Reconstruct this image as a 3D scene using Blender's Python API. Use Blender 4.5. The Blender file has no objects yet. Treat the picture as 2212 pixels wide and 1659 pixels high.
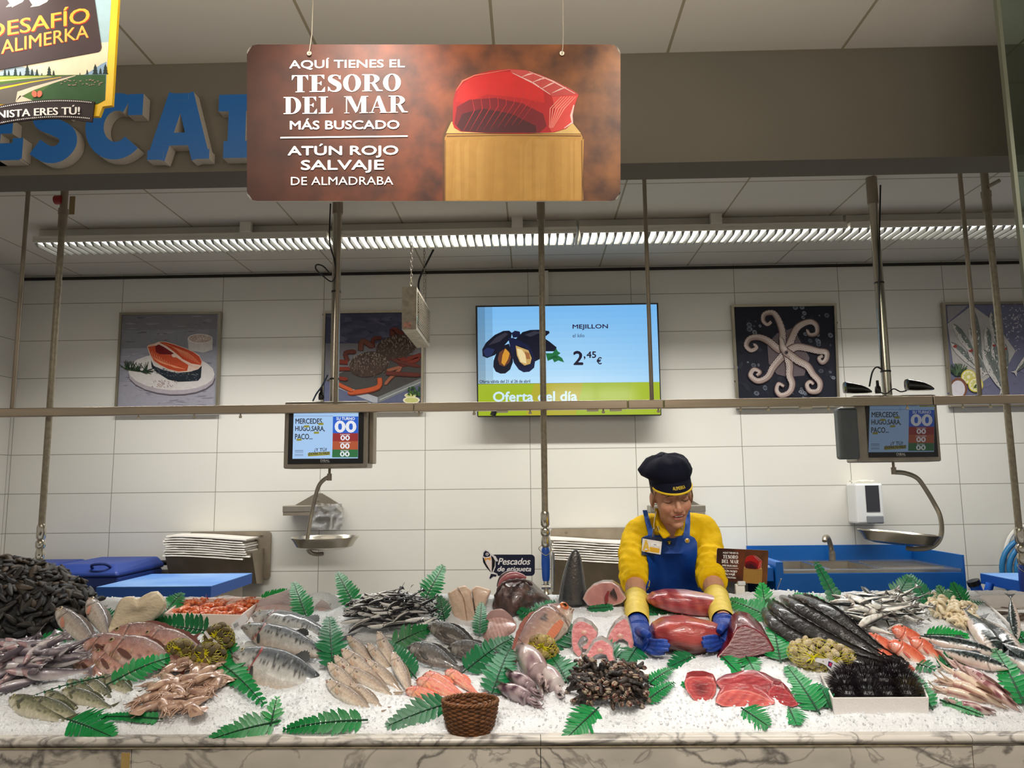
import bpy, math, random
import numpy as np
from mathutils import Vector, Matrix, noise as mnoise
random.seed(7)
S = bpy.context.scene
COL = S.collection
# ---------------------------------------------------------------- camera
W, H, FPX = 2212.0, 1659.0, 1661.0
CAM = np.array([0.0, 0.0, 1.5])
_d = np.array([1145-W/2, 1048-H/2, FPX]); _d /= np.linalg.norm(_d)
_u = np.array([-132.0, -12221.0, FPX]); _u -= _d*(_u@_d); _u /= np.linalg.norm(_u)
_x = np.cross(_d, _u)
if _x[0] < 0: _x = -_x
MC = np.stack([_x, _d, _u], 1)
cd = bpy.data.cameras.new('camera'); cam = bpy.data.objects.new('camera', cd); COL.objects.link(cam)
cam.matrix_world = Matrix([[MC[0][i], -MC[1][i], -MC[2][i], CAM[i]] for i in range(3)]+[[0, 0, 0, 1]])
cd.sensor_width = 36; cd.lens = 36*FPX/W; cd.clip_start = 0.05; cd.clip_end = 60
S.camera = cam
# ---------------------------------------------------------------- world, lights, exposure
S.view_settings.view_transform = 'Standard'; S.view_settings.look = 'None'
S.view_settings.gamma = 1; S.view_settings.use_curve_mapping = False
S.view_settings.exposure = 0.18
S.cycles.use_denoising = True; S.cycles.max_bounces = 6; S.cycles.caustics_reflective = False; S.cycles.caustics_refractive = False
wd = bpy.data.worlds.new('world'); S.world = wd; wd.use_nodes = True
wd.node_tree.nodes['Background'].inputs[0].default_value = (1.0, 0.93, 0.84, 1)
wd.node_tree.nodes['Background'].inputs[1].default_value = 0.36
def area(name, loc, aim, sx, sy, power, col=(1, 1, 1), spread=180):
    l = bpy.data.lights.new(name, 'AREA'); l.shape = 'RECTANGLE'; l.size = sx; l.size_y = sy
    l.energy = power; l.color = col; l.spread = math.radians(spread)
    o = bpy.data.objects.new(name, l); COL.objects.link(o); o.location = loc
    o.rotation_euler = (Vector(aim)-Vector(loc)).to_track_quat('-Z', 'Y').to_euler()
    return o
def spot(name, loc, aim, power, size, col=(1, 0.9, 0.78), blend=0.5, rad=0.05):
    l = bpy.data.lights.new(name, 'SPOT'); l.energy = power; l.spot_size = math.radians(size); l.spot_blend = blend
    l.color = col; l.shadow_soft_size = rad
    o = bpy.data.objects.new(name, l); COL.objects.link(o); o.location = loc
    o.rotation_euler = (Vector(aim)-Vector(loc)).to_track_quat('-Z', 'Y').to_euler()
    return o
CEIL = 2.94
# the strip of louvred fluorescent lamps over the back aisle throws its light downward only
area('strip_lamp_light', (0.25, 4.13, 2.825), (0.25, 4.13, 0), 5.9, 0.07, 72, (1.0, 0.985, 0.95), 132)
# shop lights on the ceiling of the customers' aisle, and spots aimed at the counter
area('aisle_lamp_light', (0.0, 0.45, 2.9), (0.0, 0.7, 0), 3.6, 0.5, 24, (1.0, 0.9, 0.78))
area('ceiling_fill_light', (-0.3, 0.95, 2.5), (-0.3, 1.25, 3), 3.0, 0.3, 26, (1.0, 0.92, 0.8), 170)  # added fill with no lamp behind it, brightens the front ceiling from below
for i, (sx, ax) in enumerate(((-1.25, -1.1), (-0.42, -0.35), (0.42, 0.4), (1.25, 1.15))):
    spot('counter_spot_light', (sx, 1.25, 2.88), (ax, 2.55, 0.95), 58, 62, (1.0, 0.945, 0.88), 0.8, 0.06)
spot('sign_spot_light', (-0.25, 1.0, 2.92), (-0.1, 1.7, 2.25), 0.9, 60, (1.0, 0.82, 0.66), 0.8, 0.04)
# ---------------------------------------------------------------- helpers
def ray(px, py): return MC.T@np.array([(px-W/2)/FPX, (py-H/2)/FPX, 1.0])
def atY(px, py, Y): d = ray(px, py); return CAM+d*(Y/d[1])
def atZ(px, py, Z): d = ray(px, py); return CAM+d*((Z-1.5)/d[2])
def lin(c):
    r = []
    for v in c[:3]:
        v = v/255.0
        r.append(v/12.92 if v <= 0.04045 else ((v+0.055)/1.055)**2.4)
    return tuple(r)
def nz(x, y, z=0.0): return mnoise.noise(Vector((x, y, z)))
MATS = {}
def mat(name, col=(200, 200, 200), rough=0.5, metal=0.0, vary=0.0, vscale=8.0, bump=0.0, bscale=60.0, attr=False, emit=0.0,
        spec=0.5, trans=0.0, alpha=1.0, sub=0.0, glow=False, coat=0.0, dark=None, stretch=(1, 1, 1), detail=4.0):
    """a node material: colour (or the mesh's colour attribute) broken up by noise, with optional noise bump"""
    if name in MATS: return MATS[name]
    m = bpy.data.materials.new(name); m.use_nodes = True; nt = m.node_tree; N = nt.nodes; L = nt.links
    b = N['Principled BSDF']; b.inputs['Roughness'].default_value = rough; b.inputs['Metallic'].default_value = metal
    b.inputs['Specular IOR Level'].default_value = spec
    if trans: b.inputs['Transmission Weight'].default_value = trans
    if alpha < 1: b.inputs['Alpha'].default_value = alpha
    if sub:
        b.inputs['Subsurface Weight'].default_value = sub; b.inputs['Subsurface Scale'].default_value = 0.01
    if coat: b.inputs['Coat Weight'].default_value = coat; b.inputs['Coat Roughness'].default_value = 0.12
    tc = N.new('ShaderNodeTexCoord'); mp = N.new('ShaderNodeMapping'); mp.inputs['Scale'].default_value = stretch
    L.new(tc.outputs['Object'], mp.inputs['Vector'])
    if attr:
        a = N.new('ShaderNodeVertexColor'); a.layer_name = 'Col'; src = a.outputs['Color']
    else:
        a = N.new('ShaderNodeRGB'); a.outputs[0].default_value = (*lin(col), 1); src = a.outputs[0]
    if vary:
        n = N.new('ShaderNodeTexNoise'); n.inputs['Scale'].default_value = vscale; n.inputs['Detail'].default_value = detail
        L.new(mp.outputs[0], n.inputs['Vector'])
        r = N.new('ShaderNodeMapRange'); r.inputs[1].default_value = 0.3; r.inputs[2].default_value = 0.7
        L.new(n.outputs['Fac'], r.inputs[0])
        mx = N.new('ShaderNodeMix'); mx.data_type = 'RGBA'
        if dark is not None:
            r.inputs[3].default_value = 0; r.inputs[4].default_value = vary
            mx.inputs[7].default_value = (*lin(dark), 1); L.new(src, mx.inputs[6]); L.new(r.outputs[0], mx.inputs[0])
        else:
            r.inputs[3].default_value = 1-vary; r.inputs[4].default_value = 1+vary
            mx.blend_type = 'MULTIPLY'; mx.inputs[0].default_value = 1
            L.new(src, mx.inputs[6]); L.new(r.outputs[0], mx.inputs[7])
        src = mx.outputs[2]
    if glow: b.inputs['Base Color'].default_value = (0.012, 0.012, 0.014, 1)
    else: L.new(src, b.inputs['Base Color'])
    if emit:
        L.new(src, b.inputs['Emission Color']); b.inputs['Emission Strength'].default_value = emit
    if bump:
        n2 = N.new('ShaderNodeTexNoise'); n2.inputs['Scale'].default_value = bscale; n2.inputs['Detail'].default_value = 5
        L.new(mp.outputs[0], n2.inputs['Vector'])
        bp = N.new('ShaderNodeBump'); bp.inputs['Strength'].default_value = bump; bp.inputs['Distance'].default_value = 0.01
        L.new(n2.outputs['Fac'], bp.inputs['Height']); L.new(bp.outputs['Normal'], b.inputs['Normal'])
    MATS[name] = m
    return m
class MB:
    """collects vertices, faces, material slots and colours; build() links ONE mesh object"""
    def __init__(s): s.v = []; s.f = []; s.m = []; s.c = []
    def add(s, vs, fs, mi=0, col=None):
        o = len(s.v); s.v.extend([tuple(map(float, p)) for p in vs])
        s.f.extend([tuple(i+o for i in q) for q in fs]); s.m.extend([mi]*len(fs))
        if col is None: col = (255, 255, 255)
        if len(col) and isinstance(col[0], (tuple, list, np.ndarray)): s.c.extend([lin(q) for q in col])
        else: s.c.extend([lin(col)]*len(vs))
        return s
    def box(s, x0, y0, z0, x1, y1, z1, mi=0, col=None):
        return s.add([(x0, y0, z0), (x1, y0, z0), (x1, y1, z0), (x0, y1, z0), (x0, y0, z1), (x1, y0, z1), (x1, y1, z1), (x0, y1, z1)],
                     [(0, 3, 2, 1), (4, 5, 6, 7), (0, 1, 5, 4), (1, 2, 6, 5), (2, 3, 7, 6), (3, 0, 4, 7)], mi, col)
    def tube(s, pts, r, n=10, mi=0, col=None, cap=True, flat=1.0):
        P = [np.array(p, float) for p in pts]; k = len(P); R = r if isinstance(r, (list, tuple, np.ndarray)) else [r]*k
        vs = []; up = None
        for i in range(k):
            t = P[min(i+1, k-1)]-P[max(i-1, 0)]; t = t/(np.linalg.norm(t)+1e-12)
            if up is None: up = np.array([0, 0, 1.0]) if abs(t[2]) < 0.9 else np.array([0, 1.0, 0])
            a = up-t*(up@t); a /= np.linalg.norm(a)+1e-12; b = np.cross(t, a); up = a
            for j in range(n):
                q = 2*math.pi*j/n; vs.append(P[i]+R[i]*(math.cos(q)*a*flat+math.sin(q)*b))
        fs = [(i*n+j, i*n+(j+1) % n, (i+1)*n+(j+1) % n, (i+1)*n+j) for i in range(k-1) for j in range(n)]
        if cap: fs += [tuple(range(n-1, -1, -1)), tuple(range((k-1)*n, k*n))]
        return s.add(vs, fs, mi, col)
    def lathe(s, prof, n=24, c=(0, 0, 0), mi=0, col=None, sx=1, sy=1):
        vs = []; k = len(prof)
        for r, z in prof:
            for j in range(n):
                q = 2*math.pi*j/n; vs.append((c[0]+r*math.cos(q)*sx, c[1]+r*math.sin(q)*sy, c[2]+z))
        fs = [(i*n+j, i*n+(j+1) % n, (i+1)*n+(j+1) % n, (i+1)*n+j) for i in range(k-1) for j in range(n)]
        if prof[0][0] > 1e-6: fs.append(tuple(range(n-1, -1, -1)))
        if prof[-1][0] > 1e-6: fs.append(tuple(range((k-1)*n, k*n)))
        return s.add(vs, fs, mi, col)
    def ring(s, rings, mi=0, col=None, caps=True):
        n = len(rings[0]); k = len(rings); vs = [p for r in rings for p in r]
        fs = [(i*n+j, i*n+(j+1) % n, (i+1)*n+(j+1) % n, (i+1)*n+j) for i in range(k-1) for j in range(n)]
        if caps: fs += [tuple(range(n-1, -1, -1)), tuple(range((k-1)*n, k*n))]
        return s.add(vs, fs, mi, col)
    def ell(s, c, r, n=12, m=8, mi=0, col=None, R=None):
        vs = []
        for i in range(m+1):
            t = math.pi*i/m
            for j in range(n):
                q = 2*math.pi*j/n; p = np.array([r[0]*math.sin(t)*math.cos(q), r[1]*math.sin(t)*math.sin(q), r[2]*math.cos(t)])
                if R is not None: p = R@p
                vs.append(p+np.array(c))
        fs = [(i*n+j, (i+1)*n+j, (i+1)*n+(j+1) % n, i*n+(j+1) % n) for i in range(m) for j in range(n)]
        return s.add(vs, fs, mi, col)
    def grid(s, fn, nu, nv, mi=0, col=None, closeu=False):
        vs = []; cs = []
        for j in range(nv):
            for i in range(nu):
                q = fn(i/(nu if closeu else nu-1), j/(nv-1)); vs.append(q)
                if callable(col): cs.append(col(i/(nu-1), j/(nv-1)))
        e = nu if closeu else nu-1
        fs = [(j*nu+i, j*nu+(i+1) % nu, (j+1)*nu+(i+1) % nu, (j+1)*nu+i) for j in range(nv-1) for i in range(e)]
        return s.add(vs, fs, mi, cs if callable(col) else col)
    def prism(s, poly, y0, y1, mi=0, col=None, ms=None):
        """a polygon in x,z given depth from y0 (front) to y1"""
        n = len(poly); ms = mi if ms is None else ms
        s.add([(p[0], y0, p[1]) for p in poly], [tuple(range(n))], mi, col)
        s.add([(p[0], y, p[1]) for y in (y0, y1) for p in poly], [(j, n+j, n+(j+1) % n, (j+1) % n) for j in range(n)], ms, col)
        return s.add([(p[0], y1, p[1]) for p in poly], [tuple(range(n-1, -1, -1))], ms, col)
    def build(s, name, mats, parent=None, smooth=40, bevel=0.0, org=None):
        me = bpy.data.meshes.new(name)
        v = s.v
        o = bpy.data.objects.new(name, me)
        if org is not None:
            v = [(p[0]-org[0], p[1]-org[1], p[2]-org[2]) for p in v]; o.location = org
        me.from_pydata(v, [], s.f)
        for m in (mats if isinstance(mats, (list, tuple)) else [mats]): me.materials.append(m)
        me.polygons.foreach_set('material_index', s.m)
        ca = me.color_attributes.new('Col', 'FLOAT_COLOR', 'POINT')
        c = np.ones((len(v), 4), np.float32); c[:, :3] = np.array(s.c, np.float32).reshape(-1, 3); ca.data.foreach_set('color', c.ravel())
        if smooth:
            me.polygons.foreach_set('use_smooth', [True]*len(me.polygons)); me.set_sharp_from_angle(angle=math.radians(smooth))
        me.validate(); me.update()
        COL.objects.link(o)
        if parent is not None: o.parent = parent
        if bevel:
            b = o.modifiers.new('bevel', 'BEVEL'); b.width = bevel; b.segments = 2; b.limit_method = 'ANGLE'
        return o
def tag(o, label, cat, group=None, kind=None):
    o['label'] = label; o['category'] = cat
    if group: o['group'] = group
    if kind: o['kind'] = kind
    return o
def thing(name, label, cat, loc=(0, 0, 0), group=None):
    o = bpy.data.objects.new(name, None); COL.objects.link(o); o.location = loc
    return tag(o, label, cat, group)
def struct(o): o['kind'] = 'structure'; return o
def home(root):
    """give a thing's Empty its place: parts were modelled in room coordinates"""
    for ch in root.children: ch.matrix_parent_inverse = Matrix.Translation(-Vector(root.location))
def copy_tree(o, parent=None):
    c = o.copy(); COL.objects.link(c)
    if parent is not None: c.parent = parent
    for ch in list(o.children): copy_tree(ch, c)
    return c
_TX = {}
def text2d(s, bold=0.0, shear=0.0):
    """outline of a line of lettering, scaled so that its box is 0..1 in both directions"""
    k = (s, bold, shear)
    if k not in _TX:
        cu = bpy.data.curves.new('lettering', 'FONT'); cu.body = s; cu.offset = bold; cu.shear = shear; cu.resolution_u = 3
        ob = bpy.data.objects.new('lettering', cu); COL.objects.link(ob)
        dg = bpy.context.evaluated_depsgraph_get(); me = ob.evaluated_get(dg).to_mesh()
        v = np.array([p.co[:2] for p in me.vertices]); f = [tuple(p.vertices) for p in me.polygons]
        ob.evaluated_get(dg).to_mesh_clear(); bpy.data.objects.remove(ob); bpy.data.curves.remove(cu)
        a = v.min(0); b = v.max(0); _TX[k] = ((v-a)/(b-a+1e-9), f)
    return _TX[k]
class Art:
    """flat print on a plane: coloured shapes laid in order, each a hair in front of the last; P maps picture x,y to the room"""
    def __init__(s, P, nrm=(0, -1, 0), step=0.000016): s.P = P; s.n = np.array(nrm, float); s.st = step; s.k = 0; s.b = MB(); s.gain = 1.0
    def g(s, c): return c if min(c) > 225 else tuple(v*s.gain for v in c)
    def _p(s, x, y): return s.P(x, y)+s.n*s.st*s.k
    def poly(s, pts, col):
        s.k += 1; n = len(pts); col = s.g(col)
        s.b.add([s._p(*p) for p in pts], [tuple(range(n))], 0, col)
    def ell(s, x, y, rx, ry, col, rot=0.0, n=20, a0=0, a1=360):
        c, d = math.cos(math.radians(rot)), math.sin(math.radians(rot)); pts = []
        for i in range(n):
            q = math.radians(a0+(a1-a0)*i/(n if a1-a0 == 360 else n-1)); u, v = rx*math.cos(q), ry*math.sin(q)
            pts.append((x+u*c-v*d, y+u*d+v*c))
        s.poly(pts, col)
    def line(s, pts, w, col):
        s.k += 1; col = s.g(col); P = [np.array(p, float) for p in pts]; k = len(P); ws = w if isinstance(w, (list, tuple)) else [w]*k; L = []; R = []
        for i in range(k):
            t = P[min(i+1, k-1)]-P[max(i-1, 0)]; t = t/(np.linalg.norm(t)+1e-9); q = np.array([-t[1], t[0]])*ws[i]/2
            L.append(P[i]+q); R.append(P[i]-q)
        s.b.add([s._p(*p) for p in L]+[s._p(*p) for p in R], [(i, i+1, k+i+1, k+i) for i in range(k-1)], 0, col)
    def text(s, t, x0, y0, x1, y1, col, bold=0.0, shear=0.0, tilt=0.0):
        """lettering fitted to the box (y0 top, y1 bottom); tilt = rise of the line over its length; bold = thicker strokes"""
        v, f = text2d(t, 0.0, shear); d = bold*abs(y1-y0)*1.3
        for dx, dy in (((0, 0),) if not bold else ((-d, 0), (d, 0), (0, -d), (0, d))):
            s.k += 1; s.b.add([s._p(x0+dx+(x1-x0)*p[0], dy+y1+(y0-y1)*p[1]+tilt*p[0]) for p in v], f, 0, col)
    def tris(s, v, f, col): s.k += 1; s.b.add([s._p(*p) for p in v], f, 0, col)
    def build(s, name, m, parent): return s.b.build(name, m, parent, smooth=0)
def lerp(a, b, t): return a+(b-a)*t
def mixc(a, b, t): t = min(1, max(0, t)); return tuple(a[i]+(b[i]-a[i])*t for i in range(3))
def interp(x, xs, ys):
    return float(np.interp(x, xs, ys))
def smoothpath(pts, n=6):
    """Catmull-Rom through the points"""
    P = [np.array(p, float) for p in pts]; out = []
    for i in range(len(P)-1):
        a = P[max(i-1, 0)]; b = P[i]; c = P[i+1]; d = P[min(i+2, len(P)-1)]
        for k in range(n):
            t = k/n; out.append(0.5*((2*b)+(c-a)*t+(2*a-5*b+4*c-d)*t*t+(3*b-3*c+d-a)*t**3))
    out.append(P[-1]); return out
# ================================================================ the setting
steel = mat('brushed_steel', (150, 142, 128), 0.36, 0.6, 0.12, 12)
steel_d = mat('dull_steel', (150, 138, 120), 0.5, 0.4, 0.15, 10)
chrome = mat('bright_steel', (190, 184, 170), 0.2, 0.9, 0.05, 6)
white_paint = mat('white_enamel', (226, 222, 212), 0.5, 0, 0.03, 4)
black_pl = mat('black_plastic', (16, 16, 18), 0.3, 0, 0.1, 10)
cable_m = mat('black_cable', (14, 14, 16), 0.5, 0, 0.1, 20)
print_m = mat('printed_sheet', attr=True, rough=0.5, spec=0.2, vary=0.06, vscale=40)
def tile_mat(name, base, grout, tw, th, ox, oz, axis='XZ', line=0.004, rough=0.25, off=0.5, vary=0.04, bump=0.0):
    m = bpy.data.materials.new(name); m.use_nodes = True; N = m.node_tree.nodes; L = m.node_tree.links; b = N['Principled BSDF']
    tc = N.new('ShaderNodeTexCoord'); sp = N.new('ShaderNodeSeparateXYZ'); cb = N.new('ShaderNodeCombineXYZ')
    L.new(tc.outputs['Object'], sp.inputs[0]); L.new(sp.outputs[axis[0]], cb.inputs[0]); L.new(sp.outputs[axis[1]], cb.inputs[1])
    mp = N.new('ShaderNodeMapping'); mp.inputs['Location'].default_value = (-ox, -oz, 0); L.new(cb.outputs[0], mp.inputs[0])
    br = N.new('ShaderNodeTexBrick'); br.offset = off; br.inputs['Scale'].default_value = 1; br.inputs['Brick Width'].default_value = tw
    br.inputs['Row Height'].default_value = th; br.inputs['Mortar Size'].default_value = line; br.inputs['Mortar Smooth'].default_value = 0.1
    br.inputs['Color1'].default_value = (*lin(base), 1); br.inputs['Color2'].default_value = (*lin(tuple(c*(1-vary) for c in base)), 1)
    br.inputs['Mortar'].default_value = (*lin(grout), 1)
    L.new(mp.outputs[0], br.inputs['Vector'])
    ns = N.new('ShaderNodeTexNoise'); ns.inputs['Scale'].default_value = 1.7; ns.inputs['Detail'].default_value = 3
    L.new(tc.outputs['Object'], ns.inputs[0])
    rg = N.new('ShaderNodeMapRange'); rg.inputs[3].default_value = 0.93; rg.inputs[4].default_value = 1.04; L.new(ns.outputs['Fac'], rg.inputs[0])
    mx = N.new('ShaderNodeMix'); mx.data_type = 'RGBA'; mx.blend_type = 'MULTIPLY'; mx.inputs[0].default_value = 1
    L.new(br.outputs['Color'], mx.inputs[6]); L.new(rg.outputs[0], mx.inputs[7]); L.new(mx.outputs[2], b.inputs['Base Color'])
    bp = N.new('ShaderNodeBump'); bp.inputs['Strength'].default_value = 0.4; bp.inputs['Distance'].default_value = 0.003; bp.invert = True
    L.new(br.outputs['Fac'], bp.inputs['Height']); L.new(bp.outputs[0], b.inputs['Normal'])
    b.inputs['Roughness'].default_value = rough
    return m
WALLY = 5.0
wt = tile_mat('white_wall_tiles', (232, 229, 219), (150, 145, 134), 0.683, 0.254, -2.728, 1.478, 'XZ', 0.0022, 0.28, 0.0, 0.02)
struct(MB().box(-3.6, WALLY, -0.0, 5.2, WALLY+0.12, CEIL+0.1).build('wall_back', wt, smooth=0))
wl = tile_mat('white_side_tiles', (228, 224, 214), (150, 145, 134), 0.683, 0.254, 0.2, 1.478, 'YZ', 0.0022, 0.3, 0.0, 0.02)
struct(MB().box(-3.54, 2.72, 0, -3.42, WALLY, CEIL).build('wall_left', wl, smooth=0))
struct(MB().box(4.6, 2.72, 0, 4.72, WALLY, CEIL).build('wall_right', wl, smooth=0))
fl = tile_mat('grey_floor_tiles', (118, 112, 104), (80, 76, 70), 0.4, 0.4, 0, 0, 'XY', 0.004, 0.4, 0.0, 0.05)
struct(MB().box(-5, -3, -0.06, 5.2, WALLY+0.12, 0).build('floor', fl, smooth=0))
ct = tile_mat('white_ceiling_panels', (205, 199, 188), (150, 140, 116), 0.5835, 1.135, -0.1, 2.44, 'XY', 0.005, 0.75, 0.0, 0.02)
struct(MB().box(-5, -3, CEIL, 5.2, WALLY, CEIL+0.08).build('ceiling', ct, smooth=0))
struct(MB().box(-3.42, WALLY-0.014, CEIL-0.03, 4.6, WALLY-0.001, CEIL-0.012).build('trim_1', mat('shadow_gap_trim', (40, 36, 30), 0.8), smooth=0))
header_m = mat('taupe_painted_board', (88, 82, 70), 0.7, 0, 0.04, 3)
HY = 2.44
hz = float(atY(1100, 358, HY)[2])
struct(MB().box(-5, HY, hz, 5, HY+0.14, CEIL).build('wall_bulkhead', header_m, smooth=0))
# ------------------------------------------------ raised blue letters on the bulkhead
blue_l = mat('blue_letter_face', (0, 84, 150), 0.4, 0, 0.03, 5)
side_l = mat('pale_letter_edge', (190, 182, 170), 0.6, 0, 0.05, 8)
def stroke(mb, pts, w, y0, y1):
    P = [np.array(p, float) for p in pts]; k = len(P); Lf = []; Rt = []
    for i in range(k):
        t0 = P[i]-P[max(i-1, 0)]; t1 = P[min(i+1, k-1)]-P[i]
        t = t0/(np.linalg.norm(t0)+1e-9)+t1/(np.linalg.norm(t1)+1e-9); t /= np.linalg.norm(t)+1e-9
        q = np.array([-t[1], t[0]])*w/2; Lf.append(P[i]+q); Rt.append(P[i]-q)
    n = 2*k; poly = Lf+Rt[::-1]
    for y, fl_, mi in ((y0, 1, 0), (y1, 0, 1)):
        mb.add([(p[0], y, p[1]) for p in Lf]+[(p[0], y, p[1]) for p in Rt], [((i, i+1, k+i+1, k+i) if fl_ else (k+i, k+i+1, i+1, i)) for i in range(k-1)], mi)
    mb.add([(p[0], y, p[1]) for y in (y0, y1) for p in poly], [(j, n+j, n+(j+1) % n, (j+1) % n) for j in range(n)], 1)
def arc(cx, cz, rx, rz, a0, a1, n=20): return [(cx+rx*math.cos(math.radians(lerp(a0, a1, i/n))), cz+rz*math.sin(math.radians(lerp(a0, a1, i/n)))) for i in range(n+1)]
def raised_letter(ch, x0, x1, yt, yb, label):
    """letter drawn in a unit box, placed between pixel columns and rows on the bulkhead's face"""
    a = atY(x0, yb, HY-0.045); b = atY(x1, yt, HY-0.045); w = b[0]-a[0]; h = b[2]-a[2]
    t = 0.265*h; mb = MB(); y0, y1 = HY-0.045, HY-0.001; kk = [0]
    X = lambda u: a[0]+u*w
    Z = lambda v: a[2]+v*h
    def st(pts, tt=t):
        kk[0] += 1; stroke(mb, [(X(u), Z(v)) for u, v in pts], tt, y0-kk[0]*0.0003, y1)
    m = t/2/w; n = t/2/h
    if ch == 'A':
        st([(0.14, 0.0), (0.44, 1.0)]); st([(0.86, 0.0), (0.56, 1.0)]); st([(0.25, 0.3), (0.75, 0.3)], t*0.75)
        st([(0.0, 0.06), (0.26, 0.06)], t*0.55); st([(0.74, 0.06), (1.0, 0.06)], t*0.55); st([(0.38, 0.955), (0.62, 0.955)], t*0.42)
    if ch == 'C':
        st([(p[0], p[1]) for p in arc(0.54, 0.5, 0.54-m, 0.5-n, 62, 318, 30)]); st([(0.86, 0.98), (0.86, 0.66)], t*0.8)
    if ch == 'D':
        st([(0.16+m, 0), (0.16+m, 1)]); st([(0.0, 1-n), (0.5, 1-n)]+arc(0.5, 0.5, 0.5-m, 0.5-n, 88, -88, 18)+[(0.5, n), (0.1, n)])
    if ch == 'E':
        st([(0.2+m, 0), (0.2+m, 1)]); st([(0, 1-n), (0.95, 1-n)]); st([(0.2, 0.52), (0.8, 0.52)], t*0.8); st([(0, n), (1.0, n)]); st([(0.93, 0.02), (0.93, 0.34)], t*0.6)
    if ch == 'S':
        st(smoothpath([(0.9, 0.8), (0.7, 0.88), (0.45, 0.89), (0.2, 0.79), (0.22, 0.62), (0.5, 0.53), (0.8, 0.42), (0.86, 0.26), (0.68, 0.12), (0.4, 0.1), (0.08, 0.22)], 5))
    o = mb.build('wall_letter', [blue_l, side_l], smooth=35, org=((a[0]+b[0])/2, HY, a[2])); tag(o, label, 'letter', 'raised blue letters on the bulkhead')
raised_letter('E', -62, 54, 208, 348, 'raised blue letter E on grey bulkhead, left of the S')
raised_letter('S', 66, 166, 208, 348, 'raised blue letter S partly behind the film strip banner')
raised_letter('C', 180, 312, 200, 346, 'raised blue letter C beside the yellow edged poster')
raised_letter('A', 318, 458, 202, 344, 'raised blue letter A on the grey bulkhead')
raised_letter('D', 468, 610, 202, 342, 'raised blue letter D partly behind the tuna sign')
# ------------------------------------------------ fluorescent strip
lamp_on = mat('lit_tube_cover', (255, 252, 240), 0.4, emit=2.4)
louv = mat('lamp_louvre', (150, 150, 146), 0.35, 0, 0.03, 5)
edges = [-2.72, -1.08, 0.28, 1.73, 3.25]
names = ['louvred strip lamp at the left end of the lit row', 'louvred strip lamp above the crab picture', 'louvred strip lamp above the screen', 'louvred strip lamp at the right end of the lit row']
for i in range(4):
    x0, x1 = edges[i]+0.008, edges[i+1]-0.008
    t = thing('strip_lamp', names[i], 'lamp', ((x0+x1)/2, 4.13, CEIL), 'louvred lamps in one row under the ceiling')
    b = MB(); b.box(x0, 4.02, 2.865, x1, 4.24, 2.885); b.box(x0, 4.07, 2.885, x1, 4.19, CEIL-0.002)
    b.box(x0, 4.02, 2.85, x1, 4.03, 2.866); b.box(x0, 4.23, 2.85, x1, 4.24, 2.866)
    b.build('housing', white_paint, t, smooth=0)
    MB().box(x0+0.01, 4.045, 2.852, x1-0.01, 4.215, 2.864).build('tube_cover', lamp_on, t, smooth=0)
    b = MB(); nl = int((x1-x0)/0.045)
    for k in range(nl+1):
        x = x0+0.012+(x1-x0-0.024)*k/nl
        b.add([(x-0.009, 4.03, 2.851), (x+0.009, 4.03, 2.851), (x+0.009, 4.23, 2.851), (x-0.009, 4.23, 2.851), (x-0.004, 4.05, 2.832), (x+0.004, 4.05, 2.832), (x+0.004, 4.21, 2.832), (x-0.004, 4.21, 2.832)],
              [(0, 1, 5, 4), (1, 2, 6, 5), (2, 3, 7, 6), (3, 0, 4, 7), (4, 5, 6, 7)])
    b.build('louvre', louv, t, smooth=0)
    if i in (0, 1, 2):
        xb = (-1.53, -0.05, 1.02)[i]; MB().box(xb-0.03, 4.0, 2.884, xb+0.03, 4.03, CEIL-0.001).build('bracket', white_paint, t, smooth=0)
    home(t)
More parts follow.
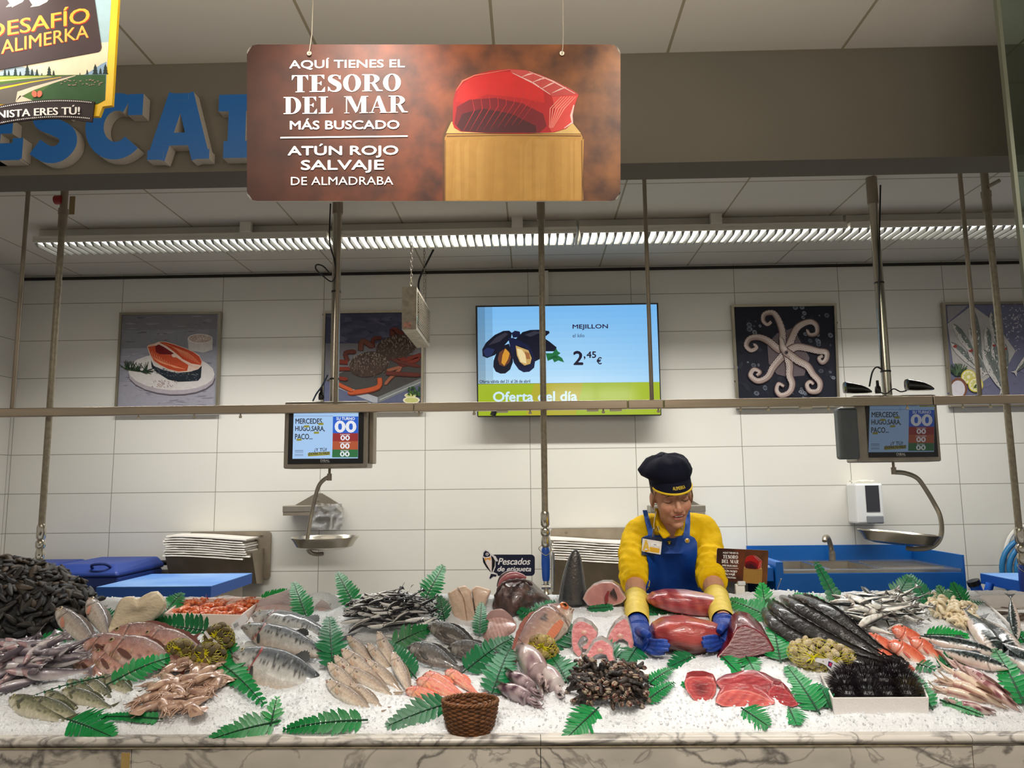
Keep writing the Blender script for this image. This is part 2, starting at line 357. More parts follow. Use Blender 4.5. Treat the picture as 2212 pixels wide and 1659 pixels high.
# ================================================================ signs
WHITE = (240, 236, 230)
def ringpoly(cx, cy, ro, ri, a0, a1, n=24):
    """a bowl: outer ellipse minus a narrower inner one, as quads"""
    v = []; f = []
    for i in range(n+1):
        q = math.radians(lerp(a0, a1, i/n)); v += [(cx+ro[0]*math.cos(q), cy+ro[1]*math.sin(q)), (cx+ri[0]*math.cos(q), cy+ri[1]*math.sin(q))]
    return v, [(2*i, 2*i+1, 2*i+3, 2*i+2) for i in range(n)]
def rc(x0, y0, x1, y1): return [(x0, y0), (x1, y0), (x1, y1), (x0, y1)], [(0, 1, 2, 3)]
def pg(*p): return list(p), [tuple(range(len(p)))]
def serif_glyph(c):
    """fat-and-thin display capitals in a 0..w by 0..1 box: (width, pieces)"""
    if c == 'T': return 0.86, [rc(0.3, 0, 0.56, 1), rc(0.2, 0, 0.66, 0.035), rc(0.02, 0.95, 0.84, 1), pg((0.02, 0.95), (0.02, 0.7), (0.16, 0.95)), pg((0.84, 0.95), (0.7, 0.95), (0.84, 0.7))]
    if c == 'E': return 0.82, [rc(0.12, 0, 0.38, 1), rc(0, 0, 0.78, 0.045), rc(0, 0.955, 0.74, 1), rc(0.38, 0.49, 0.6, 0.53), pg((0.78, 0.045), (0.6, 0.045), (0.78, 0.3)), pg((0.74, 0.955), (0.74, 0.74), (0.58, 0.955)), pg((0.6, 0.38), (0.6, 0.64), (0.48, 0.51))]
    if c == 'L': return 0.78, [rc(0.12, 0, 0.38, 1), rc(0, 0, 0.76, 0.045), rc(0, 0.96, 0.5, 1), pg((0.76, 0.045), (0.56, 0.045), (0.76, 0.34))]
    if c == 'O': return 0.92, [ringpoly(0.46, 0.5, (0.45, 0.52), (0.2, 0.47), 0, 360, 36)]
    if c == 'D': return 0.96, [rc(0.12, 0, 0.38, 1), rc(0, 0, 0.5, 0.045), rc(0, 0.955, 0.5, 1), ringpoly(0.44, 0.5, (0.5, 0.5), (0.24, 0.455), -90, 90)]
    if c == 'R': return 1.0, [rc(0.12, 0, 0.38, 1), rc(0, 0, 0.5, 0.035), rc(0, 0.955, 0.5, 1), rc(0.38, 0.46, 0.5, 0.5), ringpoly(0.46, 0.73, (0.42, 0.27), (0.17, 0.225), -90, 90), pg((0.46, 0.48), (0.66, 0.47), (0.86, 0.08), (1.04, 0.06), (1.04, 0.0), (0.74, 0.0))]
    if c == 'M': return 1.3, [rc(0.1, 0, 0.15, 1), rc(0, 0, 0.27, 0.035), pg((0.1, 1), (0.38, 1), (0.74, 0.22), (0.62, 0.02)), pg((0.62, 0.02), (0.72, 0.12), (1.0, 1), (0.93, 1)), rc(0.93, 0, 1.19, 1), rc(0.83, 0, 1.3, 0.035), rc(0, 0.96, 0.3, 1), rc(0.96, 0.96, 1.3, 1)]
    if c == 'A': return 1.0, [pg((0.1, 0), (0.16, 0), (0.5, 0.92), (0.46, 1.0)), pg((0.46, 1.0), (0.58, 1.0), (0.94, 0), (0.66, 0), (0.44, 0.75)), rc(0.26, 0.3, 0.7, 0.345), rc(0, 0, 0.27, 0.035), rc(0.58, 0, 1.02, 0.035)]
    if c == 'S':
        P = smoothpath([(0.66, 0.76), (0.6, 0.92), (0.4, 0.975), (0.2, 0.88), (0.2, 0.7), (0.4, 0.54), (0.6, 0.38), (0.6, 0.15), (0.4, 0.025), (0.18, 0.08), (0.08, 0.27)], 5)
        n = len(P); v = []
        for i, p in enumerate(P):
            t = P[min(i+1, n-1)]-P[max(i-1, 0)]; t /= np.linalg.norm(t)+1e-9; w = 0.03+0.12*max(0, math.sin(math.pi*min(1, max(0, (i/n-0.2)/0.6))))
            v += [(p[0]-t[1]*w, p[1]+t[0]*w), (p[0]+t[1]*w, p[1]-t[0]*w)]
        return 0.76, [(v, [(2*i, 2*i+1, 2*i+3, 2*i+2) for i in range(n-1)]), pg((0.7, 0.98), (0.7, 0.72), (0.6, 0.8)), pg((0.06, 0.02), (0.06, 0.3), (0.17, 0.2))]
    return 0.5, []
def serif_text(A, s, x0, y0, x1, y1, col, tilt=0.0, gap=0.06):
    tot = sum(serif_glyph(c)[0]+gap for c in s)-gap; k = (x1-x0)/tot; x = x0
    for c in s:
        w, ps = serif_glyph(c)
        for v, f in ps: A.tris([(x+p[0]*k, y1+(y0-y1)*p[1]+tilt*((x+p[0]*k-x0)/(x1-x0))) for p in v], f, col)
        x += (w+gap)*k
def rrect(x0, y0, x1, y1, r, n=6):
    out = []
    for cx, cy, a in ((x1-r, y0+r, -90), (x1-r, y1-r, 0), (x0+r, y1-r, 90), (x0+r, y0+r, 180)):
        for i in range(n+1):
            q = math.radians(a+90*i/n); out.append((cx+r*math.cos(q), cy+r*math.sin(q)))
    return out
def tuna_print(P, nrm, parent, rich):
    """the tuna poster in the coordinates of its own drawing (2212 wide)"""
    A = Art(P, nrm, 0.00001); A.gain = 0.78
    # wooden block
    A.poly([(1150, 985), (1148, 620), (1180, 530), (1890, 528), (1948, 606), (1950, 985)], (96, 58, 22))
    A.poly([(1168, 600), (1198, 535), (1880, 532), (1936, 602)], (214, 176, 104)); A.poly([(1160, 985), (1160, 625), (1172, 605), (1936, 605), (1944, 620), (1942, 985)], (186, 138, 62))
    r = random.Random(3)
    for i in range(26 if rich else 8):
        x = r.uniform(1180, 1920); A.poly([(x, 630+r.random()*60), (x+r.uniform(8, 40), 632), (x+r.uniform(8, 40), 980), (x, 980)], r.choice([(190, 143, 67), (184, 135, 59), (192, 146, 70), (182, 133, 58)]))
    A.line([(1172, 618), (1500, 612), (1936, 616)], [6, 3, 6], (120, 74, 28)); A.line([(1164, 640), (1163, 985)], 5, (140, 96, 40)); A.line([(1940, 640), (1942, 985)], 5, (120, 78, 30))
    # tuna
    T = [(1205, 545), (1208, 420), (1225, 350), (1260, 300), (1330, 268), (1420, 244), (1530, 235), (1620, 242), (1700, 266), (1800, 310), (1880, 350), (1922, 380), (1905, 430), (1888, 480), (1890, 540), (1850, 575), (1780, 596), (1600, 603), (1400, 600), (1250, 590), (1215, 570)]
    A.poly(T, (178, 20, 24))
    A.poly([(1222, 420), (1240, 345), (1300, 290), (1420, 258), (1540, 250), (1640, 300), (1720, 360), (1730, 430), (1600, 400), (1400, 380), (1280, 430)], (206, 28, 26))
    A.poly([(1215, 545), (1230, 450), (1300, 410), (1450, 400), (1600, 430), (1720, 490), (1740, 560), (1700, 598), (1400, 598), (1250, 588)], (120, 12, 24))
    A.poly([(1230, 560), (1260, 490), (1380, 460), (1540, 490), (1680, 560), (1680, 598), (1400, 598), (1260, 588)], (72, 10, 20))
    A.poly([(1530, 238), (1620, 243), (1700, 266), (1800, 310), (1880, 350), (1920, 380), (1850, 385), (1770, 390), (1700, 340), (1600, 290), (1540, 258)], (190, 70, 66))
    for a, b in (((1600, 280), (1660, 262)), ((1660, 310), (1740, 286)), ((1715, 345), (1790, 310)), ((1770, 372), (1850, 340)), ((1545, 258), (1760, 380)), ((1640, 250), (1900, 375))):
        A.line([a, ((a[0]+b[0])/2+8, (a[1]+b[1])/2-6), b], [2, 8, 3], (232, 186, 178))
    A.poly([(1770, 392), (1920, 382), (1902, 430), (1888, 482), (1888, 540), (1848, 574), (1770, 596), (1750, 560), (1790, 470)], (214, 66, 58))
    for i in range(6 if rich else 3): A.line([(1905-i*16, 392), (1840-i*16, 460), (1775-i*4, 570)], [3, 5, 2], (240, 150, 132))
    A.line([(1895, 440), (1880, 500), (1886, 540), (1840, 572)], [6, 14, 10, 4], (236, 196, 186))
    for i in range(9 if rich else 3): A.line([(1260+i*40, 600-i*6), (1330+i*45, 470-i*8), (1300+i*52, 330-i*9)][::-1], [1, 4, 1], (196, 40, 44))
    A.line([(1225, 360), (1262, 304), (1330, 272), (1530, 238)], [2, 8, 5, 2], (228, 120, 96))
    # lettering
    A.text('AQUÍ TIENES EL', 278, 176, 932, 240, WHITE, 0.012, 0, -6); serif_text(A, 'TESORO', 290, 272, 912, 368, WHITE, -8); serif_text(A, 'DEL', 245, 396, 526, 492, WHITE, -3); serif_text(A, 'MAR', 590, 392, 946, 488, WHITE, -5)
    A.text('MÁS BUSCADO', 282, 520, 902, 580, WHITE, 0.02, 0, -4); A.line([(227, 627), (950, 618)], 8, WHITE)
    A.text('ATÚN ROJO', 270, 664, 895, 742, WHITE, 0.02, 0, -4); A.text('SALVAJE', 345, 756, 814, 826, WHITE, 0.02, 0, -2); A.text('DE ALMADRABA', 287, 850, 868, 896, WHITE, 0.0, 0, -2)
    return A.build('printed_picture', print_m, parent)
leather = mat('brown_leather_print', attr=True, rough=0.5, spec=0.22, vary=0.9, vscale=16, dark=(40, 20, 13), detail=12)
def sign_panel(P, P2, parent, name='panel'):
    """a rounded board; P front face, P2 back face"""
    R = rrect(35, 95, 2160, 985, 55); n = len(R); b = MB()
    nu, nv = 24, 8
    xs = [35+2125*i/(nu-1) for i in range(nu)]
    colf = lambda x: mixc((56, 28, 19), mixc((112, 54, 24), (104, 64, 28), (x-1100)/1000), (x-100)/900)
    for i in range(nu-1):
        def yr(x):
            d = min(x-35, 2160-x); e = 55-math.sqrt(max(0, 55**2-max(0, 55-d)**2)) if d < 55 else 0
            return 95+e, 985-e
        for sub in range(3):
            a = lerp(xs[i], xs[i+1], sub/3); c = lerp(xs[i], xs[i+1], (sub+1)/3); t0, b0 = yr(a); t1, b1 = yr(c)
            b.add([P(a, b0), P(c, b1), P(c, t1), P(a, t0)], [(0, 1, 2, 3)], 0, [colf(a), colf(c), colf(c), colf(a)])
    b.add([P(*p) for p in R]+[P2(*p) for p in R], [(j, (j+1) % n, n+(j+1) % n, n+j) for j in range(n)]+[tuple(range(n, 2*n))], 1, (225, 222, 215))
    return b.build(name, [leather, white_paint], parent, smooth=0)
SY = 1.7
Pz = lambda Y: (lambda x, y: atY(520+x/2.633, 60+y/2.633, Y))
sg = thing('hanging_sign', 'wide brown tuna sign hung on two wires above the fish counter', 'sign', tuple(atY(937, 432, SY)))
sign_panel(Pz(SY), lambda x, y: Pz(SY)(x, y)+np.array([0, 0.006, 0]), sg)
tuna_print(lambda x, y: Pz(SY)(x, y)+np.array([0, -0.0004, 0]), (0, -1, 0), sg, True)
for wx in (392, 1827):
    p = Pz(SY)(wx, 150)
    b = MB(); b.tube([p+np.array([0, -0.004, 0]), p+np.array([0, 0.008, 0])], 0.0056, 14); b.build('eyelet', chrome, sg)
    MB().tube([p+np.array([0, -0.005, -0.002]), p+np.array([0.002, -0.006, 0.012]), p+np.array([0.004, 0.0, 0.05]), (p[0]+0.008, SY, CEIL)], 0.0013, 6).build('wire', steel, sg)
home(sg)
# ------------------------------------------------ poster with the yellow edge
PY = 1.45
Pp = lambda Y: (lambda x, y: atY(x/3.607, y/3.607, Y))
yel = mat('yellow_board', (236, 190, 16), 0.45, 0, 0.03, 6)
ps = thing('hanging_poster', 'yellow edged poster of a country road hung at the upper left', 'sign', tuple(atY(100, 240, PY)))
out = [(-700, -500), (930, -500), (921, 0), (880, 700), (872, 820), (800, 830), (770, 905), (0, 905), (-700, 905)]
b = MB(); n = len(out); f_ = Pp(PY)
b.add([f_(*p) for p in out], [tuple(range(n-1, -1, -1))]); b.add([f_(*p)+np.array([0, 0.008, 0]) for p in out], [tuple(range(n))])
b.add([f_(*p) for p in out]+[f_(*p)+np.array([0, 0.008, 0]) for p in out], [(j, (j+1) % n, n+(j+1) % n, n+j) for j in range(n)]); b.build('board', yel, ps, smooth=0)
A = Art(lambda x, y: f_(x, y)+np.array([0, -0.0005, 0]), step=0.000016)
inn = [(-690, -490), (880, -490), (868, 0), (820, 780), (760, 810), (-690, 810)]
A.poly(inn, (150, 176, 184)); A.poly([(-690, 420), (848, 330), (836, 500), (822, 590), (-690, 600)], (226, 208, 178))
A.poly([(-60, 590), (60, 530), (180, 520), (330, 585)], (150, 168, 180)); A.poly([(640, 590), (700, 560), (790, 500), (832, 480), (828, 592)], (130, 160, 186))
A.poly([(-690, 596), (828, 582), (820, 780), (760, 812), (-690, 812)], (70, 104, 44)); A.poly([(200, 812), (420, 640), (600, 585), (828, 582), (820, 780), (760, 812)], (46, 82, 44))
A.poly([(-690, 612), (200, 594), (430, 590), (0, 640), (-690, 720)], (150, 158, 60))
A.poly([(-690, 812), (-690, 730), (0, 660), (420, 600), (580, 588), (400, 650), (230, 700), (180, 760), (260, 812)], (92, 86, 80)); A.line([(-690, 770), (0, 690), (250, 640), (480, 602)], [26, 16, 8, 3], (226, 184, 24))
A.line([(250, 806), (140, 770), (150, 735), (260, 690), (420, 640), (590, 590)], [44, 60, 46, 28, 16, 5], (206, 190, 166)); A.line([(-690, 650), (0, 630), (400, 598)], [14, 8, 3], (196, 184, 160))
for tx, ty, th in ((40, 590, 50), (70, 588, 40), (122, 590, 60), (160, 590, 34), (215, 588, 80), (252, 588, 52), (290, 588, 50), (328, 588, 20), (385, 588, 70), (420, 588, 40), (625, 584, 16), (682, 580, 36), (745, 580, 78), (785, 578, 46), (824, 578, 76)):
    for k in range(3): A.poly([(tx-th*(0.3-0.06*k), ty-th*0.28*k), (tx+th*(0.3-0.06*k), ty-th*0.28*k), (tx, ty-th*(0.5+0.27*k))], (22, 44, 40))
r = random.Random(5)
for i in range(26): A.ell(r.uniform(480, 800), r.uniform(622, 668), r.uniform(5, 14), 4, (150, 128, 110), r.uniform(-20, 20), 8)
for s_ in (-1, 1): A.ell(292+s_*20, 735, 20, 26, (236, 110, 84), s_*20, 12)
A.line([(292, 712), (292, 760)], 5, (90, 40, 40))
# clapper board with the title
A.poly([(-690, 640), (-690, -300), (700, -300), (742, 0), (796, 372), (786, 398), (770, 408), (0, 548)], (58, 44, 46))
for i in range(7): A.poly([(-60+i*190, -20), (20+i*190, -20), (-10+i*190+20*0, 20), (-70+i*190+20*0, 50), (-140+i*190, 60)][0:5], (196, 190, 178)) if i in (1, 2) else None
A.poly([(60, 0), (190, 0), (100, 62)], (206, 200, 188)); A.poly([(230, 0), (380, 0), (255, 40)], (206, 200, 188)); A.poly([(-120, 10), (10, -10), (-60, 80)], (206, 200, 188))
def warp_text(A, t, x0, y0, x1, y1, h, col, bold):
    """lettering rising along its base line: y0 base left, y1 base right, h height left/right"""
    v, f = text2d(t)
    for d in (-bold*60, 0, bold*60): A.tris([(d+lerp(x0, x1, p[0]), lerp(y0, y1, p[0])-lerp(h[0], h[1], p[0])*p[1]) for p in v], f, col)
for dx, dy, c in ((6, 8, (150, 44, 30)), (3, 4, (150, 44, 30)), (0, 0, (240, 160, 54))):
    warp_text(A, 'DESAFÍO', -90+dx, 304+dy, 700+dx, 178+dy, (140, 150), c, 0.045)
for dx, dy, c in ((5, 6, (140, 40, 30)), (0, 0, (238, 168, 74))):
    warp_text(A, 'ALIMERKA', 15+dx, 424+dy, 694+dx, 296+dy, (104, 100), c, 0.02)
A.build('printed_picture', print_m, ps)
# film strip banner
b = MB(); N_ = 30; xs = [-690+i*(735+690)/N_ for i in range(N_+1)]
yt = lambda x: 775+0.00025*(x-470)**2 if x > 470 else 775+0.00022*(x-470)**2
top = [(x, yt(x)-2) for x in xs]; bot = [(x-20, yt(x)+148+ (8 if x > 600 else 0)) for x in xs]
fb = Pp(PY-0.006)
for k, y_ in ((0, 0.0), (1, 0.004)):
    q = [(i, i+1, N_+2+i, N_+1+i) for i in range(N_)]
    b.add([fb(*p)+np.array([0, y_, 0]) for p in top+bot], q if k else [tuple(reversed(a)) for a in q], 0, (52, 42, 44))
rim = top+bot[::-1]; n = len(rim); b.add([fb(*p) for p in rim]+[fb(*p)+np.array([0, 0.004, 0]) for p in rim], [(j, (j+1) % n, n+(j+1) % n, n+j) for j in range(n)], 0, (52, 42, 44))
bn = b.build('film_strip_banner', print_m, ps, smooth=0)
A = Art(lambda x, y: fb(x, y)+np.array([0, -0.0004, 0]), step=0.00003)
for i in range(52):
    x = -60+i*15.2
    for d in (14, 138): A.ell(x-(0 if d < 50 else 14), yt(x)+d, 4.6, 4.6, WHITE, n=8)
v, f = text2d('NISTA ERES TÚ!')
for d in (-3, 0, 3): A.tris([(d+lerp(-8, 628, p[0]), lerp(928, 898, p[0])-6*math.sin(p[0]*3.14)-lerp(72, 74, p[0])*p[1]) for p in v], f, WHITE)
A.build('banner_lettering', print_m, bn)
home(ps)
# ================================================================ rail, posts, pipes
RY = 3.45
t = thing('hanging_rail', 'long square steel rail hung across the whole fish counter', 'rail', (0, RY, 1.836))
b = MB(); zr = [float(atY(x, y, RY)[2]) for x, y in ((0, 885), (1100, 877), (2200, 868))]
for x0, x1 in ((-3.3, -0.52), (-0.516, 0.44), (0.444, 0.6), (0.604, 1.79), (1.794, 4.4)): b.box(x0, RY-0.02, 1.834, x1, RY+0.02, 1.873)
b.build('tube', mat('satin_steel', (176, 160, 138), 0.34, 0.85, 0.1, 9, stretch=(0.3, 4, 4)), t, smooth=0, bevel=0.003)
clip_m = mat('cream_clip', (206, 196, 170), 0.5)
for px in (300, 420, 520, 905, 1024, 1085, 1145, 1280, 1303, 1330, 1422, 1600, 1660, 1740, 1790, 1960, 2080, 2140):
    x = atY(px, 880, RY)[0]
    if px in (1085, 1280, 1330, 1740): MB().box(x-0.025, RY-0.015, 1.826, x+0.025, RY+0.015, 1.835).build('clip', clip_m, t, smooth=0)
    else: MB().lathe([(0.004, 0), (0.007, 0.002), (0.007, 0.01), (0.0035, 0.012), (0.0035, 0.02)], 8, (x, RY, 1.816)).build('hook', clip_m, t)
home(t)
def thin_rod(px, py, label, x_off=0):
    p = atY(px, py, RY); b = MB(); b.tube([(p[0], RY, 1.873), (p[0]+x_off, RY, CEIL)], 0.0095, 12)
    t = thing('hanging_rod', label, 'rod', (p[0], RY, 1.873), 'thin steel rods that carry the rail'); b.build('rod', steel_d, t)
    MB().lathe([(0.0095, 0), (0.028, 0), (0.028, 0.006), (0.0095, 0.006)], 16, (p[0]+x_off, RY, CEIL-0.007)).build('ceiling_plate', steel_d, t); home(t)
thin_rod(27, 870, 'thin steel rod at the far left end of the rail'); thin_rod(725, 860, 'thin steel rod beside the post over the lit scale')
thin_rod(1408, 862, 'thin steel rod in front of the right edge of the screen'); thin_rod(2117, 855, 'thin steel rod left of the right hand water pipe')
def post(px, py, zb, label):
    p = atY(px, py, 3.56); t = thing('steel_post', label, 'post', (p[0], 3.56, zb), 'steel posts that carry the scales')
    MB().tube([(p[0], 3.56, zb), (p[0], 3.56, CEIL-0.12)], 0.021, 18).build('pole', chrome, t)
    MB().tube([(p[0], 3.56, CEIL-0.13), (p[0], 3.56, CEIL)], 0.025, 18).build('sleeve', steel_d, t)
    for z in (2.42, 2.0): MB().tube([(p[0], 3.56, z), (p[0], 3.56, z+0.008)], 0.0228, 16).build('cable_tie', cable_m, t)
    home(t); return p
pl = post(722, 845, 1.885, 'steel post over the lit scale on the left'); pr = post(1916, 840, 1.885, 'steel post over the dim scale on the right')
def cable(pts, r, label, name='power_cable', m=None):
    o = MB().tube(smoothpath(pts, 6), r, 8).build(name, m or cable_m, org=tuple(pts[-1])); return tag(o, label, 'cable')
K = lambda px, py, Y: atY(px, py, Y)
cable([K(714, 440, 3.53), K(712, 520, 3.53), K(722, 560, 3.53), K(726, 590, 3.52), K(717, 608, 3.52), K(700, 598, 3.52), K(683, 582, 3.52), K(684, 572, 3.52), K(698, 575, 3.52), K(712, 590, 3.53)], 0.0035, 'black cable looping off the left steel post')
cable([K(708, 810, 3.53), K(695, 835, 3.52), K(684, 850, 3.52), K(676, 866, 3.54)], 0.004, 'blue grey cable slanting down beside the left steel post', m=mat('blue_cable', (50, 70, 96), 0.5))
cable([K(1902, 400, 3.53), K(1899, 560, 3.53), K(1901, 700, 3.53), K(1905, 800, 3.53)], 0.004, 'dark cable running down the right steel post')
cable([K(1905, 798, 3.53), K(1893, 793, 3.52), K(1884, 805, 3.52), K(1878, 835, 3.54)], 0.004, 'dark cable curving off the right post to a scanner')
cable([K(1893, 835, 3.52), K(1900, 846, 3.5), K(1915, 850, 3.5), K(1930, 840, 3.5), K(1945, 846, 3.5), K(1958, 844, 3.52)], 0.003, 'tangled thin black cable lying on the right scale')
def plug(px, py, label):
    p = K(px, py, 3.52); b = MB(); b.lathe([(0.012, 0), (0.014, 0.01), (0.012, 0.03), (0.007, 0.036), (0.006, 0.06)], 12, (p[0], p[1], p[2]))
    tag(b.build('power_plug', black_pl, org=tuple(p)), label, 'plug')
plug(694, 864, 'black plug standing on the left scale'); plug(1897, 850, 'black plug standing on the right scale')
def water_pipe(px0, py0, px1, py1, label, hcol, kind):
    Y = 3.5; a = atY(px0, py0, Y); c = atY(px1, py1, Y); t = thing('water_pipe', label, 'pipe', tuple(c), 'hanging water pipes with spray handles')
    z1 = c[2]; x = c[0]; xa = a[0]
    MB().tube([(x, Y, z1+0.05), (lerp(x, xa, 0.5), Y, lerp(z1, CEIL, 0.5)), (xa, Y, CEIL-0.16)], 0.0145, 14).build('hose', mat('braided_hose', (150, 140, 120), 0.5, 0.4, 0.2, 60), t)
    b = MB(); b.tube([(xa, Y, CEIL-0.2), (xa, Y, CEIL-0.13)], 0.02, 14); b.tube([(xa, Y, CEIL-0.13), (xa, Y, CEIL-0.1)], 0.022, 6); b.tube([(xa, Y, CEIL-0.1), (xa, Y, CEIL)], 0.017, 14); b.build('coupling', steel_d, t)
    if kind == 'red':
        b = MB(); b.tube([(xa-0.035, Y-0.01, CEIL-0.06), (xa+0.0, Y-0.012, CEIL-0.06)], 0.022, 10); b.build('valve', mat('red_valve', (150, 24, 26), 0.4), t)
        MB().box(xa+0.03, Y-0.005, CEIL-0.13, xa+0.055, Y, CEIL-0.04).build('tag', mat('brown_card_tag', (150, 126, 92), 0.7), t, smooth=0)
    else:
        b = MB(); b.tube([(xa, Y-0.02, CEIL-0.085), (xa+0.05, Y-0.03, CEIL-0.06)], 0.009, 8); b.build('valve', steel, t)
    b = MB(); b.lathe([(0.016, 0.13), (0.02, 0.12), (0.02, 0.07), (0.014, 0.06), (0.021, 0.05), (0.021, 0.03), (0.015, 0.02), (0.019, 0.0), (0.019, -0.02), (0.013, -0.03)], 14, (x, Y, z1)); b.build('swivel', chrome, t)
    hm = mat('spray_handle_'+kind, hcol, 0.35)
    b = MB(); b.lathe([(0.014, -0.03), (0.018, -0.04), (0.0195, -0.1), (0.017, -0.16), (0.014, -0.175)], 16, (x, Y, z1)); b.build('spray_handle', hm, t)
    b = MB(); b.lathe([(0.011, -0.17), (0.011, -0.22), (0.02, -0.235)], 12, (x, Y, z1)); b.tube([(x-0.02, Y, z1-0.2), (x+0.02, Y, z1-0.2)], 0.012, 10); b.build('spray_valve', chrome, t)
    b = MB(); b.lathe([(0.02, -0.235), (0.034, -0.24), (0.036, -0.25), (0.03, -0.26)], 20, (x, Y, z1)); b.build('spray_head', hm, t)
    b = MB(); b.tube(smoothpath([(x-0.018, Y-0.01, z1-0.02), (x-0.03, Y-0.015, z1-0.035), (x+0.0, Y-0.022, z1-0.062), (x+0.025, Y-0.015, z1-0.04), (x+0.02, Y-0.01, z1-0.02)], 5), 0.0018, 6); b.build('ring_clip', chrome, t)
    if kind == 'blue': MB().tube([(x+0.034, Y-0.01, z1-0.05), (x+0.03, Y-0.01, z1-0.22)], 0.006, 8).build('trigger_lever', chrome, t)
    home(t)
water_pipe(140, 410, 86, 1195, 'water pipe with a red valve and green handle at the left', (8, 96, 58), 'red')
water_pipe(1168, 440, 1178, 1168, 'water pipe with a blue spray handle in front of the wall', (10, 72, 160), 'blue')
water_pipe(2126, 376, 2207, 1205, 'water pipe with a navy handle at the right edge', (22, 56, 140), 'navy')
# ================================================================ glass panel at the right
gl = mat('greenish_glass', (205, 228, 210), 0.02, trans=1.0, spec=0.4)
p0 = atY(2157, 40, 2.0)
go = MB().box(p0[0], 1.995, 1.95, p0[0]+0.9, 2.003, CEIL).build('glass_panel', gl, smooth=0); tag(go, 'tall clear glass panel at the upper right corner', 'glass panel')
MB().box(p0[0]-0.006, 1.992, 1.95, p0[0]+0.004, 2.006, CEIL).build('edge_profile', mat('grey_green_profile', (110, 112, 96), 0.3, 0.3), go, smooth=0)
# ================================================================ things on the back wall
frame_m = mat('satin_frame', (164, 156, 138), 0.3, 0.8, 0.1, 6)
def Pc(cx, cy, s, Y): return lambda x, y: atY(cx+x/s, cy+y/s, Y)
def frame(c, Y, w, parent):
    """four mitred bars round the corner points tl,tr,br,bl"""
    tl, tr, br, bl = [np.array(p) for p in c]; ce = (tl+tr+br+bl)/4
    inn = [p+np.array([(1 if p[0] < ce[0] else -1)*w, 0, (1 if p[2] < ce[2] else -1)*w]) for p in (tl, tr, br, bl)]; out = [tl, tr, br, bl]
    for k in range(4):
        a, b_, c_, d = out[k], out[(k+1) % 4], inn[(k+1) % 4], inn[k]; mb = MB(); e = np.array([0, 0.028, 0])
        mb.add([a, b_, c_, d, a+e, b_+e, c_+e, d+e], [(0, 3, 2, 1), (4, 5, 6, 7), (0, 1, 5, 4), (1, 2, 6, 5), (2, 3, 7, 6), (3, 0, 4, 7)]); mb.build('frame_bar', frame_m, parent, smooth=0)
def picture(corners, label, Y=4.965):
    c = [atY(*p, Y) for p in corners]; t = thing('framed_picture', label, 'picture', tuple((c[2]+c[3])/2), 'square framed pictures on the tiled wall')
    frame(c, Y, 0.016, t); return t, c
def base(A, col, c, Y):
    A.k += 1; e = np.array([0, 0.012, 0]); A.b.add([p+e for p in (c[3], c[2], c[1], c[0])], [(0, 1, 2, 3)], 0, col)
rnd = random.Random(11)
# ---- salmon steak picture: zoom frame [220,640] x6.382
t, c = picture([(258, 675), (477, 673), (470, 893), (246, 895)], 'framed picture of a salmon steak on a round board')
A = Art(Pc(220, 640, 6.382, 4.976)); base(A, (150, 150, 158), c, 4.976)
q = lambda *p: p
A.poly([(290, 265), (1590, 255), (1585, 455), (285, 475)], (124, 120, 124)); A.poly([(285, 470), (1585, 455), (1575, 700), (270, 720)], (132, 132, 138)); A.poly([(235, 1180), (1555, 1180), (1545, 1510), (215, 1525)], (158, 156, 166))
for i in range(150):
    y = rnd.uniform(275, 1500); A.ell(rnd.uniform(300, 1530), y, rnd.uniform(20, 90), rnd.uniform(4, 12), mixc((150, 146, 152), (104, 100, 108), rnd.random()) if y < 700 else mixc((176, 172, 182), (132, 124, 138), rnd.random()), rnd.uniform(-8, 8), 8)
A.ell(965, 1105, 602, 265, (96, 88, 96), 3); A.ell(962, 1090, 598, 262, (176, 166, 172), 3); A.ell(962, 1045, 596, 250, (214, 208, 204), 3)
A.poly([(1185, 590), (1530, 590), (1528, 740), (1400, 780), (1200, 745)], (196, 190, 186)); A.ell(1356, 585, 172, 66, (214, 206, 200)); A.ell(1360, 585, 158, 56, (178, 160, 148))
for i in range(60): A.ell(1360+rnd.uniform(-130, 130), 585+rnd.uniform(-40, 40), 10, 6, rnd.choice([(214, 200, 190), (150, 128, 116), (190, 170, 160)]), n=6)
A.poly([(680, 880), (720, 960), (860, 1020), (1040, 1060), (1240, 1040), (1380, 960), (1368, 1120), (1330, 1165), (1200, 1175), (1050, 1180), (920, 1150), (760, 1050), (690, 980)], (34, 40, 48))
for i in range(110):
    u = rnd.random(); x = lerp(720, 1330, u); A.ell(x, lerp(990, 1095, u)+rnd.uniform(-20, 80), 14, 3, rnd.choice([(92, 100, 110), (120, 128, 136), (60, 70, 80)]), 20, 6)
A.poly([(628, 695), (660, 670), (740, 650), (790, 628), (880, 628), (1000, 660), (1140, 710), (1260, 760), (1350, 820), (1388, 900), (1380, 960), (1330, 1010), (1200, 1045), (1060, 1050), (930, 1020), (800, 960), (710, 900), (668, 820)], (226, 200, 184))
A.poly([(640, 700), (700, 672), (760, 690), (790, 780), (880, 805), (970, 810), (1100, 880), (1200, 950), (1180, 1030), (1060, 1040), (930, 1008), (810, 950), (722, 890), (680, 810)], (196, 78, 44)); A.poly([(790, 636), (880, 634), (1000, 668), (1140, 718), (1260, 768), (1345, 828), (1380, 900), (1370, 950), (1240, 930), (1120, 870), (1030, 790), (900, 690)], (190, 70, 40))
for k in range(9): A.line(smoothpath([(690+k*34, 760+k*22), (720+k*34, 850+k*16), (850+k*30, 930+k*8), (1010+k*18, 960+k*6)], 4), [2]+[7]*11+[2], (232, 150, 110))
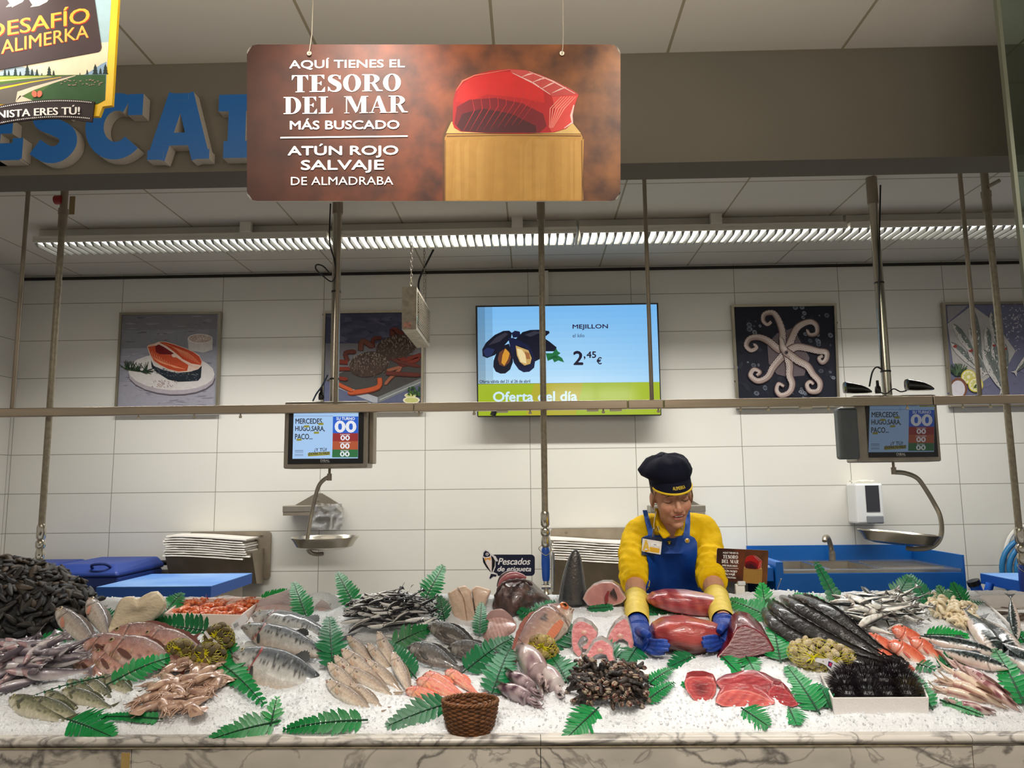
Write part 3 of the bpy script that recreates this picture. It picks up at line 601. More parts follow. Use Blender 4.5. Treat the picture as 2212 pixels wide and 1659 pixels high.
for k in range(8): A.line(smoothpath([(850+k*45, 650+k*16), (960+k*42, 690+k*20), (1060+k*38, 760+k*20), (1120+k*34, 830+k*16)], 4), [2]+[6]*11+[2], (228, 140, 100))
A.poly([(740, 690), (790, 665), (860, 700), (1000, 790), (960, 808), (800, 800), (750, 770)], (112, 22, 26)); A.ell(1010, 820, 40, 24, (224, 196, 180)); A.line([(1020, 830), (1110, 885), (1240, 960), (1330, 985)], [10, 18, 26, 36], (222, 186, 166))
A.line([(640, 690), (720, 672), (745, 660)], [20, 30, 14], (220, 176, 150))
for i in range(60):
    u = rnd.random(); bx, by = lerp(330, 620, u), lerp(1010, 1040, u); a = rnd.uniform(-2.9, 0.5); l = rnd.uniform(80, 170); A.line([(bx, by), (bx+l*math.cos(a), by+l*math.sin(a)*0.9)], [14, 5], rnd.choice([(26, 40, 34), (40, 56, 44), (58, 76, 44)]))
for i in range(40): A.ell(rnd.uniform(680, 1040), rnd.uniform(1160, 1250), 12, 4, rnd.choice([(180, 150, 140), (150, 124, 118), (230, 226, 222)]), rnd.uniform(0, 90), 6)
A.build('print', print_m, t); home(t)
# ---- crab picture: zoom frame [660,520] x4.366
t, c = picture([(698, 672), (916, 669), (914, 888), (692, 890)], 'framed picture of two brown spider crabs on a tray')
A = Art(Pc(660, 520, 4.366, 4.976)); base(A, (70, 72, 92), c, 4.976)
for i in range(70): A.ell(rnd.uniform(200, 1050), rnd.uniform(700, 950), rnd.uniform(30, 80), rnd.uniform(10, 26), mixc((58, 60, 82), (92, 92, 112), rnd.random()), rnd.uniform(-20, 20), 9)
A.poly([(185, 968), (1090, 968), (1085, 1320), (180, 1330)], (112, 110, 114)); A.poly([(180, 1330), (400, 1300), (1090, 1300), (1085, 1525), (170, 1530)], (92, 96, 122)); A.poly([(190, 1320), (700, 1060), (1090, 1080), (1090, 1300), (680, 1480)], (70, 66, 62))
A.poly([(270, 1340), (680, 1476), (680, 1528), (640, 1528), (260, 1370)], (168, 170, 176)); A.poly([(680, 1476), (1090, 1296), (1090, 1350), (690, 1528)], (120, 122, 120)); A.line([(700, 1500), (1090, 1330)], 5, (190, 194, 196))
def crab(cx, cy, rx, ry, legs):
    for L_, w, col in legs: A.line(smoothpath(L_, 4), [w]*(4*(len(L_)-1))+[w*0.4], mixc(col, (30, 10, 8), 0.45)); A.line(smoothpath([(x, y-w*0.1) for x, y in L_], 4), [w*0.75]*(4*(len(L_)-1))+[w*0.3], col)
    A.ell(cx, cy, rx, ry, (70, 54, 46), -12)
    for i in range(240):
        a = rnd.uniform(0, 6.28); r_ = math.sqrt(rnd.random()); x = cx+rx*r_*math.cos(a); y = cy+ry*r_*math.sin(a); sh = -math.sin(a)*r_*0.4+0.5
        A.line([(x, y), (x+rnd.uniform(-12, 12), y+rnd.uniform(6, 22))], [8, 3], mixc((60, 44, 36), (166, 150, 136), max(0, min(1, sh+rnd.uniform(-0.3, 0.3)))))
red = (122, 46, 30); br_ = (96, 44, 34); org = (186, 84, 46)
crab(860, 1000, 200, 110, [([(640, 1010), (640, 930), (720, 920)], 40, br_), ([(820, 900), (830, 840), (930, 900)], 56, br_), ([(1090, 1080), (960, 1120), (870, 1120), (930, 1170), (1080, 1110)], 50, red), ([(780, 1100), (900, 1150), (1090, 1190)], 36, br_)])
crab(600, 1165, 190, 118, [([(400, 1140), (380, 1060), (480, 1050)], 46, br_), ([(520, 1040), (540, 950), (640, 1010)], 54, (110, 66, 52)), ([(400, 1150), (260, 1140)], 46, red), ([(420, 1210), (290, 1220), (300, 1290), (400, 1310)], 40, red), ([(770, 1230), (900, 1200), (800, 1300), (750, 1360)], 34, (150, 90, 66)), ([(760, 1250), (900, 1260), (1090, 1270)], 44, br_), ([(700, 1300), (690, 1380), (560, 1420), (400, 1440)], 52, org), ([(285, 1340), (360, 1380), (450, 1420)], 40, org)])
for x, y, r_ in ((1000, 1505, 80), (990, 1460, 55)): A.ell(x, y, r_, r_*0.42, (226, 220, 190)); A.ell(x, y, r_*0.8, r_*0.3, (196, 196, 120))
for i in range(40): A.ell(1030+rnd.uniform(-60, 50), 1430+rnd.uniform(-50, 30), 13, 7, rnd.choice([(50, 80, 40), (70, 104, 50), (36, 60, 32)]), rnd.uniform(0, 180), 6)
A.build('print', print_m, t); home(t)
# ---- octopus picture: zoom frame [1560,620] x3.3926
t, c = picture([(1580, 658), (1807, 655), (1815, 880), (1592, 883)], 'framed picture of an octopus on a dark ground')
A = Art(Pc(1560, 620, 3.3926, 4.976)); base(A, (30, 32, 44), c, 4.976)
for i in range(60): A.ell(rnd.uniform(110, 840), rnd.uniform(160, 800), rnd.uniform(15, 50), rnd.uniform(6, 18), mixc((22, 24, 34), (44, 46, 60), rnd.random()), rnd.uniform(0, 180), 8)
for i in range(46):
    x, y = rnd.choice([(250, 290), (560, 190), (720, 240), (740, 390), (220, 540), (300, 770), (560, 770), (760, 640), (150, 560), (660, 370)]); x += rnd.uniform(-55, 55); y += rnd.uniform(-45, 45); r_ = rnd.uniform(6, 22); g = rnd.uniform(0.2, 0.9)
    A.ell(x, y, r_, r_*0.8, mixc((60, 66, 78), (150, 156, 166), g), rnd.uniform(0, 90), 7); A.ell(x, y, r_*0.6, r_*0.5, mixc((40, 44, 54), (96, 102, 112), g), 0, 6)
flesh = (158, 138, 130)
arms = [[(465, 480), (440, 420), (440, 330), (410, 240), (370, 190), (310, 200), (300, 245), (330, 275), (360, 255)], [(465, 480), (500, 400), (540, 310), (590, 270), (650, 255), (690, 285), (690, 340), (640, 350), (620, 315)],
        [(465, 480), (400, 450), (340, 400), (270, 370), (200, 380), (175, 430), (210, 465), (250, 445), (230, 420)], [(465, 480), (540, 440), (620, 450), (700, 470), (760, 480), (760, 530), (730, 555), (705, 525), (735, 505)],
        [(465, 480), (420, 530), (370, 590), (330, 660), (260, 690), (205, 650), (230, 605), (275, 625), (250, 650)], [(465, 480), (490, 570), (490, 650), (510, 710), (490, 770), (430, 795), (395, 760), (410, 710), (450, 730)],
        [(465, 480), (550, 540), (620, 580), (660, 640), (710, 700), (700, 760), (640, 765), (615, 720), (640, 695), (665, 715)], [(465, 480), (440, 450), (430, 400), (420, 380)]]
A.poly([(330, 420), (400, 340), (520, 300), (590, 430), (640, 520), (600, 650), (480, 660), (400, 640), (340, 560)], (104, 92, 96))
for a in arms:
    P_ = smoothpath(a, 7); n = len(P_); w = [52*(1-0.72*(i/n)) for i in range(n)]
    A.line(P_, [x+12 for x in w], (84, 66, 66)); A.line(P_, w, flesh); A.line([(p[0]-4, p[1]-5) for p in P_], [x*0.45 for x in w], (188, 170, 160))
    for i in range(4, n-2, 1):
        t_ = P_[min(i+1, n-1)]-P_[i-1]; t_ /= np.linalg.norm(t_)+1e-9; p = P_[i]+np.array([-t_[1], t_[0]])*w[i]*0.36*(1 if i % 2 else 0.75); s_ = w[i]*0.17+1.5
        A.ell(p[0], p[1], s_, s_, (214, 202, 194), n=8); A.ell(p[0], p[1], s_*0.5, s_*0.5, (120, 100, 98), n=6)
A.ell(465, 482, 14, 14, (90, 74, 82)); A.ell(467, 484, 6, 6, (20, 20, 30))
A.build('print', print_m, t); home(t)
# ---- sardine picture
t, c = picture([(2036, 653), (2266, 650), (2274, 876), (2054, 879)], 'framed picture of sardines and lemon at the right edge')
A = Art(Pc(1560, 620, 3.3926, 4.976)); base(A, (112, 112, 136), c, 4.976)
for i in range(90): A.ell(rnd.uniform(1650, 2390), rnd.uniform(140, 850), rnd.uniform(8, 30), rnd.uniform(4, 10), mixc((92, 92, 118), (140, 140, 160), rnd.random()), rnd.uniform(0, 180), 7)
A.poly([(1650, 270), (1830, 135), (1990, 250), (2150, 470), (2100, 560), (1900, 700), (1690, 560)], (176, 172, 168)); A.poly([(1645, 140), (1800, 135), (1655, 260)], (150, 148, 150))
for i in range(90): A.ell(2150+rnd.gauss(0, 45), 270+rnd.gauss(0, 70), 8, 2.6, (206, 206, 214), rnd.uniform(0, 180), 5)
def printed_fish(a, b_, w, red_=False):
    a = np.array(a, float); b_ = np.array(b_, float); d = (b_-a); L_ = np.linalg.norm(d); d /= L_; n_ = np.array([-d[1], d[0]])
    sec = [(0, 0.1), (0.08, 0.6), (0.25, 1), (0.5, 1), (0.75, 0.62), (0.9, 0.22)]
    Lf = [tuple(a+d*L_*u+n_*w*v/2) for u, v in sec]; Rt = [tuple(a+d*L_*u-n_*w*v/2) for u, v in sec]
    A.poly(Lf+[tuple(b_+n_*w*0.45), tuple(b_-d*L_*0.04), tuple(b_-n_*w*0.45)]+Rt[::-1], (196, 192, 186)); A.poly([tuple(a+d*L_*u) for u, v in sec]+Rt[::-1], (110, 116, 112))
    A.line([tuple(a+d*L_*0.12+n_*w*0.06), tuple(a+d*L_*0.85)], [4, 2], (60, 66, 66))
    for i in range(26): u = rnd.uniform(0.2, 0.85); v = rnd.uniform(-0.4, 0.4)*float(np.interp(u, [0.2, 0.5, 0.9], [1, 1, 0.3])); A.ell(*(a+d*L_*u+n_*w*v), 7, 3, rnd.choice([(224, 220, 214), (150, 152, 150), (86, 92, 92)]), math.degrees(math.atan2(d[1], d[0])), 6)
    if red_: A.ell(*(a+d*L_*0.13), w*0.26, w*0.2, (150, 60, 60), n=9)
    A.ell(*(a+d*L_*0.08), w*0.12, w*0.12, (230, 226, 210), n=8); A.ell(*(a+d*L_*0.08), w*0.06, w*0.06, (20, 20, 24), n=6)
for a, b_, w, r_ in (((1825, 150), (1900, 500), 56, 0), ((1970, 185), (2010, 440), 52, 0), ((1690, 270), (1860, 520), 60, 0), ((1808, 300), (1910, 560), 56, 0), ((1935, 295), (1960, 560), 54, 0), ((1672, 405), (1910, 640), 60, 1), ((1985, 400), (2010, 620), 50, 1), ((2068, 415), (2070, 720), 54, 1), ((1800, 440), (1930, 650), 64, 1), ((1910, 460), (2060, 780), 84, 0), ((2330, 420), (2130, 640), 60, 0)): printed_fish(a, b_, w, r_)
for i in range(34): a = rnd.uniform(-2.6, -0.3); A.line([(1700+rnd.uniform(0, 40), 650), (1700+rnd.uniform(0, 40)+90*math.cos(a), 650+90*math.sin(a))], [9, 4], rnd.choice([(60, 80, 60), (84, 104, 76), (40, 58, 44)]))
for x, y in ((1800, 660), (1852, 718)):
    A.ell(x, y, 56, 54, (206, 190, 70)); A.ell(x, y, 48, 46, (232, 226, 190)); 
    for k in range(9): A.ell(x+26*math.cos(k*0.7), y+25*math.sin(k*0.7), 15, 9, (206, 200, 120), math.degrees(k*0.7), 8)
for i in range(10): A.line([(1840, 740), (1840+rnd.uniform(0, 60), 700+rnd.uniform(-10, 40))], [8, 3], (70, 90, 50))
A.ell(1725, 745, 66, 80, (120, 78, 60)); A.ell(1722, 750, 52, 64, (206, 200, 204))
A.build('print', print_m, t); home(t)
# ================================================================ screen on the wall: zoom frame [1000,630] x4.8087
TY = 4.86
t = thing('wall_screen', 'large lit offer screen showing mussels on the tiled wall', 'screen', tuple(atY(1228, 900, TY)))
c = [atY(*p, TY) for p in ((1027, 660), (1422, 654), (1429, 897), (1031, 900))]
e = np.array([0, 0.06, 0]); b = MB(); b.add(c+[p+e for p in c], [(0, 3, 2, 1), (4, 5, 6, 7), (0, 1, 5, 4), (1, 2, 6, 5), (2, 3, 7, 6), (3, 0, 4, 7)]); b.build('casing', black_pl, t, smooth=0, bevel=0.003)
MB().box(c[0][0]+0.35, TY+0.06, c[2][2]+0.2, c[1][0]-0.35, WALLY-0.001, c[1][2]-0.2).build('wall_bracket', black_pl, t, smooth=0)
scr = mat('lit_screen', attr=True, rough=0.12, emit=0.85, glow=True)
A = Art(Pc(1000, 630, 4.8087, TY-0.0006), step=0.000016)
nx, nyy = 24, 12; X0, X1, Yt, Yb = (150, 158), (2012, 2042), (162, 132), (958, 938)
for j in range(nyy):
    for i in range(nx):
        u0, u1, v0, v1 = i/nx, (i+1)/nx, j/nyy, (j+1)/nyy
        def XY(u, v): x = lerp(lerp(X0[0], X0[1], v), lerp(X1[0], X1[1], v), u); return (x, lerp(lerp(Yt[0], Yt[1], u), lerp(Yb[0], Yb[1], u), v))
        um, vm = (u0+u1)/2, (v0+v1)/2; g = 0.25+0.75*vm; g *= 1-0.5*max(0, um-0.55); ed = min(1, um/0.1)*0.3+0.7
        A.k = 0; A.b.add([A._p(*XY(u0, v1)), A._p(*XY(u1, v1)), A._p(*XY(u1, v0)), A._p(*XY(u0, v0))], [(0, 1, 2, 3)], 0, tuple(k_*ed for k_ in mixc((96, 172, 238), (186, 226, 252), g)))
A.k = 2
A.poly([(158, 962), (2042, 938), (2052, 1275), (160, 1290)], (164, 186, 26))
A.poly([(740, 955), (1250, 949), (1170, 1282), (650, 1286)], (178, 170, 34)); A.poly([(1250, 949), (1750, 942), (1690, 1278), (1170, 1282)], (158, 182, 30)); A.poly([(158, 962), (740, 955), (650, 1286), (160, 1290)], (160, 182, 20))
sky_ = (206, 234, 252)
A.text('Oferta del día', 315, 1042, 1185, 1142, sky_, 0.03, 0, -8)
ink = (34, 22, 62)
A.text('MEJILLON', 1140, 342, 1505, 398, ink, 0.022, 0, -4); A.text('el kilo', 1140, 438, 1262, 476, ink, 0, 0, -2); A.text('2', 1150, 620, 1245, 758, (24, 18, 44), 0.03); A.text(',', 1255, 672, 1272, 706, (24, 18, 44), 0.02); A.text('45', 1285, 622, 1382, 688, (24, 18, 44), 0.025); A.text('€', 1390, 682, 1442, 754, (24, 18, 44), 0.02)
A.text('Oferta válida del 21 al 26 de abril', 172, 918, 698, 950, (30, 34, 50), 0.018, 0, -4)
mus = [(14, 18, 34), (26, 30, 52), (20, 26, 60)]
for pts, col in (([(505, 430), (540, 405), (590, 415), (600, 470), (520, 480)], mus[2]), ([(550, 490), (620, 420), (700, 398), (800, 395), (895, 410), (900, 430), (840, 480), (900, 520), (975, 580), (950, 620), (860, 620), (800, 700), (740, 730), (640, 640)], mus[0]),
                 ([(200, 600), (240, 530), (330, 450), (420, 408), (480, 405), (510, 430), (500, 480), (420, 570), (330, 660), (250, 690), (205, 670)], mus[0]), ([(260, 560), (350, 470), (440, 425), (470, 440), (380, 520)], (52, 50, 62)), ([(640, 450), (740, 410), (820, 420), (700, 470)], (50, 50, 66)), ([(210, 620), (250, 580), (330, 600), (300, 660), (240, 680)], (34, 44, 86)),
                 ([(478, 540), (420, 560), (350, 630), (318, 720), (315, 780), (340, 830), (390, 852), (440, 850), (490, 810), (520, 730), (515, 640)], mus[0]), ([(470, 480), (520, 480), (600, 510), (680, 560), (730, 640), (750, 720), (740, 790), (690, 832), (630, 838), (580, 810), (530, 740), (505, 640)], mus[2]), ([(520, 650), (560, 560), (640, 570), (710, 660), (720, 740), (650, 790), (580, 770), (530, 720)], (18, 20, 40)),
                 ([(440, 590), (480, 620), (500, 680), (480, 740), (430, 780), (380, 760), (362, 700), (380, 630)], (104, 60, 40)), ([(440, 590), (485, 640), (470, 700), (430, 770), (400, 740), (410, 660)], (214, 150, 50)), ([(548, 560), (600, 580), (680, 610), (714, 690), (700, 750), (640, 768), (590, 730), (560, 660)], (200, 164, 96)), ([(560, 590), (610, 600), (650, 660), (660, 750), (600, 730), (572, 660)], (236, 216, 160)), ([(640, 620), (690, 640), (700, 700), (660, 700)], (160, 104, 60)),
                 ([(860, 640), (930, 640), (970, 590), (985, 620), (1015, 640), (985, 660), (1030, 690), (1052, 735), (990, 715), (950, 735), (930, 700), (880, 720)], (28, 110, 60)), ([(880, 700), (960, 660), (990, 690), (930, 690)], (16, 84, 44))): A.poly(pts, col)
A.build('picture', scr, t)
MB().tube([atY(1070, 884, TY-0.02), atY(1064, 898, TY-0.02)], 0.018, 12).build('camera_stub', black_pl, t)
home(t)
MB_ = MB(); zt = atY(1180, 580, 4.99); MB_.box(zt[0]-0.012, 4.965, float(atY(1180, 660, 4.97)[2]), zt[0]+0.012, 4.9995, CEIL-0.03); tag(MB_.build('cable_trunking', white_paint, smooth=0), 'white cable trunking rising from the screen to the ceiling', 'trunking')
# ================================================================ hanging insect killer
t = thing('insect_killer', 'galvanised insect killer box hung end on from chains', 'insect killer', tuple(atY(884, 710, 4.0)))
gal = mat('galvanised_sheet', (176, 166, 148), 0.45, 0.45, 0.25, 30)
a = atY(868, 712, 4.0); d = atY(900, 619, 4.0); x0, x1, z0, z1 = a[0], d[0], a[2], d[2]
b = MB(); b.box(x0, 4.0, z0, x1, 4.03, z1); b.box(x0, 4.52, z0, x1, 4.55, z1); b.box(x0, 4.03, z0, x1, 4.52, z0+0.02); b.box(x0, 4.03, z1-0.02, x1, 4.52, z1); b.build('case', gal, t, smooth=0)
b = MB(); 
for k in range(14):
    z = lerp(z0+0.025, z1-0.028, k/13)
    for xx in (x0-0.006, x1+0.002): b.box(xx, 4.03, z, xx+0.004, 4.52, z+0.005)
b.build('side_grille', steel_d, t, smooth=0)
b = MB(); b.tube([((x0+x1)/2, 4.05, lerp(z0, z1, 0.5)), ((x0+x1)/2, 4.5, lerp(z0, z1, 0.5))], 0.013, 10); b.build('lamp_tube', mat('blue_tube', (110, 190, 190), 0.3), t)
MB().box(x0+0.008, 3.998, z0+0.008, x0+0.05, 3.9995, z0+0.038).build('sticker', mat('worn_pink_sticker', (206, 150, 130), 0.6, vary=0.3, vscale=90), t, smooth=0)
for yy in (4.06, 4.5):
    b = MB(); xm = (x0+x1)/2+(0 if yy < 4.3 else 0.01); z = z1; k = 0
    while z < (2.81 if yy < 4.3 else CEIL-0.02):
        P_ = [(xm+(0.006*math.cos(q) if k % 2 else 0), yy+(0 if k % 2 else 0.006*math.cos(q)), z+0.012+0.014*math.sin(q)) for q in [i*math.pi/5 for i in range(11)]]; b.tube(P_, 0.0017, 5); z += 0.022; k += 1
    b.build('chain', steel_d, t)
home(t)
cable([(x1+0.02, 4.56, CEIL), atY(907, 600, 4.56), atY(905, 630, 4.57), atY(911, 650, 4.55)], 0.006, 'black cable dropping from the ceiling to the insect killer')
# ================================================================ scales
bezel = mat('black_bezel', (12, 12, 14), 0.25)
scr_dim = mat('dim_screen', attr=True, rough=0.15, emit=0.16, glow=True)
def scale_screen(A, P):
    """drawn in the zoom frame of the left scale: 1185x1659 over [560,820]"""
    A.poly([(298, 262), (850, 262), (845, 672), (287, 676)], (170, 206, 246)); A.poly([(632, 316), (848, 316), (847, 458), (630, 458)], (36, 96, 206)); A.poly([(630, 458), (847, 458), (846, 526), (629, 526)], (152, 42, 44)); A.poly([(629, 526), (846, 526), (845, 597), (627, 597)], (178, 84, 48)); A.poly([(627, 597), (845, 597), (844, 664), (625, 664)], (44, 110, 62))
    A.poly([(720, 264), (850, 264), (850, 288), (720, 288)], (168, 160, 60)); A.line([(298, 312), (632, 312)], 3, (110, 130, 170))
    for s_, x, w in (('6,00', 348, 80), ('0,000', 486, 70), ('0,00', 642, 54)): A.text(s_, x, 264, x+w, 286, (40, 44, 60), 0.01)
    A.text('0,00', 790, 266, 840, 286, (240, 236, 200), 0)
    w_ = (238, 240, 246); A.text('SU TURNO', 662, 322, 818, 346, w_, 0.03); A.text('00', 652, 356, 826, 448, w_, 0.05); A.text('00', 698, 478, 774, 518, w_, 0.04); A.text('00', 696, 546, 772, 588, w_, 0.04); A.text('00', 694, 616, 772, 656, w_, 0.04)
    A.text('CARNICERÍA', 694, 464, 778, 474, w_, 0.02); A.text('CHARCUTERÍA', 688, 532, 782, 542, w_, 0.02); A.text('FRUTERÍA', 698, 602, 766, 612, w_, 0.02)
    k_ = (40, 42, 50); A.text('MERCEDES,', 314, 334, 548, 384, k_, 0.02); A.text('HUGO,SARA,', 312, 398, 562, 446, k_, 0.02); A.text('PACO...', 310, 464, 458, 510, k_, 0.02); A.text('¿Y TÚ?', 474, 578, 580, 620, k_, 0.015)
    y_ = (150, 146, 50)
    for x, y in ((530, 380), (408, 400), (492, 454), (344, 514)): A.poly([(x-22, y-8), (x+22, y-10), (x+22, y+8), (x-22, y+10)], y_)
    A.poly([(418, 626), (606, 614), (608, 644), (420, 656)], y_); A.text('¿DONAS TU VALE?', 424, 622, 602, 650, k_, 0.02, 0, -6)
    for yy in (604, 612, 622, 640, 648): A.line([(308, yy), (380, yy)], 3, (90, 96, 116))
def hanging_scale(Y, cx, dx, label, m, side):
    """cx,dx: shift of the drawing in pixels so that both scales share one drawing"""
    t = thing('hanging_scale', label, 'scale', tuple(atY(cx, 1008+dx, Y)), 'weighing scales hung from the rail')
    P = lambda x, y: atY(560+x/3.95+cx-702, 820+y/3.95+dx, Y)
    tl, br = P(222, 190), P(920, 752); bl = P(202, 752)
    b = MB(); b.box(bl[0], Y, br[2], br[0], Y+0.13, tl[2]); b.build('housing', steel, t, smooth=0, bevel=0.008)
    s0, s1 = P(258, 205), P(886, 715); MB().box(s0[0], Y-0.006, s1[2], s1[0], Y-0.0001, s0[2]-0.004).build('bezel', bezel, t, smooth=0, bevel=0.002)
    A = Art(lambda x, y: P(x, y)+np.array([0, -0.0065, 0]), step=0.000016); scale_screen(A, P); sc_ = A.build('display', m, t)
    A = Art(lambda x, y: P(x, y)+np.array([0, -0.0063, 0]), step=0.000016); A.text('DIBAL', 526, 682, 604, 700, (200, 200, 200), 0.02); A.line([(526, 707), (604, 707)], 3, (150, 150, 150)); A.build('maker_lettering', print_m, t)
    b = MB()
    for x in (0.2, 0.5, 0.8): b.lathe([(0.01, 0), (0.012, 0.004), (0.012, 0.012)], 10, (lerp(bl[0], br[0], x), Y+0.03, br[2]-0.012))
    return t, P, (bl, br, tl)
t, P, bx = hanging_scale(3.49, 702, 0, 'hanging scale with a brightly lit screen on the left', mat('scale_screen', attr=True, rough=0.15, emit=0.8, glow=True), -1)
MB().box(bx[1][0], 3.52, bx[1][2]+0.02, bx[1][0]+0.02, 3.60, bx[2][2]-0.02).build('side_rail', steel_d, t, smooth=0, bevel=0.003)
def flat_arm(pts, w, th, parent, name='pan_arm'):
    P_ = smoothpath(pts, 6); b = MB(); b.tube(P_, th, 8, flat=1.0); o = b.build(name, steel, parent); return o
AY = 3.55
b = MB(); j = atY(712, 1010, AY); b.tube([j+np.array([0, 0, 0.02]), j-np.array([0, 0, 0.03])], 0.006, 10); b.tube([j-np.array([0, 0, 0.028]), j-np.array([0, 0, 0.06])], 0.011, 12); b.build('hanger', steel_d, t)
flat_arm([atY(710, 1030, AY), atY(700, 1036, AY), atY(690, 1047, AY), atY(683, 1066, AY), atY(674, 1105, AY), atY(666, 1150, AY-0.03), atY(664, 1178, AY-0.05), atY(669, 1192, AY-0.05), atY(682, 1197, AY-0.03), atY(697, 1196, AY)], 0.01, 0.0095, t)
def pan(px, py, rpx, parent, tilt=0.0):
    c = atY(px, py, AY); r = rpx*AY/FPX*1.0; b = MB()
    b.lathe([(0.001, -0.052), (r*0.6, -0.05), (r*0.82, -0.04), (r*0.93, -0.012), (r, 0.0), (r, 0.003), (r*0.92, -0.008), (r*0.8, -0.035), (r*0.58, -0.045), (0.001, -0.047)], 40, (0, 0, 0))
    o = b.build('weighing_pan', chrome, parent); o.location = c; o.rotation_euler = (0, tilt, 0); return o
pan(702, 1161, 71, t)
home(t)
t, P, bx = hanging_scale(3.49, 1944, -14, 'hanging scale with a dim screen on the right', scr_dim, 1)
gp = mat('grey_plastic', (84, 90, 92), 0.45, 0, 0.05, 20)
a = atY(1817, 992, 3.47); d = atY(1853, 880, 3.47); b = MB(); b.box(a[0], 3.47, a[2], d[0], 3.53, d[2]); o = b.build('side_case', gp, t, smooth=0, bevel=0.012)
b = MB(); j = atY(1929, 996, AY); b.tube([j+np.array([0, 0, 0.02]), j-np.array([0, 0, 0.03])], 0.006, 10); b.tube([j-np.array([0, 0, 0.028]), j-np.array([0, 0, 0.06])], 0.011, 12); b.build('hanger', steel_d, t)
flat_arm([atY(1932, 1020, AY), atY(1955, 1022, AY), atY(1980, 1032, AY), atY(1997, 1053, AY), atY(2018, 1088, AY), atY(2031, 1116, AY-0.02), atY(2034, 1150, AY-0.05), atY(2025, 1172, AY-0.05), atY(2005, 1184, AY-0.04), atY(1975, 1186, AY-0.02), atY(1958, 1184, AY)], 0.01, 0.0105, t)
pan(1941, 1151, 80, t, math.radians(5)); home(t)
def scanner(px, py, flip, label):
    c = atY(px, py, 3.52); b = MB(); secs = []
    for u, w, h0, h1 in ((0, 0.02, 0.012, 0.05), (0.02, 0.026, 0.004, 0.056), (0.3, 0.028, 0.002, 0.05), (0.6, 0.028, 0.002, 0.042), (0.85, 0.024, 0.002, 0.026), (1, 0.014, 0.004, 0.014)):
        x = (u-0.5)*0.118; ring_ = []
        for k in range(14): q = 2*math.pi*k/14; ring_.append((x, w*np.sign(math.cos(q))*abs(math.cos(q))**0.6, lerp(h0, h1, 0.5+0.5*np.sign(math.sin(q))*abs(math.sin(q))**0.6)))
        secs.append(ring_)
    b.ring(secs); o = b.build('scanner', mat('gloss_black', (10, 10, 12), 0.12, coat=0.5), smooth=50); o.location = c; tag(o, label, 'scanner', 'black hand scanners on the scale')
    tr = MB(); tr.box(-0.05, -0.012, 0.0495, -0.02, 0.012, 0.051); tr.build('window', mat('grey_trim', (90, 92, 94), 0.3), o, smooth=0)
scanner(1853, 851, 1, 'black scanner at the left end of the right scale'); scanner(1987, 845, 1, 'black scanner at the right end of the right scale')
# ================================================================ wall furniture
def paper_holder(px0, px1, py0, py1, label, seed, grp='paper sheet holders on the wall'):
    Y = 4.985; a = atY(px0, py1, Y); d = atY(px1, py0, Y); x0, x1, z0, z1 = a[0], d[0], a[2], d[2]
    t = thing('paper_holder', label, 'holder', ((x0+x1)/2, Y, z0), grp)
    MB().prism(rrect(x0+0.05*(1 if seed == 1 else 0), z0+0.03, x1, z1, 0.02), 4.98, 4.995).build('back_plate', steel_d, t, smooth=0)
    m = lerp(z0, z1, 0.68); b = MB(); pr = [(4.98, z0), (4.86, z0+0.015), (4.76, m-0.01), (4.76, m), (4.765, m)]
    xs = (x0, x1-0.04)
    for k in range(len(pr)-1): b.add([(xs[0], *pr[k]), (xs[1], *pr[k]), (xs[1], *pr[k+1]), (xs[0], *pr[k+1])], [(0, 1, 2, 3)])
    for x in xs: b.add([(x, *p) for p in pr]+[(x, 4.98, m)], [tuple(range(len(pr)+1))])
    b.build('tray', steel_d, t, smooth=0)
    for x in (x0+0.1, x1-0.06): MB().lathe([(0.001, 0.004), (0.008, 0.002), (0.01, 0)], 10, (x, 4.979, z1-0.02)).build('screw', chrome, t)
    r = random.Random(seed); pm = mat('white_paper', (222, 216, 206), 0.8, vary=0.04, vscale=14)
    home(t)
    for k in range(9):
        z = m-0.035+k*0.0145; xl = x0+0.0+r.uniform(-0.012, 0.012); xr = x1-0.05-r.uniform(0, 0.05); sag = -0.01
        b = MB(); n = 10; top = []; bt = []
        for i in range(n):
            u = i/(n-1); x = lerp(xl, xr, u); zz = z+0.01*math.sin(u*3+seed)+sag*u; top.append((x, 4.75+0.008*r.random(), zz+0.009)); bt.append((x, 4.75, zz))
        bk = [(p[0], 4.97, p[2]) for p in top]; bb = [(p[0], 4.97, p[2]) for p in bt]; V = top+bt+bk+bb
        f = []
        for i in range(n-1): f += [(n+i, n+i+1, i+1, i), (i, i+1, 2*n+i+1, 2*n+i), (n+i+1, n+i, 3*n+i, 3*n+i+1)]
        f += [(0, 2*n, 3*n, n), (n-1, 2*n-1, 4*n-1, 3*n-1)]
        b.add(V, f); o = b.build('paper_stack', pm, smooth=30, org=(xl, 4.75, z)); tag(o, 'folded white wrapping sheets in the wall holder '+('above the blue table' if seed == 1 else 'beside the worker'), 'paper', 'folded wrapping sheets in the holder '+('on the left' if seed == 1 else 'behind the worker'))
paper_holder(388, 586, 1148, 1262, 'steel paper holder above the blue cutting table', 1)
paper_holder(1192, 1400, 1140, 1300, 'steel paper holder on the wall behind the worker', 2)
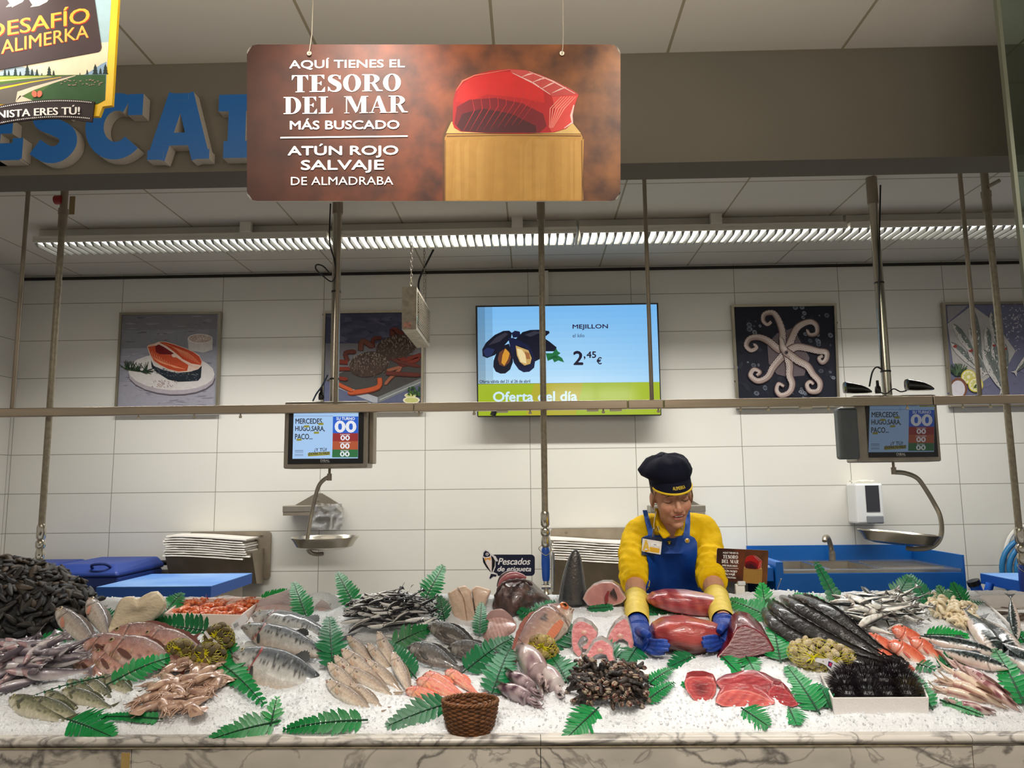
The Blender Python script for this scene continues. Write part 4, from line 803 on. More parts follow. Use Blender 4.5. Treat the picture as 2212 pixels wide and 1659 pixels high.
def bag_holder(cx, label, bag):
    Y = 4.985; a = atY(cx-57, 1112, Y); d = atY(cx+57, 1065, Y); t = thing('bag_holder', label, 'holder', ((a[0]+d[0])/2, Y, a[2]), 'steel bag holders on the wall')
    x0, x1, z0, z1 = a[0], d[0], a[2], d[2]; zm = lerp(z0, z1, 0.42)
    MB().prism([(x0+0.03, zm), (x1-0.0, zm), (lerp(x0, x1, 0.62), z1), (lerp(x0, x1, 0.5), z1)], 4.975, 4.99).build('back_plate', steel, t, smooth=0)
    b = MB(); b.box(x0, 4.84, z0+0.02, x1, 4.985, zm+0.004); b.build('shelf', steel, t, smooth=0, bevel=0.004)
    MB().box(x0+0.004, 4.842, z0, x1-0.004, 4.98, z0+0.021).build('lower_lip', steel_d, t, smooth=0)
    for zz in (0.9, 0.65): MB().lathe([(0.001, 0.003), (0.007, 0.0)], 8, (lerp(x0, x1, 0.55), 4.974, lerp(z0, z1, zz))).build('screw', chrome, t)
    home(t)
    if bag:
        pm = mat('clear_plastic_bag', (235, 235, 235), 0.12, trans=0.75, alpha=0.55); b = MB(); r = random.Random(4)
        bl, tr = atY(672, 1145, 4.8), atY(738, 1088, 4.8)
        f0 = lambda u, v: (lerp(bl[0], tr[0], u)+0.01*nz(u*4, v*4, 2), 4.81+0.03*nz(u*6, v*5, 1)-0.012*math.sin(u*9+v*4), lerp(bl[2], tr[2], v)+0.012*nz(u*5, v, 7))
        b.grid(f0, 26, 20); f1 = lambda u, v: (f0(u, v)[0], f0(u, v)[1]+0.012+0.012*nz(u*7, v*6, 9), f0(u, v)[2]); b.grid(f1, 26, 20)
        tag(b.build('plastic_bag', pm, smooth=60, org=(bl[0], 4.81, bl[2])), 'crumpled clear plastic bag hanging from the left bag holder', 'plastic bag')
bag_holder(682, 'steel bag holder behind the lit scale', True); bag_holder(1455, 'steel bag holder behind the head of the worker', False)
# soap dispenser
a = atY(1835, 1130, 4.98); d = atY(1888, 1044, 4.98); t = thing('soap_dispenser', 'white soap dispenser on the tiles above the sink', 'dispenser', ((a[0]+d[0])/2, 4.98, a[2]))
wp = mat('white_plastic', (228, 228, 226), 0.35); b = MB(); b.box(a[0], 4.86, a[2], d[0], 4.999, d[2]); b.build('case', wp, t, smooth=0, bevel=0.012)
MB().box(lerp(a[0], d[0], 0.36), 4.857, lerp(a[2], d[2], 0.3), lerp(a[0], d[0], 0.84), 4.861, lerp(a[2], d[2], 0.95)).build('window', mat('smoky_window', (52, 52, 58), 0.2), t, smooth=0)
MB().box(lerp(a[0], d[0], 0.34), 4.845, a[2]+0.004, lerp(a[0], d[0], 0.92), 4.9, a[2]+0.05).build('push_bar', mat('grey_push_bar', (128, 132, 136), 0.4), t, smooth=0, bevel=0.006); home(t)
b = MB(); b.grid(lambda u, v: (lerp(a[0]+0.01, d[0]-0.02, u), lerp(4.87, 4.97, v), d[2]+0.012+0.02*abs(nz(u*3, v*3, 1))), 8, 6); b.grid(lambda u, v: (lerp(a[0]+0.01, d[0]-0.02, u), 4.87, lerp(d[2]+0.001, d[2]+0.012+0.02*abs(nz(u*3, 0, 1)), v)), 8, 2)
tag(b.build('paper_towel', mat('cream_paper', (226, 222, 206), 0.8), org=(a[0], 4.9, d[2])), 'cream folded paper towel lying on the soap dispenser', 'paper towel')
# ================================================================ bins, tables, sink
bin_m = mat('blue_bin_plastic', (30, 60, 140), 0.5, 0, 0.08, 5); bin_d = mat('navy_bin_plastic', (22, 44, 108), 0.55, 0, 0.08, 5)
def wheelie_bin(x0, x1, label, ztop):
    y0, y1 = 4.38, 4.93; t = thing('wheelie_bin', label, 'bin', ((x0+x1)/2, (y0+y1)/2, 0), 'blue wheeled bins by the wall'); b = MB(); zt = ztop-0.1
    b.add([(x0+0.06, y0+0.05, 0.05), (x1-0.06, y0+0.05, 0.05), (x1-0.06, y1-0.08, 0.05), (x0+0.06, y1-0.08, 0.05), (x0+0.025, y0+0.02, zt), (x1-0.025, y0+0.02, zt), (x1-0.025, y1-0.03, zt), (x0+0.025, y1-0.03, zt)],
          [(0, 3, 2, 1), (4, 5, 6, 7), (0, 1, 5, 4), (1, 2, 6, 5), (2, 3, 7, 6), (3, 0, 4, 7)]); b.build('body', bin_d, t, smooth=0, bevel=0.015)
    b = MB(); b.box(x0, y0, zt-0.05, x1, y1-0.02, zt+0.005); b.build('rim', bin_m, t, smooth=0, bevel=0.008)
    b = MB(); P_ = [(x0-0.005, y0-0.01), (x1+0.005, y0-0.01), (x1+0.005, y1), (x0-0.005, y1)]; Q_ = [(x0+0.05, y0+0.06), (x1-0.05, y0+0.06), (x1-0.03, y1-0.02), (x0+0.03, y1-0.02)]
    b.add([(*p, zt+0.006) for p in P_]+[(*p, zt+0.03) for p in P_]+[(*p, zt+0.075) for p in Q_], [(3, 2, 1, 0), (8, 9, 10, 11)]+[(j+o, (j+1) % 4+o, (j+1) % 4+4+o, j+4+o) for o in (0, 4) for j in range(4)]); b.build('lid', bin_m, t, smooth=0, bevel=0.012)
    MB().tube(smoothpath([(x1-0.16, y0+0.03, zt+0.05), (x1-0.15, y0+0.0, zt+0.075), (x1-0.08, y0+0.0, zt+0.08), (x1-0.06, y0+0.03, zt+0.06)], 4), 0.008, 8).build('lid_handle', bin_d, t)
    MB().tube([(x0+0.03, y1+0.03, zt+0.03), (x1+0.02, y1+0.03, zt+0.03)], 0.016, 12).build('grip_bar', black_pl, t)
    for xx in (x0+0.05, x1-0.09): MB().tube([(xx, y1-0.05, 0.1), (xx+0.04, y1-0.05, 0.1)], 0.1, 20).build('wheel', black_pl, t)
    home(t)
zb = float(atY(230, 1200, 4.7)[2])
xb0, xb1 = float(atY(92, 1250, 4.38)[0]), float(atY(254, 1250, 4.38)[0])
wheelie_bin(xb0, xb1, 'blue wheeled bin beside the cutting table, the right one of two', zb); wheelie_bin(xb0-0.48, xb0-0.04, 'blue wheeled bin in the left corner, the left one of two', zb-0.012)
tb_m = mat('blue_cutting_board', (46, 112, 190), 0.55, 0, 0.9, 3.0, dark=(128, 164, 206), detail=7); tb_e = mat('blue_board_edge', (20, 78, 160), 0.5, 0, 0.06, 6)
def cutting_table(x0, x1, y0, y1, zt, label, stand='steel'):
    t = thing('cutting_table', label, 'table', ((x0+x1)/2, (y0+y1)/2, 0), 'blue cutting tables')
    b = MB(); b.box(x0, y0, zt-0.055, x1, y1, zt-0.003); b.build('board_edge', tb_e, t, smooth=0)
    MB().box(x0, y0, zt-0.003, x1, y1, zt).build('cutting_surface', tb_m, t, smooth=0)
    if stand == 'steel': MB().box(x0+0.03, y0+0.03, 0.12, x1-0.04, y1-0.03, zt-0.055).build('cabinet', steel, t, smooth=0)
    else: MB().box(x0+0.14, y0+0.05, 0.12, x1-0.05, y1-0.05, zt-0.055).build('cabinet', mat('dark_cabinet', (46, 46, 50), 0.5), t, smooth=0)
    for xx in (x0+0.16, x1-0.1):
        for yy in (y0+0.06, y1-0.1): MB().box(xx, yy, 0, xx+0.04, yy+0.04, 0.12).build('leg', steel_d, t, smooth=0)
    home(t)
a = atY(208, 1268, 3.75); d = atY(456, 1268, 3.75); cutting_table(a[0], d[0], 3.75, 4.3, float(a[2]), 'blue topped cutting table in front of the left bins')
a = atY(2117, 1238, 4.35); cutting_table(a[0], a[0]+0.75, 3.72, 4.35, float(a[2]), 'blue topped table at the right edge below the hose', 'dark')
sk = mat('blue_sink_unit', (12, 92, 170), 0.42, 0, 0.06, 4)
a = atY(1692, 1228, 4.4); d = atY(2080, 1228, 4.4); x0, x1, zt = a[0], d[0], float(atY(1700, 1232, 4.4)[2])
t = thing('sink_unit', 'blue sink unit with a steel double basin and drainer', 'sink', ((x0+x1)/2, 4.7, 0))
MB().box(x0-0.04, 4.4, 0.0, x0, 4.98, zt+0.045).build('side_panel', sk, t, smooth=0); MB().box(x1, 4.4, 0.0, x1+0.012, 4.98, zt+0.075).build('side_panel', sk, t, smooth=0)
b = MB(); b.box(x0-0.04, 4.965, 0.5, x1+0.012, 4.985, zt+0.09); b.build('splash_back', sk, t, smooth=0)
MB().box(x0, 4.4, zt-0.155, x1, 4.43, zt-0.02).build('front_panel', sk, t, smooth=0); MB().box(x0, 4.4, 0.3, x1, 4.43, zt-0.17).build('lower_panel', sk, t, smooth=0)
b = MB(); xm = lerp(x0, x1, 0.56)
for p in ((x0, 4.41, x1, 4.46), (x0, 4.88, x1, 4.965), (x0, 4.46, x0+0.03, 4.88), (lerp(x0, xm, 0.5)-0.015, 4.46, lerp(x0, xm, 0.5)+0.015, 4.88), (xm, 4.46, x1, 4.88)): b.box(p[0], p[1], zt-0.02, p[2], p[3], zt)
b.build('steel_top', chrome, t, smooth=0, bevel=0.002)
for q in ((x0+0.03, lerp(x0, xm, 0.5)-0.015), (lerp(x0, xm, 0.5)+0.015, xm)):
    b = MB(); b.add([(q[0], 4.46, zt-0.005), (q[1], 4.46, zt-0.005), (q[1], 4.88, zt-0.005), (q[0], 4.88, zt-0.005), (q[0]+0.02, 4.48, zt-0.14), (q[1]-0.02, 4.48, zt-0.14), (q[1]-0.02, 4.86, zt-0.14), (q[0]+0.02, 4.86, zt-0.14)], [(4, 7, 6, 5), (0, 1, 5, 4), (1, 2, 6, 5), (2, 3, 7, 6), (3, 0, 4, 7)]); b.build('basin', steel, t, smooth=0)
for k in range(9): MB().box(xm+0.04, 4.5+k*0.04, zt, x1-0.05, 4.512+k*0.04, zt+0.003).build('drainer_rib', chrome, t, smooth=0)
f0 = atY(1801, 1212, 4.9)
MB().tube(smoothpath([(f0[0], 4.92, zt), (f0[0], 4.92, zt+0.05), (f0[0]-0.015, 4.9, zt+0.1), (f0[0]-0.05, 4.84, zt+0.145), (f0[0]-0.09, 4.78, zt+0.15), (f0[0]-0.1, 4.76, zt+0.13)], 5), [0.02]*6+[0.015]*20, 14).build('tap', steel, t); home(t)
# side counter left of the sink, partly behind the worker
a = atY(1560, 1206, 4.9); b = MB(); t = thing('side_counter', 'low blue framed counter behind the small tuna sign', 'counter', (x0-0.4, 4.7, 0)); xs0 = x0-0.52
b.box(xs0, 4.42, zt-0.06, x0-0.05, 4.98, zt+0.012); b.build('frame', sk, t, smooth=0); MB().box(xs0+0.02, 4.44, zt+0.012, x0-0.06, 4.97, zt+0.02).build('worktop', mat('pale_blue_top', (170, 190, 214), 0.4), t, smooth=0)
b = MB(); b.box(xs0+0.05, 4.5, 0.1, x0-0.2, 4.97, zt-0.06); b.build('cabinet', mat('grey_cabinet', (112, 112, 108), 0.4, 0.4), t, smooth=0); home(t)
# blue jerrycan and hose coil at the right
c = atY(2108, 1264, 4.2); t = thing('jerrycan', 'blue plastic jerrycan beside the right hand table', 'jerrycan', (c[0]+0.04, 4.25, 0)); z = c[2]
jm = mat('blue_jerrycan', (24, 92, 190), 0.4); b = MB(); b.box(c[0]-0.02, 4.12, 0, c[0]+0.085, 4.3, z-0.06); b.build('body', jm, t, smooth=0, bevel=0.02)
b = MB(); b.tube([(c[0]+0.02, 4.2, z-0.07), (c[0]-0.005, 4.2, z+0.0)], 0.028, 14); b.build('neck', jm, t); MB().tube([(c[0]-0.005, 4.2, z+0.0), (c[0]-0.014, 4.2, z+0.024)], 0.032, 16).build('cap', black_pl, t)
MB().tube([(c[0]+0.05, 4.2, z-0.065), (c[0]+0.075, 4.2, z+0.01)], 0.02, 10).build('handle', jm, t); home(t)
c = atY(2230, 1215, 4.93); b = MB(); hm_ = mat('blue_hose', (40, 118, 170), 0.4)
for k in range(3):
    b2 = []
    for i in range(30): q = 2*math.pi*i/29; b2.append((c[0]+(0.19-0.03*k)*math.cos(q), 4.93-0.025*k, c[2]+(0.2-0.03*k)*math.sin(q)-0.05))
    b.tube(b2, 0.016, 10)
o = tag(b.build('coiled_hose', hm_, org=tuple(c)), 'coiled blue hose on the wall at the right edge', 'hose'); b2 = [(c[0]+0.15*math.cos(q), 4.955, c[2]+0.22*math.sin(q)) for q in [i*0.2 for i in range(33)]]; MB().tube(b2, 0.012, 8).build('hose_reel', white_paint, o).matrix_parent_inverse = Matrix.Translation(-Vector(o.location))
# ================================================================ counter and ice
def marble(name, base, vein, sc, w=0.035, dirt=0.0):
    m = bpy.data.materials.new(name); m.use_nodes = True; N = m.node_tree.nodes; L = m.node_tree.links; b = N['Principled BSDF']; b.inputs['Roughness'].default_value = 0.3
    tc = N.new('ShaderNodeTexCoord'); mp = N.new('ShaderNodeMapping'); mp.inputs['Rotation'].default_value = (0.3, 0.7, 0.5); mp.inputs['Scale'].default_value = (1.0, 1.0, 1.6); L.new(tc.outputs['Object'], mp.inputs[0])
    src = None
    for k, (s_, ww, st_) in enumerate(((sc, w, 0.8), (sc*2.3, w*1.2, 0.5))):
        n = N.new('ShaderNodeTexNoise'); n.inputs['Scale'].default_value = s_; n.inputs['Detail'].default_value = 7; n.inputs['Distortion'].default_value = 0.9; L.new(mp.outputs[0], n.inputs[0])
        su = N.new('ShaderNodeMath'); su.operation = 'SUBTRACT'; su.inputs[1].default_value = 0.5; L.new(n.outputs['Fac'], su.inputs[0])
        ab = N.new('ShaderNodeMath'); ab.operation = 'ABSOLUTE'; L.new(su.outputs[0], ab.inputs[0])
        mr = N.new('ShaderNodeMapRange'); mr.inputs[1].default_value = 0; mr.inputs[2].default_value = ww; mr.inputs[3].default_value = st_; mr.inputs[4].default_value = 0; L.new(ab.outputs[0], mr.inputs[0])
        mx = N.new('ShaderNodeMix'); mx.data_type = 'RGBA'; mx.inputs[7].default_value = (*lin(vein), 1); L.new(mr.outputs[0], mx.inputs[0])
        if src is None: mx.inputs[6].default_value = (*lin(base), 1)
        else: L.new(src, mx.inputs[6])
        src = mx.outputs[2]
    n = N.new('ShaderNodeTexNoise'); n.inputs['Scale'].default_value = 5; n.inputs['Detail'].default_value = 4; L.new(mp.outputs[0], n.inputs[0])
    mr = N.new('ShaderNodeMapRange'); mr.inputs[1].default_value = 0.35; mr.inputs[2].default_value = 0.7; mr.inputs[3].default_value = 1.0; mr.inputs[4].default_value = 0.72; L.new(n.outputs['Fac'], mr.inputs[0])
    mx = N.new('ShaderNodeMix'); mx.data_type = 'RGBA'; mx.blend_type = 'MULTIPLY'; mx.inputs[0].default_value = 1; L.new(src, mx.inputs[6]); L.new(mr.outputs[0], mx.inputs[7]); L.new(mx.outputs[2], b.inputs['Base Color'])
    return m
mb1 = marble('grey_veined_marble', (212, 206, 196), (96, 92, 90), 2.6, 0.022); mb2 = marble('counter_front_marble', (216, 208, 194), (84, 80, 78), 2.2, 0.02)
FY = 2.05
zc1 = float(atY(1106, 1588, 2.07)[2]); zc0 = float(atY(1106, 1614, FY)[2])
XL, XR = -2.6, 2.7
ctr = thing('fish_counter', 'long veined marble counter under the bed of ice', 'counter', (0, FY, 0))
seam = [XL, float(atY(282, 1640, FY)[0]), float(atY(1168, 1640, FY)[0]), float(atY(2104, 1640, FY)[0]), XR]
for a, c in ((XL, seam[2]), (seam[2]+0.0015, seam[3]), (seam[3]+0.0015, XR)):
    b = MB(); h = (zc1-zc0); pr = [(3.1, zc0), (FY+0.004, zc0)]+[(FY+0.018-0.018*math.cos(math.radians(q)), zc0+h/2+h/2*math.sin(math.radians(q))) for q in range(-70, 91, 16)]+[(3.1, zc1)]
    n = len(pr); b.add([(x, *p) for x in (a, c) for p in pr], [(j, (j+1) % n, n+(j+1) % n, n+j) for j in range(n)]+[tuple(range(n-1, -1, -1)), tuple(range(n, 2*n))]); b.build('edge_slab', mb1, ctr, smooth=30)
for k in range(4): MB().box(seam[k]+0.001, FY+0.004, 0.06, seam[k+1]-0.001, FY+0.03, zc0-0.002).build('front_panel', mb2, ctr, smooth=0)
MB().box(seam[1]-0.026, FY+0.003, 0.3, seam[1]-0.004, FY+0.004, zc0-0.012).build('stained_patch', mat('ochre_stain', (176, 138, 60), 0.6, 0, 0.5, 14, dark=(196, 176, 130)), ctr, smooth=0)
MB().box(XL, FY+0.002, zc0-0.0022, seam[3], FY+0.01, zc0+0.0003).build('old_sealant', mat('yellowed_sealant', (150, 138, 112), 0.6, 0, 0.3, 40), ctr, smooth=0)
MB().box(XL, FY+0.04, 0, XR, 3.1, zc0-0.003).build('body', mat('counter_core', (120, 116, 108), 0.6), ctr, smooth=0)
home(ctr)
Y0, Y1 = 2.085, 3.06
def ice_base(x, y):
    d = min(1, max(0, (y-Y0)/0.075)); lip = 0.036*math.sqrt(d)
    z = zc1-0.004+lip+max(0, y-2.14)*0.226
    return z-max(0, y-3.0)*1.2
MOUNDS = []   # x, y, rx, ry, h
PITS = []     # corner points and level of the boxes set into the ice
def ice_z(x, y):
    z = ice_base(x, y); f = min(1, max(0, (y-Y0-0.01)/0.05))
    z += f*(0.011*nz(x*5, y*5, 3)+0.006*nz(x*15, y*15, 7)+0.0035*nz(x*44, y*44, 1))
    m = 0
    for mx, my, rx, ry, h in MOUNDS:
        q = ((x-mx)/rx)**2+((y-my)/ry)**2
        if q < 1: m = max(m, h*(1-q)**1.2) if h > 0 else m+h*(1-q)
    z += m
    for P4, lv in PITS:
        if all((P4[(k+1) % 4][0]-P4[k][0])*(y-P4[k][1])-(P4[(k+1) % 4][1]-P4[k][1])*(x-P4[k][0]) > 0 for k in range(4)): z = min(z, lv)
    return z
def ground(px, py, fn=None):
    """where the sight line through a picture point meets the ice; past the back edge, a point above it"""
    fn = fn or ice_z; d = ray(px, py); pv = None
    y = 2.03
    while y < 3.05:
        p = CAM+d*(y/d[1]); e = p[2]-fn(p[0], p[1])
        if e <= 0 and y > Y0:
            if pv is None: return p
            t = pv/(pv-e); return CAM+d*((y-0.008+0.008*t)/d[1])
        pv = e; y += 0.008
    return CAM+d*(3.0/d[1])
def mound(px, py, rx, ry, h):
    p = ground(px, py, ice_base); MOUNDS.append((float(p[0]), float(p[1]), rx, ry, h))
for a in ((60, 1440, 0.3, 0.16, 0.03), (270, 1410, 0.26, 0.16, 0.045), (420, 1400, 0.2, 0.12, 0.03), (600, 1400, 0.28, 0.2, 0.05), (845, 1335, 0.26, 0.17, 0.075),
          (780, 1440, 0.24, 0.2, 0.03), (400, 1500, 0.22, 0.13, 0.03), (960, 1390, 0.2, 0.14, 0.045), (1130, 1330, 0.2, 0.16, 0.03), (1310, 1490, 0.2, 0.12, 0.028), (1800, 1370, 0.3, 0.2, 0.045),
          (1900, 1330, 0.22, 0.12, 0.04), (1935, 1400, 0.2, 0.13, 0.03), (2050, 1335, 0.16, 0.11, 0.03), (2110, 1485, 0.22, 0.13, 0.03), (1600, 1490, 0.24, 0.1, 0.02), (690, 1300, 0.09, 0.06, 0.04), (2100, 1390, 0.3, 0.16, 0.02), (170, 1500, 0.24, 0.1, 0.025)):
    mound(*a)
_icec = {}
def build_ice():
    nx, ny = 560, 130; b = MB(); xs = np.linspace(XL+0.02, XR-0.02, nx); ys = np.concatenate([np.linspace(Y0, 2.3, 50)[:-1], np.linspace(2.3, 3.06, ny-49)])
    V = [(float(x), float(y), ice_z(x, y)+0.0028*nz(x*90, y*90, 5)*min(1, (y-Y0)/0.03)) for y in ys for x in xs]
    f = [(j*nx+i, j*nx+i+1, (j+1)*nx+i+1, (j+1)*nx+i) for j in range(ny-1) for i in range(nx-1)]
    b.add(V, f)
    sk0 = [(float(x), Y0, zc1-0.002) for x in xs]; o = len(b.v); b.add(sk0, []); b.f += [(o+i, o+i+1, i+1, i) for i in range(nx-1)]; b.m += [0]*(nx-1)
    bk = [(float(x), 3.07, zc1) for x in xs]; o = len(b.v); b.add(bk, []); e = (ny-1)*nx; b.f += [(e+i, e+i+1, o+i+1, o+i) for i in range(nx-1)]; b.m += [0]*(nx-1)
    r = random.Random(2)
    for k in range(6500):
        x = r.uniform(-1.75, 1.75); y = Y0+0.01+abs(r.gauss(0, 0.16)) if r.random() < 0.6 else r.uniform(2.1, 3.0)
        if y > 3.0: continue
        z = ice_z(x, y); s_ = r.uniform(0.002, 0.0055); a = r.uniform(0, 6.28); c, d = math.cos(a)*s_, math.sin(a)*s_; h = s_*r.uniform(0.5, 1.3); t_ = r.uniform(-0.5, 0.5)*s_
        b.add([(x+c, y+d, z-h*0.3), (x-d*0.8, y+c*0.8, z-h*0.3), (x-c, y-d, z-h*0.3), (x+d*0.9, y-c*0.9, z-h*0.3), (x+c*0.6+t_, y+d*0.6, z+h), (x-d*0.5, y+c*0.6+t_, z+h*0.8), (x-c*0.7, y-d*0.6, z+h*0.9+t_*0.4), (x+d*0.6, y-c*0.7, z+h*0.7)],
              [(4, 5, 6, 7), (0, 1, 5, 4), (1, 2, 6, 5), (2, 3, 7, 6), (3, 0, 4, 7)])
    m = mat('crushed_ice', (240, 243, 246), 0.28, 0, 0.05, 30, 0.7, 160, sub=0.0, coat=0.15)
    o = b.build('crushed_ice', m, smooth=35); tag(o, 'bed of white crushed ice on the marble counter', 'ice', kind='stuff')
sc = [ground(352, 1350)+np.array([0, 0, 0.04]), ground(522, 1354)+np.array([0, 0, 0.04]), atY(574, 1289, 3.0), atY(396, 1293, 3.0)]
g_ = ground(1900, 1543); yf = float(g_[1])
ut = [atY(1797, 1507, yf), atY(2007, 1511, yf), atY(1985, 1447, yf+0.2), atY(1772, 1459, yf+0.2)]
for p in ut: p[2] = ut[0][2]+0.05*(p[1]-yf)
c0 = atY(2110, 1285, 3.0); c1 = atY(2184, 1350, float(ground(2186, 1362)[1])); rt = [c1, c1+np.array([0.4, 0, 0]), c0+np.array([0.45, 0, 0]), c0]
PITS.append((sc, float(min(p[2] for p in sc))-0.055)); PITS.append((ut, float(ut[0][2])-0.04)); PITS.append((rt, float(min(p[2] for p in rt))-0.05))
build_ice()
def ice_n(x, y):
    e = 0.03; n = np.array([-(ice_base(x+e, y)-ice_base(x-e, y))/(2*e), -(ice_base(x, y+e)-ice_base(x, y-e))/(2*e), 1.0])
    return n/np.linalg.norm(n)
def unit(v): v = np.array(v, float); return v/(np.linalg.norm(v)+1e-12)
# ================================================================ plastic fern fronds
fern_ms = [mat('fern_green', (14, 128, 62), 0.35, 0, 0.25, 9, spec=0.4), mat('fern_deep_green', (10, 104, 58), 0.38, 0, 0.25, 9, spec=0.4), mat('fern_bright_green', (22, 150, 66), 0.34, 0, 0.22, 9, spec=0.4)]
stem_m = mat('fern_stem', (14, 66, 38), 0.45, 0, 0.1, 20)
def frond(base_, tip, width, label, n=12, bend=0.15, side=None, mi=0, k=0.62, drop=(8, 8), shape='fern', group='plastic fern fronds on the ice', side_only=0):
    """base and tip: picture points (tip's height over the ice given by drop in pixels); width of the widest leaflets in pixels"""
    def P(q, d):
        if d >= 0: g = ground(q[0], q[1]+d); return atY(q[0], q[1], float(g[1])-0.004)
        return atY(q[0], q[1], 3.0+d*0.0)
    width = width*(1.4 if k <= 0.56 else 1.12); a = P(base_, drop[0]); n = int(n*1.3); c = P(tip, drop[1]); L_ = np.linalg.norm(c-a); d = unit(c-a); mid = (a+c)/2; cam_d = unit(CAM-mid)
    nn = unit(ice_n(mid[0], mid[1])*(1-k)+cam_d*k); nn = unit(nn-d*(nn@d)); w = np.cross(nn, d); wm = width*float(mid[1])/FPX
    O = lambda u, v, h=0: a+d*L_*u+w*v+nn*(h+bend*L_*math.sin(math.pi*u)*0.55)
    r = random.Random(int(base_[0]*7+tip[1])); b = MB(); st = MB()
    for i in range(n):
        u = 0.04+0.93*i/(n-1); prof = (min(1, 0.6+1.9*u)*(1-0.93*u)**0.62 if shape == 'fern' else 0.95*(1-u)**0.45+0.05)
        ln = wm*max(0.1, prof)*r.uniform(0.9, 1.06); hw = min(L_/n*0.56, ln*0.34)
        if shape == 'round': hw = L_/n*0.6; ln *= 0.8
        for sg in (-1, 1):
            if side_only and sg != side_only: continue
            an = math.radians(64-22*u+r.uniform(-6, 6)); du, dv = math.cos(an), math.sin(an)*sg; dr = r.uniform(-0.12, 0.05)
            p0 = np.array([u*L_, 0.0]); dirv = np.array([du, dv]); per = np.array([-dv, du]); m = 7; V = []; 
            for j in range(m+1):
                s_ = j/m; wv = hw*(math.sin(math.pi*(0.12+0.88*s_))**0.7 if shape != 'round' else math.sin(math.pi*(0.05+0.95*s_))**0.55)*(1.0 if j < m else 0.0); wv *= (1.0 if j % 2 else 0.82) if shape == 'fern' else 1
                q = p0+dirv*ln*s_; hh = dr*ln*s_*s_+0.002
                for e_ in (-1, 0, 1):
                    t_ = q+per*wv*e_; V.append(O(t_[0]/L_, t_[1], hh+(0.0 if e_ else -0.12*wv)))
            b.add(V, [(3*j+e_, 3*j+e_+1, 3*j+e_+4, 3*j+e_+3) for j in range(m) for e_ in (0, 1)])
    tp = [O(0.94, -wm*0.05, 0.002), O(1.0, 0, 0.002), O(0.94, wm*0.05, 0.002)]; b.add(tp, [(0, 1, 2)])
    o = b.build('fern_frond', fern_ms[mi % 3], smooth=50, org=tuple(a)); tag(o, label, 'fern', group)
    s_ = MB(); s_.tube([O(-0.05+1.04*i/10, 0, 0.003) for i in range(11)], [0.0026*(1-0.7*i/10) for i in range(11)], 6)
    so = s_.build('stem', stem_m, o); so.matrix_parent_inverse = Matrix.Translation(-Vector(o.location))
    return o
